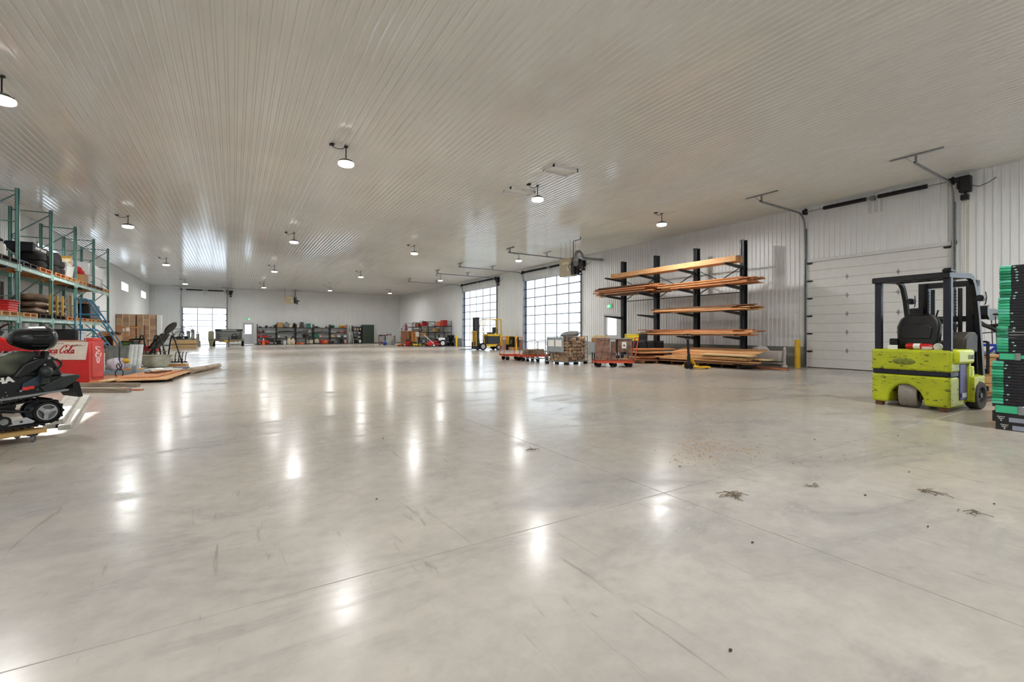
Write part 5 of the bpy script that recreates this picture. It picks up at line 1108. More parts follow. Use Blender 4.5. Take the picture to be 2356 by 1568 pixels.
def stroke(b, pts, w_, M, n=6):
    """a brush stroke: flat ribbon with swelling width"""
    P = []
    for i in range(len(pts) - 1):
        p0 = pts[max(i - 1, 0)]; p1 = pts[i]; p2 = pts[i + 1]; p3 = pts[min(i + 2, len(pts) - 1)]
        for k in range(n):
            t = k / n; P.append(tuple(0.5 * (2 * p1[j] + (p2[j] - p0[j]) * t + (2 * p0[j] - 5 * p1[j] + 4 * p2[j] - p3[j]) * t * t + (3 * p1[j] - p0[j] - 3 * p2[j] + p3[j]) * t ** 3) for j in (0, 1)))
    P.append(pts[-1]); V = []; F = []
    for i, p in enumerate(P):
        q = P[min(i + 1, len(P) - 1)]; o_ = P[max(i - 1, 0)]; d = Vector((q[0] - o_[0], q[1] - o_[1])); d = d.normalized() if d.length > 1e-6 else Vector((1, 0))
        ww = w_ * (0.35 + 0.65 * abs(d.y)); nx, ny = -d.y * ww / 2, d.x * ww / 2
        V += [(p[0] + nx, 0, p[1] + ny), (p[0] - nx, 0, p[1] - ny), (p[0] + nx, 0.003, p[1] + ny), (p[0] - nx, 0.003, p[1] - ny)]
        if i: a = 4 * (i - 1); F += [(a, a + 1, a + 5, a + 4), (a + 1, a + 3, a + 7, a + 5), (a + 2, a, a + 4, a + 6)]
    b.add(V, F, M)
S_ = {'C': [[(0.70, 0.72), (0.78, 0.92), (0.60, 1.02), (0.34, 0.88), (0.12, 0.52), (0.10, 0.16), (0.28, 0.0), (0.52, 0.14), (0.62, 0.30)]],
      'o': [[(0.22, 0.46), (0.06, 0.30), (0.06, 0.08), (0.18, 0.0), (0.34, 0.12), (0.38, 0.34), (0.26, 0.47), (0.18, 0.40)]],
      'c': [[(0.36, 0.36), (0.28, 0.47), (0.12, 0.36), (0.06, 0.14), (0.16, 0.0), (0.34, 0.12)]],
      'a': [[(0.34, 0.40), (0.22, 0.47), (0.08, 0.30), (0.08, 0.06), (0.18, 0.0), (0.34, 0.22), (0.42, 0.46)], [(0.42, 0.46), (0.36, 0.16), (0.42, 0.0), (0.54, 0.10)]],
      'l': [[(0.06, 0.16), (0.26, 0.56), (0.38, 0.92), (0.30, 0.98), (0.16, 0.60), (0.10, 0.12), (0.20, 0.0), (0.34, 0.10)]],
      '-': [[(0.02, 0.50), (0.16, 0.52)]]}
LM = T(0.40, -0.0155, 0.695) @ Matrix.Scale(0.175, 4) @ Matrix(((1, 0, 0.30, 0), (0, 1 / 0.175, 0, 0), (0, 0, 1, 0), (0, 0, 0, 1)))
b = MB(); cx_ = 0.0
for ch, adv in (('C', 0.72), ('o', 0.44), ('c', 0.42), ('a', 0.56), ('-', 0.18), ('C', 0.70), ('o', 0.44), ('l', 0.38), ('a', 0.5)):
    for s_ in S_[ch]: stroke(b, [(cx_ + p[0], p[1]) for p in s_], 0.17, LM)
    cx_ += adv
stroke(b, [(2.9, 0.98), (3.1, 1.12), (3.5, 1.0), (3.9, 0.86), (4.3, 0.98), (4.5, 1.12)], 0.12, LM); stroke(b, [(0.4, -0.02), (0.9, -0.1), (1.3, -0.2), (1.9, -0.12)], 0.12, LM)
b.build('script_lettering', mat('lettering_red', (176, 24, 30), 0.4), CL, smooth=False)
text('DRINK', 0.045, 'small_lettering', mat('faded_lettering', (96, 84, 80), 0.6), CL, T(0.80, -0.013, 0.915, rx=90), extrude=0.001, width=0.26)
b = MB(); stroke(b, [(0, 0), (0.04, 0.03), (0.06, 0.0), (0.10, 0.035), (0.12, 0.0), (0.16, 0.03), (0.18, 0.0), (0.22, 0.03), (0.25, 0.0), (0.32, 0.02)], 0.012, T(1.10, -0.0155, 0.86)); b.build('faded_script', MATS['faded_lettering'], CL, smooth=False)
b = MB(); My = T(1.546, 0.18, 0.5) @ Matrix(((0, -1, 0, 0), (-1, 0, 0, 0), (0, 0, 1, 0), (0, 0, 0, 1)))
for pts in ([(-0.06, 0.33), (0.05, 0.34), (0.03, 0.28), (-0.04, 0.24), (0.05, 0.21), (-0.02, 0.17)], [(-0.07, 0.20), (-0.05, 0.12), (0.04, 0.10), (0.06, 0.18)], [(0.0, 0.10), (0.03, 0.04), (0.0, -0.04), (-0.03, 0.04), (0.0, 0.10)], [(-0.06, 0.06), (0.06, 0.06)]): stroke(b, pts, 0.035, My)
b.build('white_side_mark', mat('pale_pink_mark', (232, 206, 204), 0.5), CL, smooth=False)
# a cord hanging at the cooler's right
o = MB().tube([(-2.40, 14.55, 0.93 - 0.06 * k) for k in range(8)] + [(-2.40 + 0.05 * math.sin(a * 0.5), 14.55, 0.42 - 0.07 * (1 - math.cos(a * 0.5))) for a in range(1, 13)] + [(-2.40 + 0.075 * math.sin(a * 0.5), 14.56, 0.28 - 0.11 * (1 - math.cos(a * 0.5))) for a in range(1, 13)], 0.011, 7).build('power_cord', M_black); tag(o, 'looped black cord hanging beside the red cooler', 'cord')
# ------------------------------------------------------------------ teal pallet rack
M_teal = mat('teal_rack_paint', (112, 162, 152), 0.45, var=0.15, scale=6); M_tealp = mat('pale_teal_beam', (172, 206, 198), 0.45, var=0.12, scale=4); M_tealk = mat('dark_teal_brace', (108, 140, 134), 0.5, var=0.2)
FY = [15.45, 18.2, 20.95, 23.68, 26.35, 29.0]; FX, BX, RT = -5.2, -6.15, 5.24
PR = thing('pallet_rack', 'tall teal steel pallet rack standing along the left wall', 'rack')
for y in FY:
    for x in (FX, BX):
        b = MB().box(x - 0.04, x + 0.04, y - 0.045, y - 0.035, 0, RT).box(x - 0.04, x - 0.03, y - 0.045, y + 0.045, 0, RT).box(x + 0.03, x + 0.04, y - 0.045, y + 0.045, 0, RT).box(x - 0.07, x + 0.07, y - 0.07, y + 0.07, 0, 0.012)
        b.build('upright', M_teal, PR, smooth=False)
    for z in (0.3, 1.25, 2.2, 4.3, 5.15): MB().bar((BX, y, z), (FX, y, z), 0.03, 0.03).build('frame_strut', M_tealk, PR, smooth=False)
    for z0, z1 in ((0.3, 1.25), (2.2, 1.25), (2.2, 3.2), (4.3, 3.3), (4.3, 5.1)): MB().bar((BX, y, z0), (FX, y, z1), 0.03, 0.03).build('frame_brace', M_tealk, PR, smooth=False)
    b = MB()
    for k in range(60): b.box(FX + 0.04, FX + 0.0405, y - 0.008, y + 0.008, 0.4 + k * 0.08, 0.425 + k * 0.08)
    o = b.build('slot_row', M_black, PR, smooth=False); o['kind'] = 'stuff'
for y0, y1 in zip(FY, FY[1:]):
    for z in (1.62, 3.08):
        MB().box(FX - 0.025, FX + 0.035, y0 + 0.05, y1 - 0.05, z - 0.12, z).build('front_beam', M_tealp, PR, smooth=False)
        MB().box(BX - 0.03, BX + 0.03, y0 + 0.05, y1 - 0.05, z - 0.12, z).build('rear_beam', M_teal, PR, smooth=False)
        for u in (y0 + 0.06, y1 - 0.14): MB().box(FX - 0.01, FX + 0.045, u, u + 0.08, z - 0.18, z + 0.03).build('beam_connector', M_tealp, PR, smooth=False)
        for u in (0.3, 0.7): MB().box(FX + 0.0352, FX + 0.037, y0 + u * (y1 - y0) - 0.06, y0 + u * (y1 - y0) + 0.06, z - 0.09, z - 0.03).build('beam_label', M_paper, PR, smooth=False)
def on(z): return 1.622 if z == 1 else 3.082
bays = ['nearest', 'second', 'third', 'fourth', 'fifth']
for bi, (y0, y1) in enumerate(zip(FY, FY[1:])):
    for lv in (1, 2):
        for k in range(2):
            kd = ['tan', 'brown', 'tan', 'dark', 'orange'][(bi + lv + k) % 5]
            pallet('%s wooden pallet on the %s shelf, %s bay of the teal rack' % (['nearer', 'farther'][k], ['lower', 'upper'][lv - 1], bays[bi]), -5.62, y0 + 0.72 + k * 1.3, on(lv), 90, kd, 1.12, 0.98, 'pallets on the teal rack')
ZP = 0.127
# goods on the upper shelf
z = on(2) + ZP
o = thing('plastic_jug', 'white water jug with dark cap on the upper shelf, nearest bay', 'jug', (-5.35, 17.5, z)); o.scale = (0.8, 0.8, 0.8); MB().lathe([(0, 0), (0.15, 0), (0.16, 0.03), (0.16, 0.36), (0.14, 0.42), (0.07, 0.46), (0.06, 0.50), (0, 0.50)], 18).build('jug_body', M_white, o); MB().lathe([(0, 0.5), (0.10, 0.5), (0.11, 0.56), (0.06, 0.60), (0, 0.6)], 14).build('jug_cap', M_black, o)
M_cover = mat('black_cover_cloth', (22, 22, 24), 0.8, var=0.3, scale=6)
o = thing('machine_cover', 'long black fabric machine cover with white lettering on the upper shelf', 'cover', (-5.66, 21.15, z + 0.478))
bevel(MB().prism([(-1.45, 0.0), (-1.42, 0.18), (-1.32, 0.30), (-0.8, 0.24), (0.5, 0.25), (1.0, 0.31), (1.3, 0.24), (1.45, 0.08), (1.42, 0.0)], -0.3, 0.36, axis='x').build('cover_cloth', M_cover, o), 0.06, 3)
text('SNIFT DOOR', 0.11, 'cover_lettering', M_paper, o, Matrix(((0, 0, 1, 0.365), (1, 0, 0, -0.75), (0, 1, 0, 0.13), (0, 0, 0, 1))), extrude=0.001, shear=0.3, bold=0.003, width=1.0)
M_knob = mat('knobbly_tyre', (34, 33, 31), 0.9, var=0.4, scale=30, bump=0.6)
for k, (yy, zz_) in enumerate(((20.25, 0), (20.25, 0.24), (21.5, 0), (21.5, 0.24), (22.15, 0), (22.15, 0.24))):
    o = MB().lathe([(0.17, 0.0), (0.26, 0.0), (0.30, 0.03), (0.31, 0.12), (0.30, 0.20), (0.26, 0.235), (0.17, 0.235), (0.155, 0.12), (0.17, 0.0)], 26, c=(-5.45, yy, z + zz_)).build('tyre', M_knob); tag(o, '%s tyre of the %s pair of tyres on the upper shelf' % (['lower', 'upper'][k % 2], ['nearest', 'middle', 'farthest'][k // 2]), 'tyre', 'tyres on the upper rack shelf')
M_tote = mat('cloudy_white_plastic', (214, 214, 208), 0.45, var=0.08)
o = thing('plastic_tote', 'cloudy white plastic tote behind the tyres on the upper shelf', 'tote', (-5.5, 23.0, z)); MB().add([(-0.28, -0.38, 0), (0.28, -0.38, 0), (0.28, 0.38, 0), (-0.28, 0.38, 0), (-0.32, -0.42, 0.42), (0.32, -0.42, 0.42), (0.32, 0.42, 0.42), (-0.32, 0.42, 0.42)], [(3, 2, 1, 0), (4, 5, 6, 7), (0, 1, 5, 4), (1, 2, 6, 5), (2, 3, 7, 6), (3, 0, 4, 7)]).build('tote_body', M_tote, o); MB().rbox(-0.34, 0.34, -0.44, 0.44, 0.42, 0.46, 0.02).build('tote_lid', M_tote, o)
o = thing('folded_sheets', 'bundle of cream and yellow folded sheets piled on the white tote', 'sheets', (-5.5, 23.0, z + 0.462))
for k in range(6): MB().rbox(-0.30, 0.30, -0.5 + 0.05 * k, 0.42 - 0.02 * k, 0.0, 0.05, 0.02, M=T(0, 0.03 * k, 0.055 * k, rx=-6 + 4 * k, rz=5 * (k % 3))).build('sheet', [M_tote, mat('cream_sheet', (220, 204, 176), 0.8), mat('yellow_sheet', (220, 176, 70), 0.8)][k % 3], o)
o = thing('grey_case', 'small dark grey case on the upper shelf beside the white tote', 'case', (-5.4, 23.42 + 0.25, z)); bevel(MB().box(-0.2, 0.2, -0.12, 0.12, 0, 0.34).build('case_body', mat('slate_plastic', (92, 94, 100), 0.5), o), 0.02); MB().tube([(0, -0.06, 0.34), (0, -0.05, 0.39), (0, 0.05, 0.39), (0, 0.06, 0.34)], 0.01, 6).build('handle', M_black, o)
def carton(label, x, y, z, w_, d_, h_, rz=0, m=None, group='cardboard boxes', tape=True):
    t = thing('cardboard_box', label, 'box', (x, y, z), rz, group); bevel(MB().box(-w_ / 2, w_ / 2, -d_ / 2, d_ / 2, 0, h_).build('carton', m or M_card, t), min(0.01, h_ * 0.05), 1)
    if tape: MB().box(-w_ / 2 - 0.001, w_ / 2 + 0.001, -0.025, 0.025, h_ - 0.06, h_ + 0.001).build('tape', mat('tan_tape', (204, 168, 118), 0.35), t, smooth=False)
    return t
carton('cardboard box under the red bag on the upper rack shelf', -5.42, 24.75, z, 0.45, 0.62, 0.30); carton('tall cardboard box right of the red bag on the upper rack shelf', -5.42, 25.35, z, 0.42, 0.36, 0.38)
o = MB().blob((-5.42, 24.72, z + 0.46), 0.22, 0.32, 0.19, 3, 0.2, 12, 8, flat=0.8).build('red_bag', mat('red_bag_cloth', (196, 34, 44), 0.8, var=0.2)); tag(o, 'crumpled red bag sitting on a cardboard box in the rack', 'bag')
o = thing('wrapped_crate', 'large white plastic wrapped crate at the far end of the upper shelf', 'crate', (-5.68, 26.9, z)); bevel(MB().box(-0.42, 0.40, -1.0, 1.5, 0, 0.42).build('lower_load', mat('grey_shrink_wrap', (196, 198, 196), 0.3, var=0.08), o), 0.03); bevel(MB().box(-0.44, 0.42, -1.05, 1.55, 0.42, 0.95).build('upper_load', mat('white_shrink_wrap', (236, 236, 234), 0.28, var=0.04), o), 0.03)
o = MB().rbox(-5.8, -5.3, 18.5, 19.4, 3.215, 3.30, 0.02).build('blue_tarp', mat('blue_tarp', (40, 72, 130), 0.7, var=0.2)); tag(o, 'folded blue tarp on the upper shelf under the machine cover', 'tarp'); o.location = (0, 0, 0)
# goods on the lower shelf
z = on(1) + ZP
o = thing('shopping_basket', 'red plastic basket on the lower rack shelf, nearest bay', 'basket', (-5.35, 17.75, z)); b = MB()
for k in range(4): b.rbox(-0.2 - 0.01 * k, 0.2 + 0.01 * k, -0.32 - 0.012 * k, 0.32 + 0.012 * k, 0.07 * k, 0.07 * k + 0.05, 0.03)
b.box(-0.19, 0.19, -0.31, 0.31, 0.0, 0.22); b.build('basket_body', mat('basket_red', (216, 50, 48), 0.4), o); MB().rbox(-0.25, 0.25, -0.37, 0.37, 0.27, 0.30, 0.03).build('basket_rim', MATS['basket_red'], o)
M_wrapb = mat('brown_wrapped_load', (134, 112, 92), 0.35, rgb2=(84, 66, 52), scale=5)
o = thing('wrapped_bundle', 'brown plastic wrapped bundle strapped on the lower shelf, middle bays', 'bundle', (-5.6, 21.5, z))
for r_ in range(3):
    for c_ in range(4): MB().blob((0.02 * (c_ % 2), -0.95 + 0.63 * c_ + 0.06 * r_, 0.115 + 0.215 * r_), 0.39, 0.36, 0.13, 4 * r_ + c_, 0.09, 12, 8, flat=0.85).build('wrapped_sack', M_wrapb, o)
for y in (-0.6, 0.1, 0.7): MB().box(0.36, 0.415, y - 0.02, y + 0.02, 0.02, 0.72).build('strap', mat('yellow_strap', (206, 176, 88), 0.6), o, smooth=False)
for k in range(4): o = MB().box(-5.95, -5.92 + 0.0, 19.1 + 0.16 * k, 19.22 + 0.16 * k, z, z + 0.95).build('dark_panel', WOODS['dark'], smooth=False); tag(o, '%s dark panel strip standing on the lower shelf beside the wrapped bundle' % ORD[k].replace('topmost', 'first'), 'panel', 'dark strips on the lower shelf')
o = thing('black_case', 'big black case on the lower shelf near the far end', 'case', (-5.5, 26.3, z)); bevel(MB().box(-0.35, 0.35, -0.75, 0.85, 0, 0.62).build('case_body', M_black, o), 0.04); MB().box(-0.36, 0.36, -0.76, 0.86, 0.40, 0.43).build('lid_seam', M_dark, o, smooth=False)
o = MB().prism([(-0.6, 0.62), (0.7, 0.62), (0.6, 0.74), (-0.4, 0.80)], -0.34, 0.3, axis='x').build('brown_tarp', mat('brown_tarp', (120, 104, 92), 0.8, var=0.15), smooth=False); o.location = (-5.5, 25.9, z + 0.001); tag(o, 'brown tarp folded over the black case on the lower shelf', 'tarp')
for k in range(3): o = MB().cyl((-5.45 + 0.1 * k, 23.95, z), (-5.48 + 0.1 * k, 24.0, z + 0.85), 0.06, n=14).build('cream_roll', mat('cream_roll', (222, 214, 186), 0.6)); tag(o, '%s upright cream roll on the lower shelf beside the black case' % ['leftmost', 'middle', 'rightmost'][k], 'roll', 'cream rolls on the lower shelf')
# under the rack
o = thing('white_freezer', 'white chest appliance standing under the lower rack shelf', 'freezer', (-5.65, 24.9, 0)); bevel(MB().box(-0.35, 0.35, -0.8, 0.8, 0.05, 1.15).build('cabinet', M_white, o), 0.03); bevel(MB().box(-0.37, 0.37, -0.82, 0.82, 1.16, 1.24).build('lid', M_white, o), 0.02); MB().box(-0.3, 0.3, -0.7, 0.7, 0, 0.05).build('plinth', M_dark, o, smooth=False); MB().cyl((0.35, 0.5, 0.9), (0.37, 0.5, 0.9), 0.04, n=12).build('badge', M_dark, o)
o = thing('black_office_chair', 'black padded seat back standing under the rack behind the cooler', 'chair', (-4.4, 19.0, 0)); bevel(MB().box(-0.3, 0.3, -0.08, 0.08, 0.85, 1.28).build('backrest', M_seat, o), 0.06, 3); bevel(MB().box(-0.28, 0.28, -0.5, 0.0, 0.46, 0.56).build('seat', M_seat, o), 0.04); MB().cyl((0, -0.25, 0.08), (0, -0.25, 0.46), 0.03, n=10).bar((0, 0.02, 0.5), (0, 0.05, 0.95), 0.06, 0.02).build('post', M_dark, o)
for k in range(5): a = R(72 * k); MB().bar((0, -0.25, 0.08), (0.28 * math.cos(a), -0.25 + 0.28 * math.sin(a), 0.04), 0.04, 0.035).build('foot', M_dark, o, smooth=False)
# ------------------------------------------------------------------ blue rolling stair
RSt = thing('rolling_stair', 'blue steel rolling stair with handrails before the teal rack', 'stair', (-4.4, 20.0, 0))
M_stair = mat('steel_blue_paint', (70, 136, 172), 0.45, var=0.15)
for y in (0.0, 0.6):
    MB().tube([(0.0, y, 0.05), (0.0, y, 2.25), (0.03, y, 2.27), (0.27, y, 2.27), (0.31, y, 2.24), (1.05, y, 0.78), (1.06, y, 0.05)], 0.022, 8).build('handrail', M_stair, RSt)
    MB().tube([(0, y, 1.77), (0.55, y, 1.77)], 0.018, 8).tube([(0, y, 1.28), (0.40, y, 1.28), (0.45, y, 1.24), (1.04, y, 0.25)], 0.02, 8).build('side_rail', M_stair, RSt)
for k in range(5): MB().box(0.38 + 0.13 * k, 0.58 + 0.13 * k, 0.02, 0.58, 1.02 - 0.22 * k, 1.05 - 0.22 * k).build('tread', M_stair, RSt, smooth=False)
MB().box(0, 0.42, 0.02, 0.58, 1.24, 1.28).build('platform', M_stair, RSt, smooth=False)
for x in (0.0, 1.05):
    for y in (0, 0.6): wheel(RSt, (x, y, 0.05), 0.05, 0.03, (0, 1, 0), 'caster_wheel', M_blackm, M_galv, 14)
# ------------------------------------------------------------------ floor clutter on the left
# grey beams and plywood
def beam(label, x, y, z, L, W, T_, rz, kind): 
    o = board('', kind, L, W, T_, x, y, z, rz); o.name = 'wooden_beam'; return tag(o, label, 'beam', 'beams on the floor by the cooler')
beam('rear weathered grey beam lying before the red cooler', -2.33, 12.92, 0, 1.35, 0.10, 0.085, -31.5, 'grey')
beam('front weathered grey beam lying before the red cooler', -2.27, 11.78, 0, 1.25, 0.10, 0.085, -31.5, 'grey')
for k in range(3): board('lying between the grey beams by the cooler', ['pale', 'orange', 'red'][k], [1.0, 0.5, 0.9][k], 0.10, 0.025, -2.35 + 0.2 * k, 12.45 - 0.22 * k, 0.0, [-30, 30, -36][k], size='thin')
for k in range(3):
    o = board('', 'grey', 3.5, 0.11, 0.055, -2.02 - 0.11 * k + 0.02, 9.2 + 0.1 * k, 0.058 * (k % 2), 98.6 + 0.6 * k); o.data = board_mesh('white', 3.5, 0.11, 0.055); tag(o, '%s long whitewashed board on the floor behind the snowmobile' % ['right', 'middle', 'left'][k], 'board', 'whitewashed boards')
for k, (x, y, L, W, rz, kd) in enumerate(((-1.66, 14.62, 2.4, 0.95, 83, 'tan'), (-1.80, 14.85, 2.1, 0.8, 80, 'orange'), (-2.45, 14.6, 2.2, 0.7, 88, 'red'), (-2.52, 14.7, 2.0, 0.6, 92, 'orange'), (-2.2, 14.2, 1.6, 0.2, 70, 'pale'))):
    o = board('', kd, L, W, 0.03, x, y, [0.06, 0.094, 0.0, 0.034, 0.07][k], rz); o.name = 'plywood_sheet'; tag(o, ['large tan plywood sheet lying on blocks right of the cooler', 'smaller plywood sheet on top of the large tan sheet', 'reddish plywood sheet on the floor beside the cooler', 'orange plywood sheet on top of the reddish sheet', 'pale narrow plank across the plywood beside the cooler'][k], 'plywood', 'plywood sheets by the cooler')
for k, (x, y) in enumerate(((-1.7, 13.7), (-1.6, 15.5))): o = board('', 'dark', 0.9, 0.09, 0.055, x, y, 0.002, -8); o.name = 'wooden_block'; tag(o, '%s dark block under the large plywood sheet' % ['nearer', 'farther'][k], 'block', 'blocks under plywood')
b = MB(); rc = random.Random(9)
pts = [(-1.85 + 0.16 * math.cos(k * 0.9) + 0.012 * k, 14.7 + 0.2 * math.sin(k * 0.7) + 0.02 * k, 0.135 + 0.008 * (k % 2)) for k in range(26)]
o = b.tube(pts, 0.014, 6).build('rusty_chain', MATS['rusty_steel']); tag(o, 'heap of rusty chain lying on the plywood sheets', 'chain')
# blue cart with bag, tray of spokes
bc = thing('low_cart', 'low pale blue metal cart behind the plywood', 'cart', (-3.0, 15.75, 0), -31.5)
M_pbl = mat('pale_blue_metal', (140, 170, 184), 0.5, var=0.12)
bevel(MB().box(0, 0.98, 0, 0.5, 0.06, 0.17).build('tray', M_pbl, bc), 0.01)
for x in (0.05, 0.93):
    for y in (0.06, 0.44): wheel(bc, (x, y, 0.03), 0.03, 0.025, (0, 1, 0), 'caster_wheel', M_blackm, M_galv, 12)
bevel(MB().box(0.86, 1.0, -0.03, 0.0, 0.0, 0.30).build('end_plate', M_pbl, bc), 0.005)
def C31(x, y, z, P=(-3.0, 15.75)): v = Vector((P[0], P[1], 0)) + e31 * x + n31 * y; return (v.x, v.y, z)
o = MB().blob(C31(0.33, 0.2, 0.30), 0.24, 0.14, 0.17, 4, 0.16, 12, 8, flat=0.75).build('plastic_bag', mat('printed_white_bag', (222, 222, 228), 0.5, rgb2=(170, 170, 190), scale=9)); tag(o, 'crumpled white printed plastic bag on the blue cart', 'bag')
o = MB().blob(C31(0.52, 0.22, 0.42), 0.09, 0.07, 0.06, 6, 0.15, 10, 6).build('yellow_packet', mat('yellow_packet', (228, 190, 60), 0.6)); tag(o, 'yellow packet sticking out of the white bag', 'packet')
o = MB().blob(C31(0.12, 0.25, 0.28), 0.12, 0.12, 0.12, 8, 0.12, 10, 6, flat=0.85).build('grey_sack', mat('light_grey_sack', (198, 194, 190), 0.8)); tag(o, 'small light grey sack left of the white bag', 'sack')
o = thing('wire_basket', 'small wooden tray with wire rack on the blue cart', 'tray', C31(0.72, 0.2, 0.172), -31.5); bevel(MB().box(-0.2, 0.2, -0.12, 0.12, 0, 0.05).build('tray_base', WOODS['tan'], o), 0.006)
for k in range(6): MB().tube([(-0.15 + 0.06 * k, -0.08, 0.05), (-0.15 + 0.06 * k, -0.06, 0.14), (-0.15 + 0.06 * k, 0.06, 0.14), (-0.15 + 0.06 * k, 0.08, 0.05)], 0.006, 5).build('wire_hoop', M_galv, o)
o = thing('spray_bottle', 'blue spray bottle standing behind the grey sack', 'bottle', C31(0.08, 0.45, 0.172)); MB().lathe([(0, 0), (0.05, 0), (0.05, 0.16), (0.03, 0.2), (0.02, 0.24), (0, 0.24)], 12).build('bottle', mat('blue_bottle', (60, 84, 150), 0.4), o); MB().rbox(-0.02, 0.05, -0.015, 0.015, 0.24, 0.29, 0.008).build('trigger', M_white, o)
# light diffuser panels
gp = thing('grid_panel', 'grey metal grid panel leaning upright behind the blue cart', 'panel', (-3.14, 17.1, 0), -31.5)
MB().box(0, 0.76, 0, 0.03, 0.04, 0.80, M=T(rx=-6)).build('panel_sheet', mat('dull_grey_sheet', (150, 154, 146), 0.45, metal=0.3, var=0.2), gp, smooth=False)
for k in range(5): MB().box(0.02 + 0.18 * k, 0.04 + 0.18 * k, -0.012, 0.0, 0.05, 0.79, M=T(rx=-6)).build('grid_bar', M_galv, gp, smooth=False)
for k in range(3): MB().box(0.0, 0.76, -0.010, 0.0, 0.08 + 0.33 * k, 0.10 + 0.33 * k, M=T(rx=-6)).build('grid_bar', M_galv, gp, smooth=False)
lp = thing('louvre_panel', 'bright white louvred light panel leaning beside the grey grid panel', 'panel', (-2.6, 16.72, 0), -31.5)
MB().box(0, 0.36, 0, 0.04, 0.04, 0.84, M=T(rx=-8)).build('panel_frame', mat('white_enamel_louvre', (228, 234, 230), 0.25), lp, smooth=False)
for k in range(3): MB().prism([(0.03 + 0.115 * k, -0.001), (0.055 + 0.115 * k, -0.022), (0.10 + 0.115 * k, -0.022), (0.125 + 0.115 * k, -0.001)], 0.07, 0.81, axis='z', M=T(rx=-8)).build('louvre', MATS['white_enamel_louvre'], lp, smooth=False)
# large planter bowl on a white base
pb = thing('iron_kettle', 'big weathered round kettle bowl standing on a white slab', 'kettle', (-2.07, 17.94, 0.075))
MB().lathe([(0.0, 0.0), (0.20, 0.005), (0.30, 0.05), (0.36, 0.16), (0.385, 0.30), (0.395, 0.36), (0.42, 0.375), (0.42, 0.395), (0.37, 0.395), (0.35, 0.30), (0.30, 0.12), (0.0, 0.06)], 30).build('bowl', mat('verdigris_iron', (196, 196, 178), 0.5, rgb2=(140, 132, 108), scale=3), pb)
o = bevel(MB().lathe([(0, 0), (0.52, 0), (0.53, 0.03), (0.50, 0.07), (0, 0.07)], 26).build('stone_slab', mat('white_stone_slab', (226, 228, 222), 0.6, var=0.06)), 0.01); o.location = (-2.07, 17.94, 0); tag(o, 'round white stone slab under the kettle bowl', 'slab')
for k, (x, y, s_, rz) in enumerate(((-1.45, 17.35, 0.55, 20), (-1.30, 17.75, 0.5, -15), (-1.18, 17.1, 0.4, 40), (-1.40, 17.50, 0.42, 5))):
    o = bevel(MB().box(-s_ / 2, s_ / 2, -0.15, 0.15, 0, 0.05).build('grey_slate', mat('grey_slate', (132, 136, 142), 0.6, var=0.2)), 0.008); o.location = (x, y, 0.052 if k == 3 else 0); o.rotation_euler = (0, 0, R(rz)); tag(o, ['grey slate slab right of the kettle bowl', 'farther grey slate slab beside the logs', 'front grey slate slab before the kettle bowl', 'grey slate slab on top of the others by the kettle'][k], 'slab', 'grey slate slabs')
for k, (x, y, w_, d_, z_, rz) in enumerate(((-1.95, 16.75, 1.15, 0.7, 0.0, -28), (-1.85, 16.85, 0.9, 0.6, 0.052, -34), (-1.55, 16.35, 0.6, 0.4, 0.0, 12))):
    o = bevel(MB().box(-w_ / 2, w_ / 2, -d_ / 2, d_ / 2, 0, 0.05).build('stone_slab', MATS['white_stone_slab']), 0.008); o.location = (x, y, z_); o.rotation_euler = (0, 0, R(rz)); tag(o, ['large white stone slab on the floor before the kettle bowl', 'upper white stone slab before the kettle bowl', 'small white stone slab beside the grey slates'][k], 'slab', 'white stone slabs')
# black hose heap among the bicycles
o = thing('hose_heap', 'tangled heap of black hoses left of the grey stone posts', 'hoses', (-3.55, 43.6, 0))
for k in range(5): MB().tube([(0.5 * math.cos(a * 0.5 + k) * (0.6 + 0.1 * k), 0.35 * math.sin(a * 0.5 + k), 0.12 + 0.17 * k + 0.06 * math.sin(a * 1.3 + k)) for a in range(13)], 0.06, 7).build('hose_coil', M_blackm, o)
# iron hooks on an offcut
hk = thing('iron_hook_rack', 'black wrought iron hook rack with four curled hooks on a wooden offcut', 'hook rack', (-1.58, 18.35, 0), -20)
bevel(MB().box(-0.28, 0.3, -0.1, 0.1, 0, 0.16).build('offcut', WOODS['tan'], hk), 0.01)
for k in range(4):
    x = -0.05 + 0.1 * k; MB().tube([(x - 0.08, 0, 0.30), (x - 0.10, 0, 0.24), (x - 0.05, 0, 0.2), (x - 0.01, 0, 0.26), (x, 0, 0.40), (x + 0.02, 0, 0.52), (x + 0.06, 0, 0.54)], 0.012, 6).build('hook', M_black, hk)
MB().bar((-0.2, 0, 0.21), (0.3, 0, 0.21), 0.02, 0.04).build('hook_bar', M_black, hk, smooth=False)
# birch logs
M_birch = mat('birch_bark', (196, 180, 158), 0.8, rgb2=(140, 118, 96), scale=4, stretch=(0.6, 5, 5), bump=0.3)
for k, (x, y, L, rz, r_) in enumerate(((-0.72, 16.9, 2.45, 75.7, 0.075), (-0.92, 16.6, 1.6, 74, 0.07), (-1.10, 16.4, 1.3, 70, 0.06))):
    o = MB().tube([(-L / 2, 0, 0), (-L / 4, 0.01, 0.005), (0, 0, 0), (L / 4, -0.012, 0), (L / 2, 0, 0.0)], [r_, r_ * 0.97, r_ * 1.03, r_ * 0.98, r_ * 0.9], 12).build('birch_log', M_birch); o.location = (x, y, r_ * 1.03); o.rotation_euler = (0, 0, R(rz)); tag(o, ['longest pale birch log lying on the floor', 'middle birch log beside the longest one', 'shortest birch log nearest the kettle bowl'][k], 'log', 'birch logs')
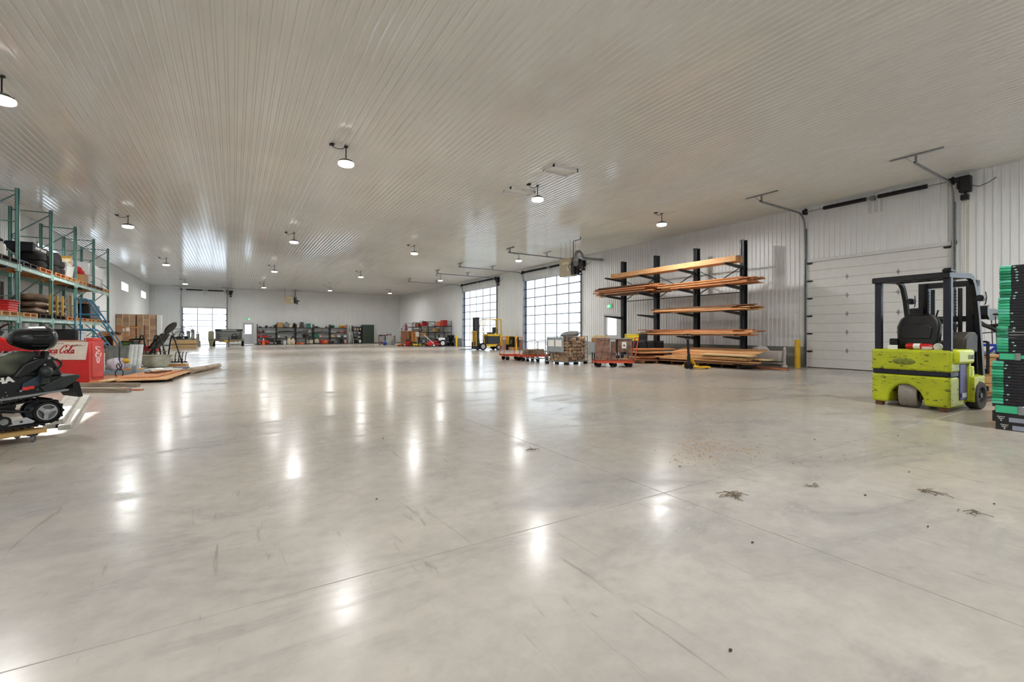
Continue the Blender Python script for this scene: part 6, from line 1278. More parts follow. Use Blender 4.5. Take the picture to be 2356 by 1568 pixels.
# inversion table
it = thing('inversion_table', 'black inversion table with padded back behind the kettle bowl', 'exercise machine', (-2.1, 19.0, 0), -31.5)
for y in (-0.3, 0.3):
    MB().tube([(-0.62, y, 0.02), (-0.42, y, 0.95), (-0.385, y, 1.07), (-0.33, y, 1.08), (-0.29, y, 1.0), (-0.14, y, 0.02)], 0.022, 8).build('front_leg', M_black, it)
    MB().tube([(0.0, y, 0.02), (0.13, y, 0.9), (0.17, y, 1.08), (0.22, y, 1.06), (0.30, y, 0.85), (0.56, y, 0.02)], 0.022, 8).build('rear_leg', M_black, it)
MB().tube([(-0.75, -0.3, 0.93), (-0.55, -0.3, 0.96), (-0.3, -0.3, 0.95)], 0.03, 8).build('armrest', M_blackm, it)
bevel(MB().prism([(-0.22, -0.03), (-0.24, 0.3), (-0.2, 0.55), (-0.16, 0.62), (0.16, 0.62), (0.2, 0.55), (0.24, 0.3), (0.22, -0.03)], -0.03, 0.03, axis='x', M=T(-0.2, 0, 0.66, ry=40)).build('back_pad', M_seat, it), 0.02)
MB().lathe([(0.0, -0.03), (0.17, -0.028), (0.19, 0), (0.17, 0.028), (0, 0.03)], 20, M=T(0.36, 0, 1.33, ry=40) @ Matrix.Rotation(R(90), 4, 'Y') @ Matrix.Diagonal((1.3, 1, 1, 1))).build('head_pad', M_seat, it)
MB().bar((-0.35, 0, 0.45), (0.3, 0, 1.25), 0.05, 0.05).bar((-0.4, 0, 0.45), (-0.1, 0, 0.55), 0.04, 0.04).build('centre_beam', M_dark, it, smooth=False)
for x in (-0.62, -0.14, 0.0, 0.56): MB().bar((x, -0.3, 0.025), (x, 0.3, 0.025), 0.04, 0.04).build('cross_foot', M_black, it, smooth=False)
# low bench with red toolboxes, wooden box, framed screen
wb_ = thing('work_bench', 'low grey bench behind the inversion table', 'bench', (-2.9, 21.6, 0), -31.5)
MB().box(-0.9, 0.7, -0.3, 0.3, 0.44, 0.48).build('bench_top', WOODS['grey'], wb_, smooth=False)
for x in (-0.85, 0.62):
    for y in (-0.27, 0.22): MB().box(x, x + 0.05, y, y + 0.05, 0, 0.44).build('leg', WOODS['grey'], wb_, smooth=False)
for k, (x, w_) in enumerate(((0.05, 0.30), (0.42, 0.32))):
    p = Vector((-2.9, 21.6, 0.482)) + e31 * x; t = thing('toolbox', '%s red metal toolbox on the bench behind the inversion table' % ['left', 'right'][k], 'toolbox', p, -31.5, 'red toolboxes'); bevel(MB().box(-w_ / 2, w_ / 2, -0.11, 0.11, 0, 0.2).build('toolbox_body', M_red, t), 0.015); MB().tube([(-0.08, 0, 0.2), (-0.07, 0, 0.25), (0.07, 0, 0.25), (0.08, 0, 0.2)], 0.008, 6).build('handle', M_black, t); MB().box(-0.05, 0.05, -0.113, -0.11, 0.06, 0.14).build('label', M_paper, t, smooth=False)
o = thing('open_wooden_box', 'open tan wooden box standing on edge behind the cooler', 'box', (-3.95, 22.0, 0.0), -31.5)
MB().box(-0.30, 0.30, 0.25, 0.27, 0.60, 1.08).build('back_panel', WOODS['brown'], o, smooth=False)
for a_ in ((-0.30, 0.30, -0.1, 0.25, 1.05, 1.08), (-0.30, 0.30, -0.1, 0.25, 0.57, 0.60), (-0.30, -0.27, -0.1, 0.25, 0.6, 1.05), (0.27, 0.30, -0.1, 0.25, 0.6, 1.05)): MB().box(*a_).build('side_board', WOODS['tan'], o, smooth=False)
for x in (-0.28, 0.22):
    for y in (-0.08, 0.2): MB().box(x, x + 0.05, y, y + 0.05, 0, 0.57).build('leg', WOODS['tan'], o, smooth=False)
for k in range(6): oo = board('heaped on the open wooden box, %s from the bottom' % (['first'] + ORD[1:])[k], ['brown', 'red', 'dark', 'orange', 'brown', 'grey'][k], 0.7, 0.08, 0.04, -3.95 + 0.05 * (k % 3), 22.05 + 0.06 * (k // 3), 1.082 + 0.042 * (k // 2), -40 + 22 * (k % 2) , size='rough')
o = thing('framed_screen', 'black framed green screen standing on a stand behind the cooler', 'screen', (-3.35, 22.0, 0), -31.5); bevel(MB().box(-0.26, 0.26, -0.1, 0.15, 0.42, 0.86).build('cabinet', M_black, o), 0.015); MB().box(-0.2, 0.22, -0.104, -0.1, 0.47, 0.81).build('screen_face', mat('green_print', (92, 130, 60), 0.4, rgb2=(40, 60, 40), scale=6), o, smooth=False); MB().box(-0.2, 0.2, -0.08, 0.12, 0, 0.42).build('stand', WOODS['brown'], o, smooth=False)
for k, (x, zt, m) in enumerate(((-3.08, 1.34, WOODS['grey']), (-2.96, 1.45, MATS['rusty_steel']))):
    o = MB().cyl((x, 22.4, 0), (x + 0.01, 22.42, zt), 0.028, n=10).build('pole', m); tag(o, ['pale wooden pole standing behind the grid panel', 'taller rusty pole standing behind the louvre panel'][k], 'pole')
st_ = thing('wooden_stool', 'pale grey wooden stool frame behind the louvre panel', 'stool', (-2.62, 21.0 + 1.6, 0), -31.5); MB().box(-0.2, 0.2, -0.2, 0.2, 0.86, 0.90).build('seat', WOODS['grey'], st_, smooth=False)
for x in (-0.19, 0.15):
    for y in (-0.19, 0.15): MB().box(x, x + 0.04, y, y + 0.04, 0, 0.86).build('leg', WOODS['grey'], st_, smooth=False)
for z_ in (0.3, 0.6): MB().box(-0.18, 0.18, -0.19, -0.16, z_, z_ + 0.03).build('rung', WOODS['grey'], st_, smooth=False)
# orange wooden chairs heaped
def chair(label, x, y, z, rz, rx=0):
    t = thing('wooden_chair', label, 'chair', (x, y, z), rz, 'orange brown wooden chairs'); t.rotation_euler = (R(rx), 0, R(rz)); m = WOODS['orange']
    bevel(MB().box(-0.21, 0.21, -0.2, 0.2, 0.43, 0.46).build('seat', m, t), 0.01)
    for xx in (-0.18, 0.18):
        MB().cyl((xx, -0.17, 0), (xx, -0.17, 0.43), 0.02, n=8).build('leg', m, t); MB().tube([(xx, 0.17, 0), (xx, 0.18, 0.45), (xx, 0.25, 0.92)], 0.02, 8).build('leg', m, t)
    for k in range(5): MB().cyl((-0.12 + 0.06 * k, 0.185, 0.46), (-0.12 + 0.06 * k, 0.24, 0.84), 0.009, n=6).build('spindle', m, t)
    MB().bar((-0.2, 0.245, 0.87), (0.2, 0.245, 0.87), 0.03, 0.09).build('top_rail', m, t, smooth=False); MB().bar((-0.18, -0.17, 0.2), (0.18, -0.17, 0.2), 0.02, 0.02).build('stretcher', m, t, smooth=False)
o = thing('side_table', 'low brown table carrying the heaped wooden chairs', 'table', (-4.55, 30.0, 0)); MB().box(-0.7, 0.6, -0.35, 0.35, 0.52, 0.56).build('table_top', WOODS['brown'], o, smooth=False)
for x in (-0.66, 0.52):
    for y in (-0.3, 0.25): MB().box(x, x + 0.06, y, y + 0.06, 0, 0.52).build('leg', WOODS['brown'], o, smooth=False)
chair('left wooden chair stacked on the low table', -4.8, 30.0, 0.562, 170); chair('right wooden chair stacked on the low table', -4.3, 30.0, 0.562, 185)
chair('wooden chair on the floor before the strapped cartons', -4.0, 31.2, 0, 150)
# strapped stacks of brown cartons
M_bcart = [mat('brown_carton_%s' % n_, c_, 0.6, var=0.14, scale=2.5) for n_, c_ in (('a', (170, 138, 108)), ('b', (156, 124, 98)), ('c', (182, 150, 118)))]
for s_, xa in enumerate((-6.44, -5.40)):
    pallet('wooden pallet under the %s strapped carton stack' % ['left', 'right'][s_], xa + 0.49, 38.45, 0, 0, 'brown', 1.0, 0.9, 'pallets under carton stacks')
    for r_ in range(9):
        for c_ in range(3):
            o = bevel(MB().box(0, 0.318, 0, 0.8, 0, 0.246).build('brown_carton', rnd.choice(M_bcart)), 0.008, 1); o.location = (xa + 0.327 * c_, 38.05, 0.128 + r_ * 0.249); tag(o, 'brown carton, %s column, %s row from the top, %s strapped stack' % (['left', 'middle', 'right'][c_], ORD[8 - r_] if r_ < 8 else 'first', ['left', 'right'][s_]), 'box', 'strapped brown cartons')
    for k, x in enumerate((0.33, 0.66)): o = MB().box(xa + x - 0.015, xa + x + 0.015, 38.035, 38.046, 0.128, 2.37).build('packing_strap', mat('cream_strap', (216, 196, 160), 0.5), smooth=False); tag(o, '%s pale packing strap on the %s carton stack' % (['left', 'right'][k], ['left', 'right'][s_]), 'strap', 'packing straps')
o = bevel(MB().box(-4.40, -4.14, 38.2, 38.7, 0, 2.36).build('white_locker', M_white), 0.02); tag(o, 'tall narrow white cabinet beside the strapped carton stacks', 'cabinet')
o = MB().box(-6.1, -5.75, 38.0, 38.03, 1.25, 1.5).build('paper_sheet', M_paper, smooth=False); tag(o, 'white paper sheet stuck on the left carton stack', 'paper')
# pale board stack with black bicycles
zz = 0.0
for k in range(8):
    t_ = [0.08, 0.05, 0.12, 0.08, 0.05, 0.16, 0.08, 0.05][k]; o = board('', ['pale', 'tan', 'pale', 'grey', 'tan', 'pale', 'pale', 'grey'][k], 1.5, 0.9, t_, -3.2 + 0.04 * (k % 3), 41.6, zz, 8 - 3 * (k % 2)); o.name = 'panel_stack_sheet'; tag(o, 'pale panel, %s from the bottom of the low stack under the bicycles' % (['first'] + ORD[1:])[k], 'panel', 'low stack of pale panels'); zz += t_ + 0.002
def bicycle(label, x, y, z, rz, ry):
    t = thing('bicycle', label, 'bicycle', (x, y, z), rz, 'black bicycles'); t.rotation_euler = (R(ry), 0, R(rz))
    for xx in (-0.5, 0.5):
        w_ = MB().tube([(xx + 0.31 * math.cos(a * 0.3142), 0, 0.32 + 0.31 * math.sin(a * 0.3142)) for a in range(20)], 0.018, 6, closed=True).build('wheel', M_blackm, t)
        b = MB()
        for k in range(8): a = k * math.pi / 4; b.cyl((xx, 0, 0.32), (xx + 0.3 * math.cos(a), 0, 0.32 + 0.3 * math.sin(a)), 0.004, n=4)
        b.build('spokes', M_galv, w_)['kind'] = 'stuff'
    b = MB()
    for p, q in (((-0.5, 0.32), (-0.15, 0.3)), ((-0.5, 0.32), (-0.22, 0.75)), ((-0.15, 0.3), (-0.24, 0.85)), ((-0.15, 0.3), (0.35, 0.72)), ((-0.22, 0.75), (0.35, 0.78)), ((0.34, 0.85), (0.5, 0.32))): b.cyl((p[0], 0, p[1]), (q[0], 0, q[1]), 0.018, n=8)
    b.build('frame', M_black, t); MB().tube([(0.3, -0.28, 0.95), (0.36, -0.1, 0.9), (0.36, 0.1, 0.9), (0.3, 0.28, 0.95)], 0.014, 6).build('handlebar', M_black, t); MB().rbox(-0.36, -0.12, -0.07, 0.07, 0.85, 0.90, 0.03).build('saddle', M_seat, t)
bicycle('left black bicycle propped on the pale panel stack', -3.65, 41.5, zz, 12, 14); bicycle('right black bicycle propped on the pale panel stack', -3.05, 41.7, zz, -18, -12)
# stone posts
M_stonep = mat('rough_grey_stone', (140, 136, 128), 0.85, var=0.25, scale=6, bump=0.4)
for k, (x, y, h_, r_) in enumerate(((-3.25, 46.6, 1.34, 0.13), (-2.98, 47.0, 1.45, 0.14), (-2.62, 46.8, 1.08, 0.13), (-3.0, 46.2, 0.7, 0.13), (-2.50, 46.4, 0.5, 0.11))):
    o = MB().lathe([(0, 0), (r_, 0), (r_ * 1.02, h_ * 0.3), (r_ * 0.95, h_ * 0.8), (r_ * 0.98, h_ * 0.97), (r_ * 0.6, h_), (0, h_)], 9).build('stone_post', M_stonep); o.location = (x, y, 0); tag(o, ['left of the two tall grey stone posts by the trailer', 'tallest grey stone post by the trailer', 'right grey stone post nearest the trailer', 'short front grey stone post', 'smallest grey stone post beside the trailer'][k], 'post', 'grey stone posts')
o = MB().lathe([(0, 0), (0.11, 0), (0.14, 0.34), (0.13, 0.36), (0, 0.36)], 14).build('white_bucket', M_white); o.location = (-2.78, 45.6, 0); tag(o, 'white bucket in front of the grey stone posts', 'bucket')
# ------------------------------------------------------------------ utility trailer
tr_ = thing('utility_trailer', 'open utility trailer with grey box parked before the far glazed door', 'trailer', (-0.35, 45.6, 0))
M_trg = mat('trailer_grey', (122, 124, 124), 0.5, var=0.15); M_tro = mat('trailer_olive', (120, 110, 82), 0.6, var=0.2)
MB().box(-0.98, 0.98, 0, 3.0, 0.48, 0.54).build('bed', M_tro, tr_, smooth=False)
for x in (-0.98, 0.94): MB().box(x, x + 0.04, 0, 3.0, 0.54, 1.42).build('side_wall', M_trg, tr_, smooth=False)
MB().box(-0.98, 0.98, 2.96, 3.0, 0.54, 1.42).build('rear_wall', M_trg, tr_, smooth=False)
MB().box(-1.0, 1.0, -0.06, 0.0, 1.28, 1.47).build('front_header', M_black, tr_, smooth=False)
MB().box(-0.55, 0.55, -0.065, -0.06, 1.36, 1.40).build('header_lettering', M_paper, tr_, smooth=False)
MB().box(-0.98, 0.98, -0.04, 0.02, 0.44, 0.60).build('front_sill', M_tro, tr_, smooth=False)
for x in (-1.12, 1.02):
    wheel(tr_, (x, 1.4, 0.3), 0.3, 0.2, (1, 0, 0), 'wheel', M_blackm, M_galv); bevel(MB().prism([(1.0, 0.45), (1.05, 0.66), (1.75, 0.66), (1.8, 0.45)][::-1], x - 0.12, x + 0.12, axis='x').build('fender', M_trg, tr_), 0.02)
MB().bar((-0.7, 0, 0.42), (0, -1.2, 0.42), 0.06, 0.08).bar((0.7, 0, 0.42), (0, -1.2, 0.42), 0.06, 0.08).build('drawbar', M_tro, tr_, smooth=False)
MB().cyl((0, -1.05, 0.0), (0, -1.05, 0.75), 0.035, n=10).lathe([(0, 0), (0.09, 0), (0.09, 0.02), (0, 0.02)], 12, c=(0, -1.05, 0)).build('jack_stand', M_dark, tr_)
bevel(MB().box(-0.3, -0.08, -1.2, -1.0, 0.34, 0.52).build('yellow_box', M_yellow, tr_), 0.02); MB().box(0.06, 0.5, -0.5, -0.48, 0.36, 0.46).build('number_plate', M_paper, tr_, smooth=False)
o = thing('rolled_mattress', 'tall olive padded roll standing left of the trailer', 'roll', (-1.62, 45.5, 0)); MB().lathe([(0, 0), (0.10, 0), (0.16, 0.35), (0.2, 0.5), (0.21, 0.9), (0.19, 1.26), (0.1, 1.32), (0, 1.32)], 14).build('roll_body', mat('olive_pad', (132, 130, 104), 0.8, var=0.15), o); MB().cyl((0, 0, 0.55), (0, 0, 0.60), 0.212, n=14).build('tie_strap', M_dark, o)
o = thing('motor_unit', 'small engine with hoses standing inside the trailer', 'engine', (0.05, 46.5, 0.542)); bevel(MB().box(-0.25, 0.25, -0.2, 0.2, 0, 0.35).build('engine_block', M_dark, o), 0.03); MB().tube([(-0.2, 0, 0.35), (-0.1, 0, 0.5), (0.1, 0, 0.5), (0.2, 0, 0.35)], 0.03, 8).build('hose', M_blackm, o)
o = bevel(MB().box(-0.3, 0.3, -0.2, 0.2, 0, 0.22).build('grey_bin', M_trg), 0.02); o.location = (-0.75, 46.2, 0.542); tag(o, 'grey bin inside the trailer left of the engine', 'bin')
# ------------------------------------------------------------------ black shelving along the end wall
SX = [1.94, 3.65, 5.40, 7.09, 8.71, 10.44]; SZ = [0.06, 0.67, 1.18, 1.69]; SY0, SY1 = 51.05, 51.65
NB = ['leftmost', 'second', 'middle', 'fourth', 'rightmost']
def shelf_unit(label, x0, x1, zs, top, y0=SY0, y1=SY1):
    t = thing('shelf_unit', label, 'shelf', ((x0 + x1) / 2, (y0 + y1) / 2, 0), 0, 'black steel shelving along the end wall'); a, c = (x1 - x0) / 2 - 0.01, (y1 - y0) / 2
    for x in (-a, a - 0.05):
        for y in (-c, c - 0.05): MB().box(x, x + 0.05, y, y + 0.05, 0, top).build('post', M_black, t, smooth=False)
    for z in zs: MB().box(-a, a, -c, c, z - 0.05, z).build('shelf_board', M_black, t, smooth=False)
for k in range(5): shelf_unit('black steel shelf unit against the end wall, %s of the five' % NB[k], SX[k], SX[k + 1], SZ, 2.03)
shelf_unit('narrow black shelf unit beside the green lockers', 11.05, 11.95, [0.08, 0.62, 1.04, 1.45, 1.78], 1.95)
COL = dict(red=(198, 40, 36), orange=(226, 110, 40), black=(26, 26, 28), white=(226, 226, 222), teal=(24, 130, 116), green=(30, 120, 80), card=(186, 142, 84), grey=(140, 142, 146), silver=(180, 182, 186), yellow=(228, 196, 50), cream=(222, 208, 180), tan=(190, 160, 120), pink=(214, 160, 146), brown=(120, 84, 60), blue=(50, 84, 170), dkgrey=(70, 72, 78), rust=(170, 80, 50))
def CM(c): return mat('goods_' + c, COL[c], 0.5, var=0.12)
SHN = ['bottom', 'second', 'third', 'top']
def item(kind, bay, u, sh, w_, h_, col, what, y=51.25, ztop=None):
    x = SX[bay] + u * (SX[bay + 1] - SX[bay]) if bay < 5 else 11.05 + u * 0.9
    z = (SZ[sh] if bay < 5 else [0.08, 0.62, 1.04, 1.45, 1.78][sh]) + 0.001
    m = CM(col); lab = '%s on the %s shelf of the %s black shelf unit' % (what, SHN[min(sh, 3)] if bay < 5 else ['bottom', 'second', 'middle', 'fourth', 'top'][sh], (NB + ['narrow'])[bay]); cat = what.split()[-1]
    t = thing(what.split()[-1], lab, cat, (x, y, z), 0, 'goods on the black shelving')
    if kind == 'bin':
        MB().add([(-w_ * 0.45, -0.15, 0), (w_ * 0.45, -0.15, 0), (w_ * 0.45, 0.15, 0), (-w_ * 0.45, 0.15, 0), (-w_ / 2, -0.18, h_ * 0.88), (w_ / 2, -0.18, h_ * 0.88), (w_ / 2, 0.18, h_ * 0.88), (-w_ / 2, 0.18, h_ * 0.88)], [(3, 2, 1, 0), (4, 5, 6, 7), (0, 1, 5, 4), (1, 2, 6, 5), (2, 3, 7, 6), (3, 0, 4, 7)]).build('bin_body', m, t); MB().rbox(-w_ * 0.53, w_ * 0.53, -0.2, 0.2, h_ * 0.88, h_, 0.02).build('lid', m, t)
    elif kind == 'box':
        bevel(MB().box(-w_ / 2, w_ / 2, -0.18, 0.18, 0, h_).build('carton', m, t), 0.01, 1); MB().box(-0.03, 0.03, -0.182, 0.181, h_ * 0.7, h_ + 0.001).build('tape', CM('cream'), t, smooth=False)
    elif kind == 'bag':
        MB().blob((0, 0, h_ * 0.42), w_ / 2, 0.18, h_ * 0.55, int(x * 10), 0.12, 12, 8, flat=0.76).build('bag_body', m, t); MB().cyl((0, 0, h_ * 0.85), (0.02, 0, h_ * 1.05), 0.04, 0.06, n=8).build('tied_neck', m, t)
    elif kind == 'pail':
        MB().lathe([(0, 0), (w_ * 0.42, 0), (w_ * 0.5, h_ * 0.9), (w_ * 0.52, h_), (0, h_)], 14).build('pail_body', m, t); MB().tube([(-w_ * 0.5, 0, h_), (-w_ * 0.3, -0.05, h_ * 0.6), (w_ * 0.3, -0.05, h_ * 0.6), (w_ * 0.5, 0, h_)], 0.008, 5).build('bail', M_galv, t)
    elif kind == 'long':
        MB().tube([(-w_ / 2, 0, h_ * 0.35), (-w_ * 0.2, 0, h_ * 0.45), (w_ * 0.1, -0.03, h_ * 0.6), (w_ / 2, 0, h_ * 0.35)], [h_ * 0.25, h_ * 0.35, h_ * 0.35, h_ * 0.2], 8).build('shaft', m, t); MB().cyl((-w_ * 0.28, -0.08, h_ * 0.5), (-w_ * 0.28, 0.08, h_ * 0.5), h_ * 0.5, n=12).build('flange', CM('dkgrey'), t)
    elif kind == 'tool':
        bevel(MB().box(-w_ / 2, w_ * 0.15, -0.1, 0.1, 0, h_ * 0.8).build('motor_body', m, t), 0.03); MB().cyl((w_ * 0.1, 0, h_ * 0.4), (w_ / 2, 0, h_ * 0.4), h_ * 0.2, n=10).build('nose', CM('dkgrey'), t); MB().tube([(-w_ * 0.4, 0, h_ * 0.8), (-w_ * 0.2, 0, h_), (0, 0, h_ * 0.8)], 0.02, 6).build('handle', CM('black'), t)
    elif kind == 'ball':
        MB().lathe([(0, 0)] + [(w_ / 2 * math.sin(R(a)), h_ / 2 - h_ / 2 * math.cos(R(a))) for a in (20, 45, 70, 90, 110, 135, 160)] + [(0, h_)], 16).build('shell', m, t); MB().lathe([(w_ * 0.5, h_ * 0.46), (w_ * 0.53, h_ * 0.5), (w_ * 0.5, h_ * 0.54)], 16).build('rim', m, t)
    return t
for a in (('tool', 0, .18, 3, .3, .12, 'dkgrey', 'grey hand tool'), ('tool', 0, .5, 3, .32, .2, 'black', 'black power tool'), ('long', 0, .78, 3, .5, .12, 'silver', 'silver metal bracket'), ('bin', 0, .93, 3, .26, .22, 'black', 'small black bin'),
          ('box', 1, .17, 3, .52, .5, 'card', 'large cardboard box'), ('bag', 1, .52, 3, .62, .55, 'grey', 'bundled grey bag'), ('bag', 1, .73, 3, .36, .36, 'cream', 'cream cloth bag'), ('bag', 1, .93, 3, .3, .46, 'black', 'black stuffed bag'),
          ('pail', 2, .12, 3, .3, .32, 'cream', 'cream pail'), ('bin', 2, .34, 3, .3, .56, 'dkgrey', 'tall grey bin'), ('bin', 2, .52, 3, .28, .3, 'grey', 'low grey bin'), ('bin', 2, .71, 3, .36, .42, 'teal', 'teal storage bin'), ('pail', 2, .88, 3, .24, .28, 'white', 'white pail'),
          ('tool', 3, .22, 3, .5, .16, 'black', 'long black tool'), ('bin', 3, .52, 3, .5, .12, 'white', 'flat white bin'), ('tool', 3, .8, 3, .3, .14, 'brown', 'brown tool'), ('ball', 4, .14, 3, .5, .3, 'green', 'green dome'), ('ball', 4, .62, 3, .36, .3, 'yellow', 'yellow ball'), ('bin', 4, .84, 3, .34, .24, 'orange', 'orange bin'),
          ('tool', 0, .15, 2, .42, .18, 'rust', 'rusty red tool'), ('tool', 0, .34, 2, .26, .24, 'black', 'black motor'), ('long', 1, .5, 2, 1.5, .2, 'black', 'long black axle'), ('long', 2, .38, 2, 1.2, .16, 'dkgrey', 'long grey shaft'), ('bin', 2, .75, 2, .22, .26, 'silver', 'silver canister'), ('long', 3, .5, 2, 1.5, .12, 'black', 'long black driveshaft'), ('tool', 4, .55, 2, .6, .14, 'rust', 'rusty tool'), ('pail', 4, .85, 2, .24, .24, 'red', 'red pail'),
          ('bag', 0, .1, 1, .24, .3, 'red', 'red cloth bag'), ('tool', 0, .5, 1, .9, .28, 'red', 'red trimmer'), ('pail', 1, .12, 1, .2, .24, 'white', 'small white pail'), ('tool', 1, .5, 1, .2, .15, 'black', 'small black tool'), ('tool', 1, .88, 1, .28, .15, 'dkgrey', 'grey tool'), ('bin', 2, .48, 1, .3, .34, 'black', 'black bin'), ('tool', 2, .85, 1, .3, .14, 'dkgrey', 'grey clamp'), ('bin', 3, .16, 1, .42, .36, 'green', 'green storage bin'), ('box', 3, .4, 1, .24, .24, 'pink', 'pink box'), ('box', 4, .14, 1, .34, .3, 'tan', 'tan box'), ('box', 4, .5, 1, .3, .24, 'cream', 'cream box'), ('pail', 4, .7, 1, .16, .16, 'blue', 'blue pail'), ('bin', 4, .88, 1, .3, .24, 'white', 'white bin'),
          ('bin', 1, .13, 0, .34, .34, 'black', 'low black bin'), ('bag', 3, .18, 0, .6, .5, 'cream', 'cream cloth bag'), ('bin', 3, .5, 0, .36, .32, 'red', 'red crate'), ('box', 3, .72, 0, .42, .32, 'orange', 'orange box'), ('ball', 3, .94, 0, .26, .4, 'rust', 'rusty reel'), ('bin', 2, .8, 0, .6, .36, 'cream', 'cream stacked bin'), ('tool', 4, .18, 0, .3, .24, 'black', 'black pump'), ('bin', 4, .5, 0, .22, .4, 'dkgrey', 'tall grey bin'), ('bin', 4, .68, 0, .2, .44, 'black', 'tall black bin'), ('box', 4, .88, 0, .22, .36, 'pink', 'pink box'),
          ('tool', 5, .5, 4, .3, .14, 'silver', 'silver tool'), ('bin', 5, .25, 3, .2, .2, 'cream', 'cream bin'), ('bin', 5, .55, 3, .2, .22, 'tan', 'tan bin'), ('bin', 5, .86, 3, .14, .2, 'white', 'white bin'), ('tool', 5, .3, 2, .3, .16, 'silver', 'silver fitting'), ('pail', 5, .78, 2, .2, .16, 'white', 'white pail'), ('tool', 5, .3, 1, .3, .18, 'dkgrey', 'grey fitting'), ('bin', 5, .7, 1, .26, .14, 'white', 'flat white bin'), ('bin', 5, .35, 0, .4, .3, 'black', 'black bin'), ('box', 5, .82, 0, .22, .32, 'white', 'white box')):
    item(*a)
# standing before the shelving
cn = thing('traffic_cone', 'orange traffic cone with white tip before the black shelving', 'traffic cone', (2.45, 50.05, 0)); MB().lathe([(0.16, 0.03), (0.14, 0.06), (0.05, 0.45), (0.05, 0.46)], 16).build('cone_body', CM('orange'), cn); MB().lathe([(0.05, 0.46), (0.055, 0.46), (0.028, 0.62), (0, 0.63)], 14).build('white_tip', M_white, cn); MB().rbox(-0.18, 0.18, -0.18, 0.18, 0, 0.035, 0.03).build('base', CM('orange'), cn)
mw = thing('push_mower', 'red and black push mower parked under the left black shelf unit', 'mower', (2.75, 50.55, 0)); bevel(MB().box(-0.75, 0.25, -0.22, 0.22, 0.10, 0.42).build('deck', M_red, mw), 0.08, 3); bevel(MB().box(0.0, 0.6, -0.2, 0.2, 0.3, 0.56).build('grass_bag', M_black, mw), 0.05)
for x in (-0.6, 0.75):
    for y in (-0.24, 0.24): wheel(mw, (x, y, 0.15), 0.15, 0.05, (0, 1 if y > 0 else -1, 0), 'wheel', M_blackm, CM('grey'), 16)
MB().tube([(0.3, -0.2, 0.4), (0.85, -0.2, 0.15), (1.0, -0.2, 0.12)], 0.02, 6).tube([(0.3, 0.2, 0.4), (0.85, 0.2, 0.15)], 0.02, 6).build('handle', M_black, mw)
for k, (x, w_, h_, c_, lb) in enumerate(((4.35, 0.27, 0.36, 'white', 'white lidded pail standing before the second black shelf unit'), (4.75, 0.4, 0.62, 'cream', 'pale sack standing before the second black shelf unit, left one'), (5.1, 0.42, 0.6, 'cream', 'pale sack standing before the second black shelf unit, right one'), (5.55, 0.34, 0.3, 'rust', 'rust orange toolbox on the floor before the middle shelf unit'), (5.95, 0.38, 0.24, 'orange', 'orange red toolbox on the floor before the middle shelf unit'))):
    t = thing(['pail', 'sack', 'sack', 'toolbox', 'toolbox'][k], lb, ['pail', 'sack', 'sack', 'toolbox', 'toolbox'][k], (x, 50.7, 0), 0, 'things before the black shelving')
    if k == 0: MB().lathe([(0, 0), (w_ * 0.42, 0), (w_ * 0.5, h_), (0, h_)], 14).build('pail_body', CM(c_), t); MB().lathe([(0, h_), (w_ * 0.53, h_), (w_ * 0.53, h_ + 0.03), (0, h_ + 0.03)], 14).build('lid', CM(c_), t)
    elif k < 3: MB().blob((0, 0, h_ * 0.43), w_ / 2, 0.17, h_ * 0.56, k, 0.1, 12, 8, flat=0.76).build('sack_body', CM(c_), t); MB().cyl((0, 0, h_ * 0.8), (0.04, 0, h_ * 1.02), 0.03, 0.07, n=8).build('tied_neck', CM(c_), t)
    else: bevel(MB().box(-w_ / 2, w_ / 2, -0.14, 0.14, 0, h_ * 0.7).build('case', CM(c_), t), 0.02); MB().tube([(-0.1, 0, h_ * 0.7), (-0.08, 0, h_), (0.08, 0, h_), (0.1, 0, h_ * 0.7)], 0.012, 6).build('handle', M_black, t)
sl = thing('tall_stool', 'black metal stool before the middle black shelf unit', 'stool', (6.42, 50.65, 0)); MB().box(-0.17, 0.17, -0.17, 0.17, 0.72, 0.76).build('seat', M_black, sl, smooth=False)
for x in (-0.15, 0.15):
    for y in (-0.15, 0.15): MB().bar((x, y, 0.72), (x * 1.25, y * 1.25, 0), 0.025, 0.025).build('leg', M_black, sl, smooth=False)
sl2 = MB().box(-0.15, 0.15, 0.13, 0.16, 0.76, 1.0).build('backrest', M_black, sl, smooth=False)
ld = thing('step_ladder', 'pale aluminium stepladder with dark top before the narrow shelf unit', 'ladder', (10.78, 50.75, 0))
for s in (-1, 1): MB().bar((s * 0.24, 0, 0), (s * 0.15, 0.22, 1.25), 0.05, 0.03).build('rail', mat('pale_alloy_ladder', (206, 206, 196), 0.4), ld, smooth=False); MB().bar((s * 0.14, 0.25, 1.2), (s * 0.13, 0.28, 1.95), 0.05, 0.04).build('upper_rail', M_black, ld, smooth=False); MB().bar((s * 0.22, 0.55, 0), (s * 0.14, 0.26, 1.25), 0.03, 0.03).build('rear_leg', M_dark, ld, smooth=False)
for k in range(5): MB().box(-0.23 + 0.016 * k, 0.23 - 0.016 * k, 0.03 + 0.045 * k, 0.12 + 0.045 * k, 0.22 + 0.24 * k, 0.25 + 0.24 * k).build('tread', MATS['pale_alloy_ladder'], ld, smooth=False)
lk = thing('locker_bank', 'dark green steel locker bank with twelve doors against the end wall', 'lockers', (12.04, 51.1, 0)); M_lk = mat('dark_green_enamel', (56, 70, 58), 0.45, var=0.15)
MB().box(0, 1.26, 0.01, 0.5, 0, 2.04).build('carcass', M_lk, lk, smooth=False)
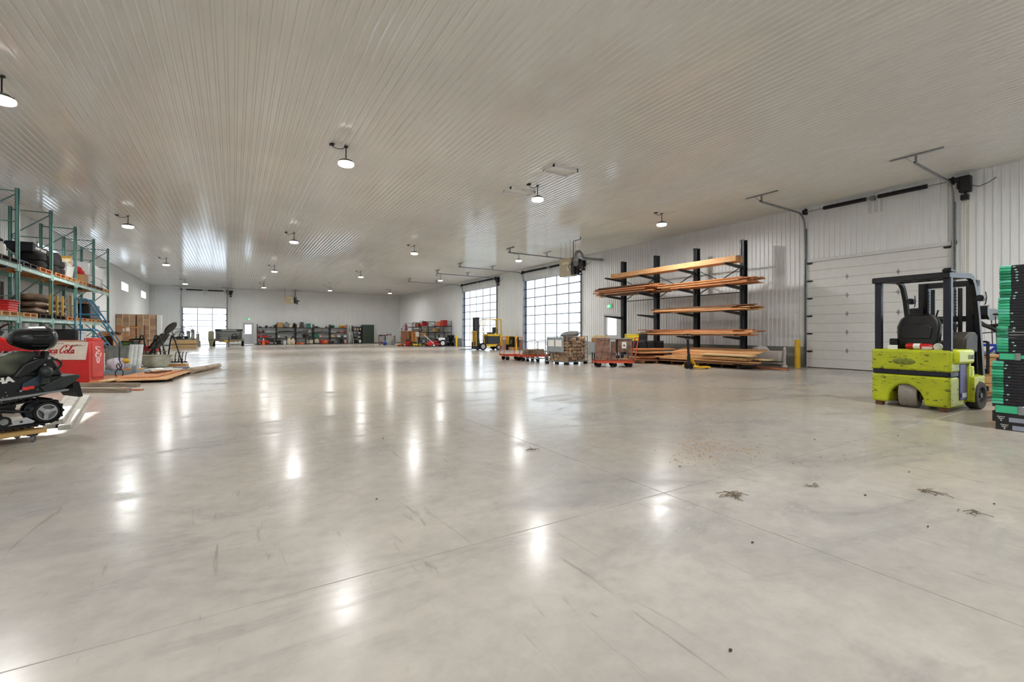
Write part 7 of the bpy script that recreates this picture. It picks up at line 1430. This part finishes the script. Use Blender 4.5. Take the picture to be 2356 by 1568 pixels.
for r_ in range(3):
    for c_ in range(4):
        d = bevel(MB().box(0.02 + 0.308 * c_, 0.315 + 0.308 * c_, -0.01, 0.01, 0.06 + 0.65 * r_, 0.70 + 0.65 * r_).build('locker_door', M_lk, lk), 0.004, 1); MB().cyl((0.08 + 0.308 * c_, -0.01, 0.42 + 0.65 * r_), (0.08 + 0.308 * c_, -0.022, 0.42 + 0.65 * r_), 0.04, n=12).build('latch', M_black, d)
# ------------------------------------------------------------------ workshop corner at the far right
def cabinet(name, label, x, y, rz, w_, d_, h_, m, doors, legs=0.0, knob=M_chrome):
    t = thing(name, label, 'cabinet', (x, y, 0), rz); bevel(MB().box(0, w_, 0, d_, legs, h_).build('body', m, t), 0.008, 1)
    for k in range(doors):
        d = bevel(MB().box(0.02 + k * (w_ - 0.02) / doors, (k + 1) * (w_ - 0.02) / doors, -0.018, 0.0, legs + 0.04, h_ - 0.04).build('cabinet_door', m, t), 0.004, 1); u = (k + 0.85) * (w_ - 0.02) / doors if k % 2 == 0 else (k + 0.15) * (w_ - 0.02) / doors; MB().cyl((u, -0.018, (h_ + legs) / 2), (u, -0.04, (h_ + legs) / 2), 0.018, n=8).build('handle', knob, d)
    if legs:
        for xx in (0.02, w_ - 0.07):
            for yy in (0.02, d_ - 0.07): MB().box(xx, xx + 0.05, yy, yy + 0.05, 0, legs).build('leg', M_dark, t, smooth=False)
    return t
M_oak = wood('orange_oak', (196, 122, 60), (160, 92, 42), 2, 3); M_walnut = wood('light_walnut', (170, 120, 84), (140, 92, 60), 2, 3)
cabinet('red_chest', 'low red wooden chest against the end wall beside the lockers', 13.9, 50.9, 0, 1.1, 0.6, 0.92, mat('oxblood_wood', (138, 58, 42), 0.5, var=0.2), 2)
cabinet('grey_cabinet', 'light grey steel tool cabinet on the workshop floor', 12.55, 43.8, -31.5, 0.75, 0.6, 0.9, mat('light_grey_enamel', (176, 176, 168), 0.45), 1, 0.12)
cabinet('work_cart', 'grey open tool cart left of the grey steel cabinet', 11.95, 44.15, -31.5, 0.55, 0.55, 0.84, CM('grey'), 1, 0.3)
for k, (x, y, z, c_) in enumerate(((12.2, 44.15, 0.842, 'black'), (12.75, 43.95, 0.902, 'dkgrey'), (13.0, 43.8, 0.902, 'brown'))):
    t = thing('hand_tool', ['black tool pile on the grey open cart', 'grey grinder on the grey steel cabinet', 'brown caulking tool on the grey steel cabinet'][k], 'tool', (x, y, z), 20 * k); bevel(MB().box(-0.14, 0.08, -0.07, 0.07, 0, 0.12).build('motor_body', CM(c_), t), 0.02); MB().cyl((0.05, 0, 0.06), (0.2, 0, 0.14), 0.03, n=8).build('nose', CM('silver'), t); MB().cyl((-0.05, 0, 0.12), (-0.02, 0, 0.3), 0.015, n=6).build('grip', CM('blue' if k == 0 else 'black'), t)
o = MB().lathe([(0, 0)] + [(0.2 * math.sin(R(a)), 0.2 - 0.2 * math.cos(R(a))) for a in range(20, 180, 20)] + [(0, 0.4)], 18).build('blue_ball', CM('blue')); o.location = (11.95, 42.2, 0); tag(o, 'blue ball on the floor before the grey cart', 'ball')
t = thing('gas_cylinder', 'small grey gas cylinder standing before the grey cabinet', 'cylinder', (12.75, 42.6, 0)); MB().lathe([(0, 0), (0.14, 0), (0.15, 0.03), (0.15, 0.38), (0.10, 0.46), (0.04, 0.48), (0, 0.48)], 16).build('tank', CM('grey'), t); MB().lathe([(0.09, 0.46), (0.10, 0.46), (0.10, 0.56), (0.09, 0.56), (0.09, 0.46)], 14).build('collar', CM('silver'), t)
o = board('', 'orange', 0.7, 0.1, 0.05, 11.45, 42.0, 0.35, 0, tilt=90); o.name = 'upright_plank'; tag(o, 'short orange plank standing beside the grey cart', 'plank')
cabinet('wooden_cabinet', 'tall brown wooden cabinet, left of the two behind the yellow mower', 13.75, 43.0, -31.5, 0.85, 0.6, 1.32, M_walnut, 2, 0.12)
cabinet('wooden_dresser', 'tall orange oak dresser right of the brown cabinet', 14.55, 42.5, -31.5, 0.75, 0.6, 1.32, M_oak, 1, 0.3)
t = thing('flower_ornament', 'white and purple floral ornament on top of the brown cabinet', 'ornament', (14.2, 43.0, 1.322)); MB().blob((0, 0, 0.3), 0.3, 0.12, 0.3, 4, 0.15, 12, 8, flat=0.95).build('white_blooms', mat('white_blooms', (232, 224, 228), 0.7, rgb2=(190, 150, 176), scale=5), t)
for k in range(7): MB().blob((0.02 + 0.04 * math.sin(k * 2.1), -0.12, 0.08 + 0.085 * k), 0.07, 0.05, 0.06, k, 0.15, 8, 6).build('purple_bloom', mat('purple_bloom', (132, 40, 76), 0.7), t)
o = bevel(MB().box(-0.12, 0.12, -0.1, 0.1, 0, 0.32).build('white_carton', M_white), 0.01); o.location = (13.85, 43.15, 1.322); tag(o, 'white carton left of the floral ornament on the brown cabinet', 'box')
t = thing('desk_lamp', 'black desk lamp on the left edge of the brown cabinet', 'lamp', (13.55 + 0.3, 42.95, 1.322)); MB().lathe([(0, 0), (0.06, 0), (0.06, 0.02), (0, 0.02)], 12).build('base', M_black, t); MB().tube([(0, 0, 0.02), (-0.08, 0, 0.14), (-0.04, 0, 0.24)], 0.012, 6).build('arm', M_black, t); MB().lathe([(0.07, 0.2), (0.03, 0.27), (0, 0.28)], 12, c=(-0.05, 0, 0)).build('shade', M_black, t)
# open black shelving against the right wall
def wall_rack(label, y0, y1, top, zs):
    t = thing('storage_rack', label, 'rack', (16.0, (y0 + y1) / 2, 0), 0, 'slim black storage racks on the right wall'); c = (y1 - y0) / 2
    for x in (-0.35, 0.35):
        for y in (-c, c): MB().cyl((x, y, 0), (x, y, top), 0.022, n=6).build('post', M_black, t)
    for y in (-c, c): MB().bar((-0.35, y, top - 0.03), (0.35, y, top - 0.03), 0.02, 0.03).bar((-0.35, y, top - 0.1), (0.35, y, zs[-1]), 0.02, 0.02).build('end_brace', M_black, t, smooth=False)
    for z in zs: MB().box(-0.37, 0.37, -c, c, z - 0.06, z).build('shelf_board', M_black, t, smooth=False)
wall_rack('left slim black rack behind the wooden cabinets', 45.1, 47.5, 2.2, [0.3, 1.25, 1.75]); wall_rack('middle slim black rack with a red machine on top', 40.8, 44.9, 2.25, [0.3, 1.25, 1.76]); wall_rack('right slim black rack with red cartons on top', 36.9, 40.6, 2.2, [0.3, 1.24, 1.75])
for k, (y, z, w_, h_, c_, lb) in enumerate(((37.4, 1.752, 0.5, 0.52, 'red', 'red carton at the right end on top of the right slim rack'), (38.2, 1.752, 0.75, 0.42, 'orange', 'orange red carton beside the red carton on the right slim rack'), (38.75, 1.752, 0.3, 0.16, 'rust', 'low rust red box left of the orange carton'), (39.2, 1.242, 0.7, 0.3, 'card', 'cardboard box on the middle shelf of the right slim rack'), (44.2, 1.762, 0.5, 0.36, 'brown', 'brown box on top of the middle slim rack'), (43.6, 1.762, 0.35, 0.24, 'rust', 'small rusty box on top of the middle slim rack'))):
    carton(lb, 15.85, y, z, 0.45, w_, h_, 0, CM(c_), 'boxes on the slim racks', tape=k % 2 == 0)
t = thing('red_generator', 'red engine generator on top of the middle slim rack', 'generator', (15.9, 42.4, 1.762)); bevel(MB().box(-0.25, 0.25, -0.35, 0.3, 0.05, 0.42).build('engine', M_red, t), 0.03); MB().tube([(-0.26, -0.4, 0), (-0.26, -0.4, 0.55), (-0.26, 0.38, 0.55), (-0.26, 0.38, 0)], 0.02, 6).build('roll_frame', M_black, t); MB().rbox(-0.2, 0.2, -0.2, 0.2, 0.42, 0.52, 0.03).build('fuel_tank', M_black, t)
for k, y in enumerate((41.6, 43.0)):
    t = thing('cable_reel', '%s round cable reel on the middle shelf of the middle slim rack' % ['right', 'left'][k], 'reel', (15.75, y, 1.252), 0, 'cable reels'); MB().tube([(0, 0.22 * math.cos(a * 0.3927), 0.24 + 0.22 * math.sin(a * 0.3927)) for a in range(16)], 0.035, 6, closed=True).build('coil', CM('black' if k else 'tan'), t); MB().cyl((-0.04, 0, 0.24), (0.04, 0, 0.24), 0.10, n=12).build('hub', CM('tan'), t)
# white service cart with cartons
t = thing('service_cart', 'white tube service cart between the dresser and the red mower', 'cart', (14.0, 39.6, 0), -31.5); b = MB()
for z in (0.25, 0.78): MB().box(0, 1.1, 0, 0.5, z, z + 0.03).build('shelf_board', M_galv, t, smooth=False)
for x in (0.02, 1.08):
    for y in (0.02, 0.48): MB().cyl((x, y, 0.06), (x, y, 0.9), 0.018, n=8).build('post', M_white, t); wheel(t, (x, y, 0.05), 0.05, 0.03, (0, 1, 0), 'caster_wheel', M_blackm, M_galv, 12)
carton('brown carton on the white service cart', 14.75, 39.45, 0.812, 0.5, 0.36, 0.36, -31.5); carton('white carton left on the white service cart', 14.25, 39.72, 0.812, 0.32, 0.3, 0.42, -31.5, M_white)
for k, (x, y, c_, lb) in enumerate(((14.35, 39.6, 'dkgrey', 'grey pump on the lower shelf of the white service cart'), (14.75, 39.4, 'silver', 'silver motor on the lower shelf of the white service cart'))):
    tt = thing('pump', lb, 'pump', (x, y, 0.282), 10); bevel(MB().box(-0.14, 0.1, -0.1, 0.1, 0, 0.24).build('pump_body', CM(c_), tt), 0.03); MB().cyl((0.08, 0, 0.12), (0.2, 0, 0.12), 0.06, n=12).build('pump_head', CM('black'), tt)
# yellow walk-behind mower, red drum, riding mower
t = thing('walk_mower', 'small yellow walk-behind mower in front of the service cart', 'mower', (13.35, 37.3, 0), 40); bevel(MB().box(-0.32, 0.32, -0.28, 0.28, 0.08, 0.22).build('deck', CM('yellow'), t), 0.04); bevel(MB().box(-0.14, 0.14, -0.14, 0.14, 0.22, 0.38).build('engine', M_black, t), 0.03)
for x in (-0.3, 0.3):
    for y in (-0.3, 0.3): wheel(t, (x, y, 0.11), 0.11, 0.05, (0, 1 if y > 0 else -1, 0), 'wheel', M_blackm, CM('yellow'), 14)
MB().tube([(-0.3, -0.2, 0.2), (-0.5, -0.2, 1.15), (-0.5, 0.2, 1.15), (-0.3, 0.2, 0.2)], 0.016, 6).build('handle', CM('yellow'), t)
t = thing('red_drum', 'red shop vacuum drum on the floor beside the yellow mower', 'drum', (12.85, 38.2, 0)); MB().lathe([(0, 0.06), (0.2, 0.06), (0.22, 0.1), (0.22, 0.42), (0.2, 0.44), (0, 0.44)], 16).build('drum_body', M_red, t); MB().lathe([(0.21, 0.44), (0.2, 0.52), (0.1, 0.6), (0, 0.6)], 16).build('motor_head', M_black, t); MB().lathe([(0, 0), (0.24, 0), (0.24, 0.06), (0, 0.06)], 14).build('dolly_base', M_black, t)
t = thing('floor_jack', 'orange and tan floor tool left of the red drum', 'jack', (12.4, 38.9, 0), 30); bevel(MB().box(-0.3, 0.3, -0.12, 0.12, 0.05, 0.16).build('jack_body', CM('orange'), t), 0.02); MB().cyl((-0.25, 0, 0.12), (-0.45, 0, 0.55), 0.02, n=8).build('handle', CM('tan'), t)
for x in (-0.25, 0.25): MB().cyl((x, -0.14, 0.05), (x, 0.14, 0.05), 0.05, n=10).build('roller', M_black, t)
zt = thing('riding_mower', 'red and white zero turn riding mower before the right slim rack', 'mower', (14.8, 36.35, 0), -10)
bevel(MB().box(-0.95, 0.15, -0.55, 0.55, 0.12, 0.28).build('cutting_deck', M_red, zt), 0.05); bevel(MB().box(-0.75, 0.65, -0.3, 0.3, 0.3, 0.48).build('frame', mat('maroon_paint', (138, 28, 34), 0.4), zt), 0.04); bevel(MB().box(0.0, 0.55, -0.52, -0.25, 0.50, 0.74).build('fender', M_white, zt), 0.06, 3); bevel(MB().box(0.0, 0.55, 0.25, 0.52, 0.50, 0.74).build('fender', M_white, zt), 0.06, 3)
bevel(MB().box(-0.35, 0.1, -0.25, 0.25, 0.55, 0.66).build('seat_cushion', M_seat, zt), 0.04); bevel(MB().box(0.08, 0.18, -0.25, 0.25, 0.6, 1.05).build('seat_back', M_seat, zt), 0.04); bevel(MB().box(0.45, 0.95, -0.3, 0.3, 0.45, 0.8).build('engine', M_black, zt), 0.05)
for y in (-0.45, 0.45): wheel(zt, (0.35, y, 0.29), 0.29, 0.22, (0, 1 if y > 0 else -1, 0), 'drive_wheel', M_blackm, M_white); wheel(zt, (-0.85, y * 0.8, 0.12), 0.12, 0.09, (0, 1 if y > 0 else -1, 0), 'front_caster', M_blackm, M_white, 16)
for y in (-0.28, 0.28): MB().tube([(-0.1, y, 0.5), (-0.2, y, 0.85), (-0.3, y * 0.5, 0.95)], 0.018, 6).build('lap_bar', M_black, zt)
MB().tube([(0.6, -0.35, 0.5), (0.65, -0.35, 1.15), (0.65, 0.35, 1.15), (0.6, 0.35, 0.5)], 0.025, 6).build('roll_bar', M_black, zt)
hm = thing('walk_behind_trimmer', 'red engine trimmer with white slanted handles left of the riding mower', 'trimmer', (13.9, 35.75, 0), -20); bevel(MB().box(-0.2, 0.35, -0.2, 0.2, 0.1, 0.45).build('engine', M_red, hm), 0.05)
for y in (-0.2, 0.2): MB().tube([(0.35, y, 0.2), (-0.1, y, 0.65), (-0.45, y, 0.95), (-0.5, y, 1.0)], 0.022, 6).build('handle', M_white, hm); wheel(hm, (0.32, y * 1.2, 0.13), 0.13, 0.05, (0, 1 if y > 0 else -1, 0), 'wheel', M_blackm, M_white, 14)
MB().cyl((-0.2, 0, 0.05), (-0.2, 0, 0.2), 0.04, n=8).build('support_foot', M_black, hm)
bg = thing('black_barrow', 'black spreader hopper behind the riding mower by the bollard', 'spreader', (16.2, 36.75, 0), 90); MB().lathe([(0.1, 0.35), (0.3, 0.75), (0.32, 0.95), (0.30, 0.95), (0.1, 0.45)], 14).build('hopper', M_black, bg); MB().bar((-0.2, 0, 0.1), (0.2, 0, 0.4), 0.05, 0.05).build('frame', M_black, bg, smooth=False)
for y in (-0.2, 0.2): wheel(bg, (0, y, 0.16), 0.16, 0.07, (0, 1 if y > 0 else -1, 0), 'wheel', M_blackm, M_dark, 14)
# ------------------------------------------------------------------ debris on the floor
o = bpy.data.objects.new('wood_chips', None); b = MB(); rd = random.Random(21)
for cx, cy, n_, sp in ((3.75, 2.75, 60, 0.25), (4.15, 2.95, 70, 0.2), (4.3, 2.55, 50, 0.18), (4.5, 3.1, 30, 0.3), (5.6, 2.2, 20, 0.5)):
    for k in range(n_):
        x, y = rd.gauss(cx, sp), rd.gauss(cy, sp * 0.6); a = rd.uniform(0, 6.28); L = rd.uniform(0.004, 0.013); b.bar((x - L * math.cos(a), y - L * math.sin(a), 0.004), (x + L * math.cos(a), y + L * math.sin(a), 0.005), rd.uniform(0.003, 0.007), 0.003)
bpy.data.objects.remove(o); o = b.build('wood_chips', mat('wood_chip', (214, 182, 138), 0.8, rgb2=(170, 128, 86), scale=40), smooth=False); tag(o, 'scattered tan wood chips on the floor before the forklift', 'wood chips', kind='stuff')
def twig(label, x, y, n_, sp, seed):
    b = MB(); r_ = random.Random(seed)
    for k in range(n_):
        a = r_.uniform(0, 3.14); L = r_.uniform(0.3, 1.0) * sp; c = Vector((x + r_.gauss(0, sp * 0.3), y + r_.gauss(0, sp * 0.25), 0.005)); d = Vector((math.cos(a), math.sin(a), 0)) * L / 2; b.tube([c - d, c + Vector((0.01, 0.008, 0.006)), c + d], 0.0022, 4)
    tag(b.build('dry_grass', mat('dry_twig', (112, 96, 74), 0.9)), label, 'twigs', kind='stuff')
twig('tuft of dry grass on the floor in the right foreground', 3.05, 1.95, 16, 0.16, 1); twig('thin dry stalks on the floor near the right edge', 4.35, 1.25, 10, 0.14, 2); twig('small dry stalks between the grass tuft and the forklift', 3.75, 1.75, 6, 0.09, 3)
twig('short dry straws near the right edge of the floor', 4.05, 0.95, 8, 0.1, 5); twig('tiny dark twig on the floor right of centre', 2.55, 3.75, 6, 0.10, 6)
rk = random.Random(33)
CR = ((2.45, 1.45), (3.55, 1.02), (3.85, 1.45), (4.8, 1.5), (4.4, 0.92), (3.3, 2.6), (1.55, 1.0), (5.4, 2.5), (0.85, 3.2), (1.4, 5.0), (6.4, 2.1))
for k, (x, y) in enumerate(CR):
    o = MB().blob((0, 0, 0.006), rk.uniform(0.005, 0.012), rk.uniform(0.004, 0.008), 0.004, k, 0.25, 7, 4, flat=0.9).build('dirt_crumb', mat('dark_dirt', (70, 60, 50), 0.9)); o.location = (x, y, 0); tag(o, 'tiny dark crumb of dirt on the open floor, %s from the viewer' % (['nearest'] + ORD[1:])[sorted(range(11), key=lambda i: CR[i][0] ** 2 + CR[i][1] ** 2).index(k)], 'dirt', 'crumbs of dirt on the floor')
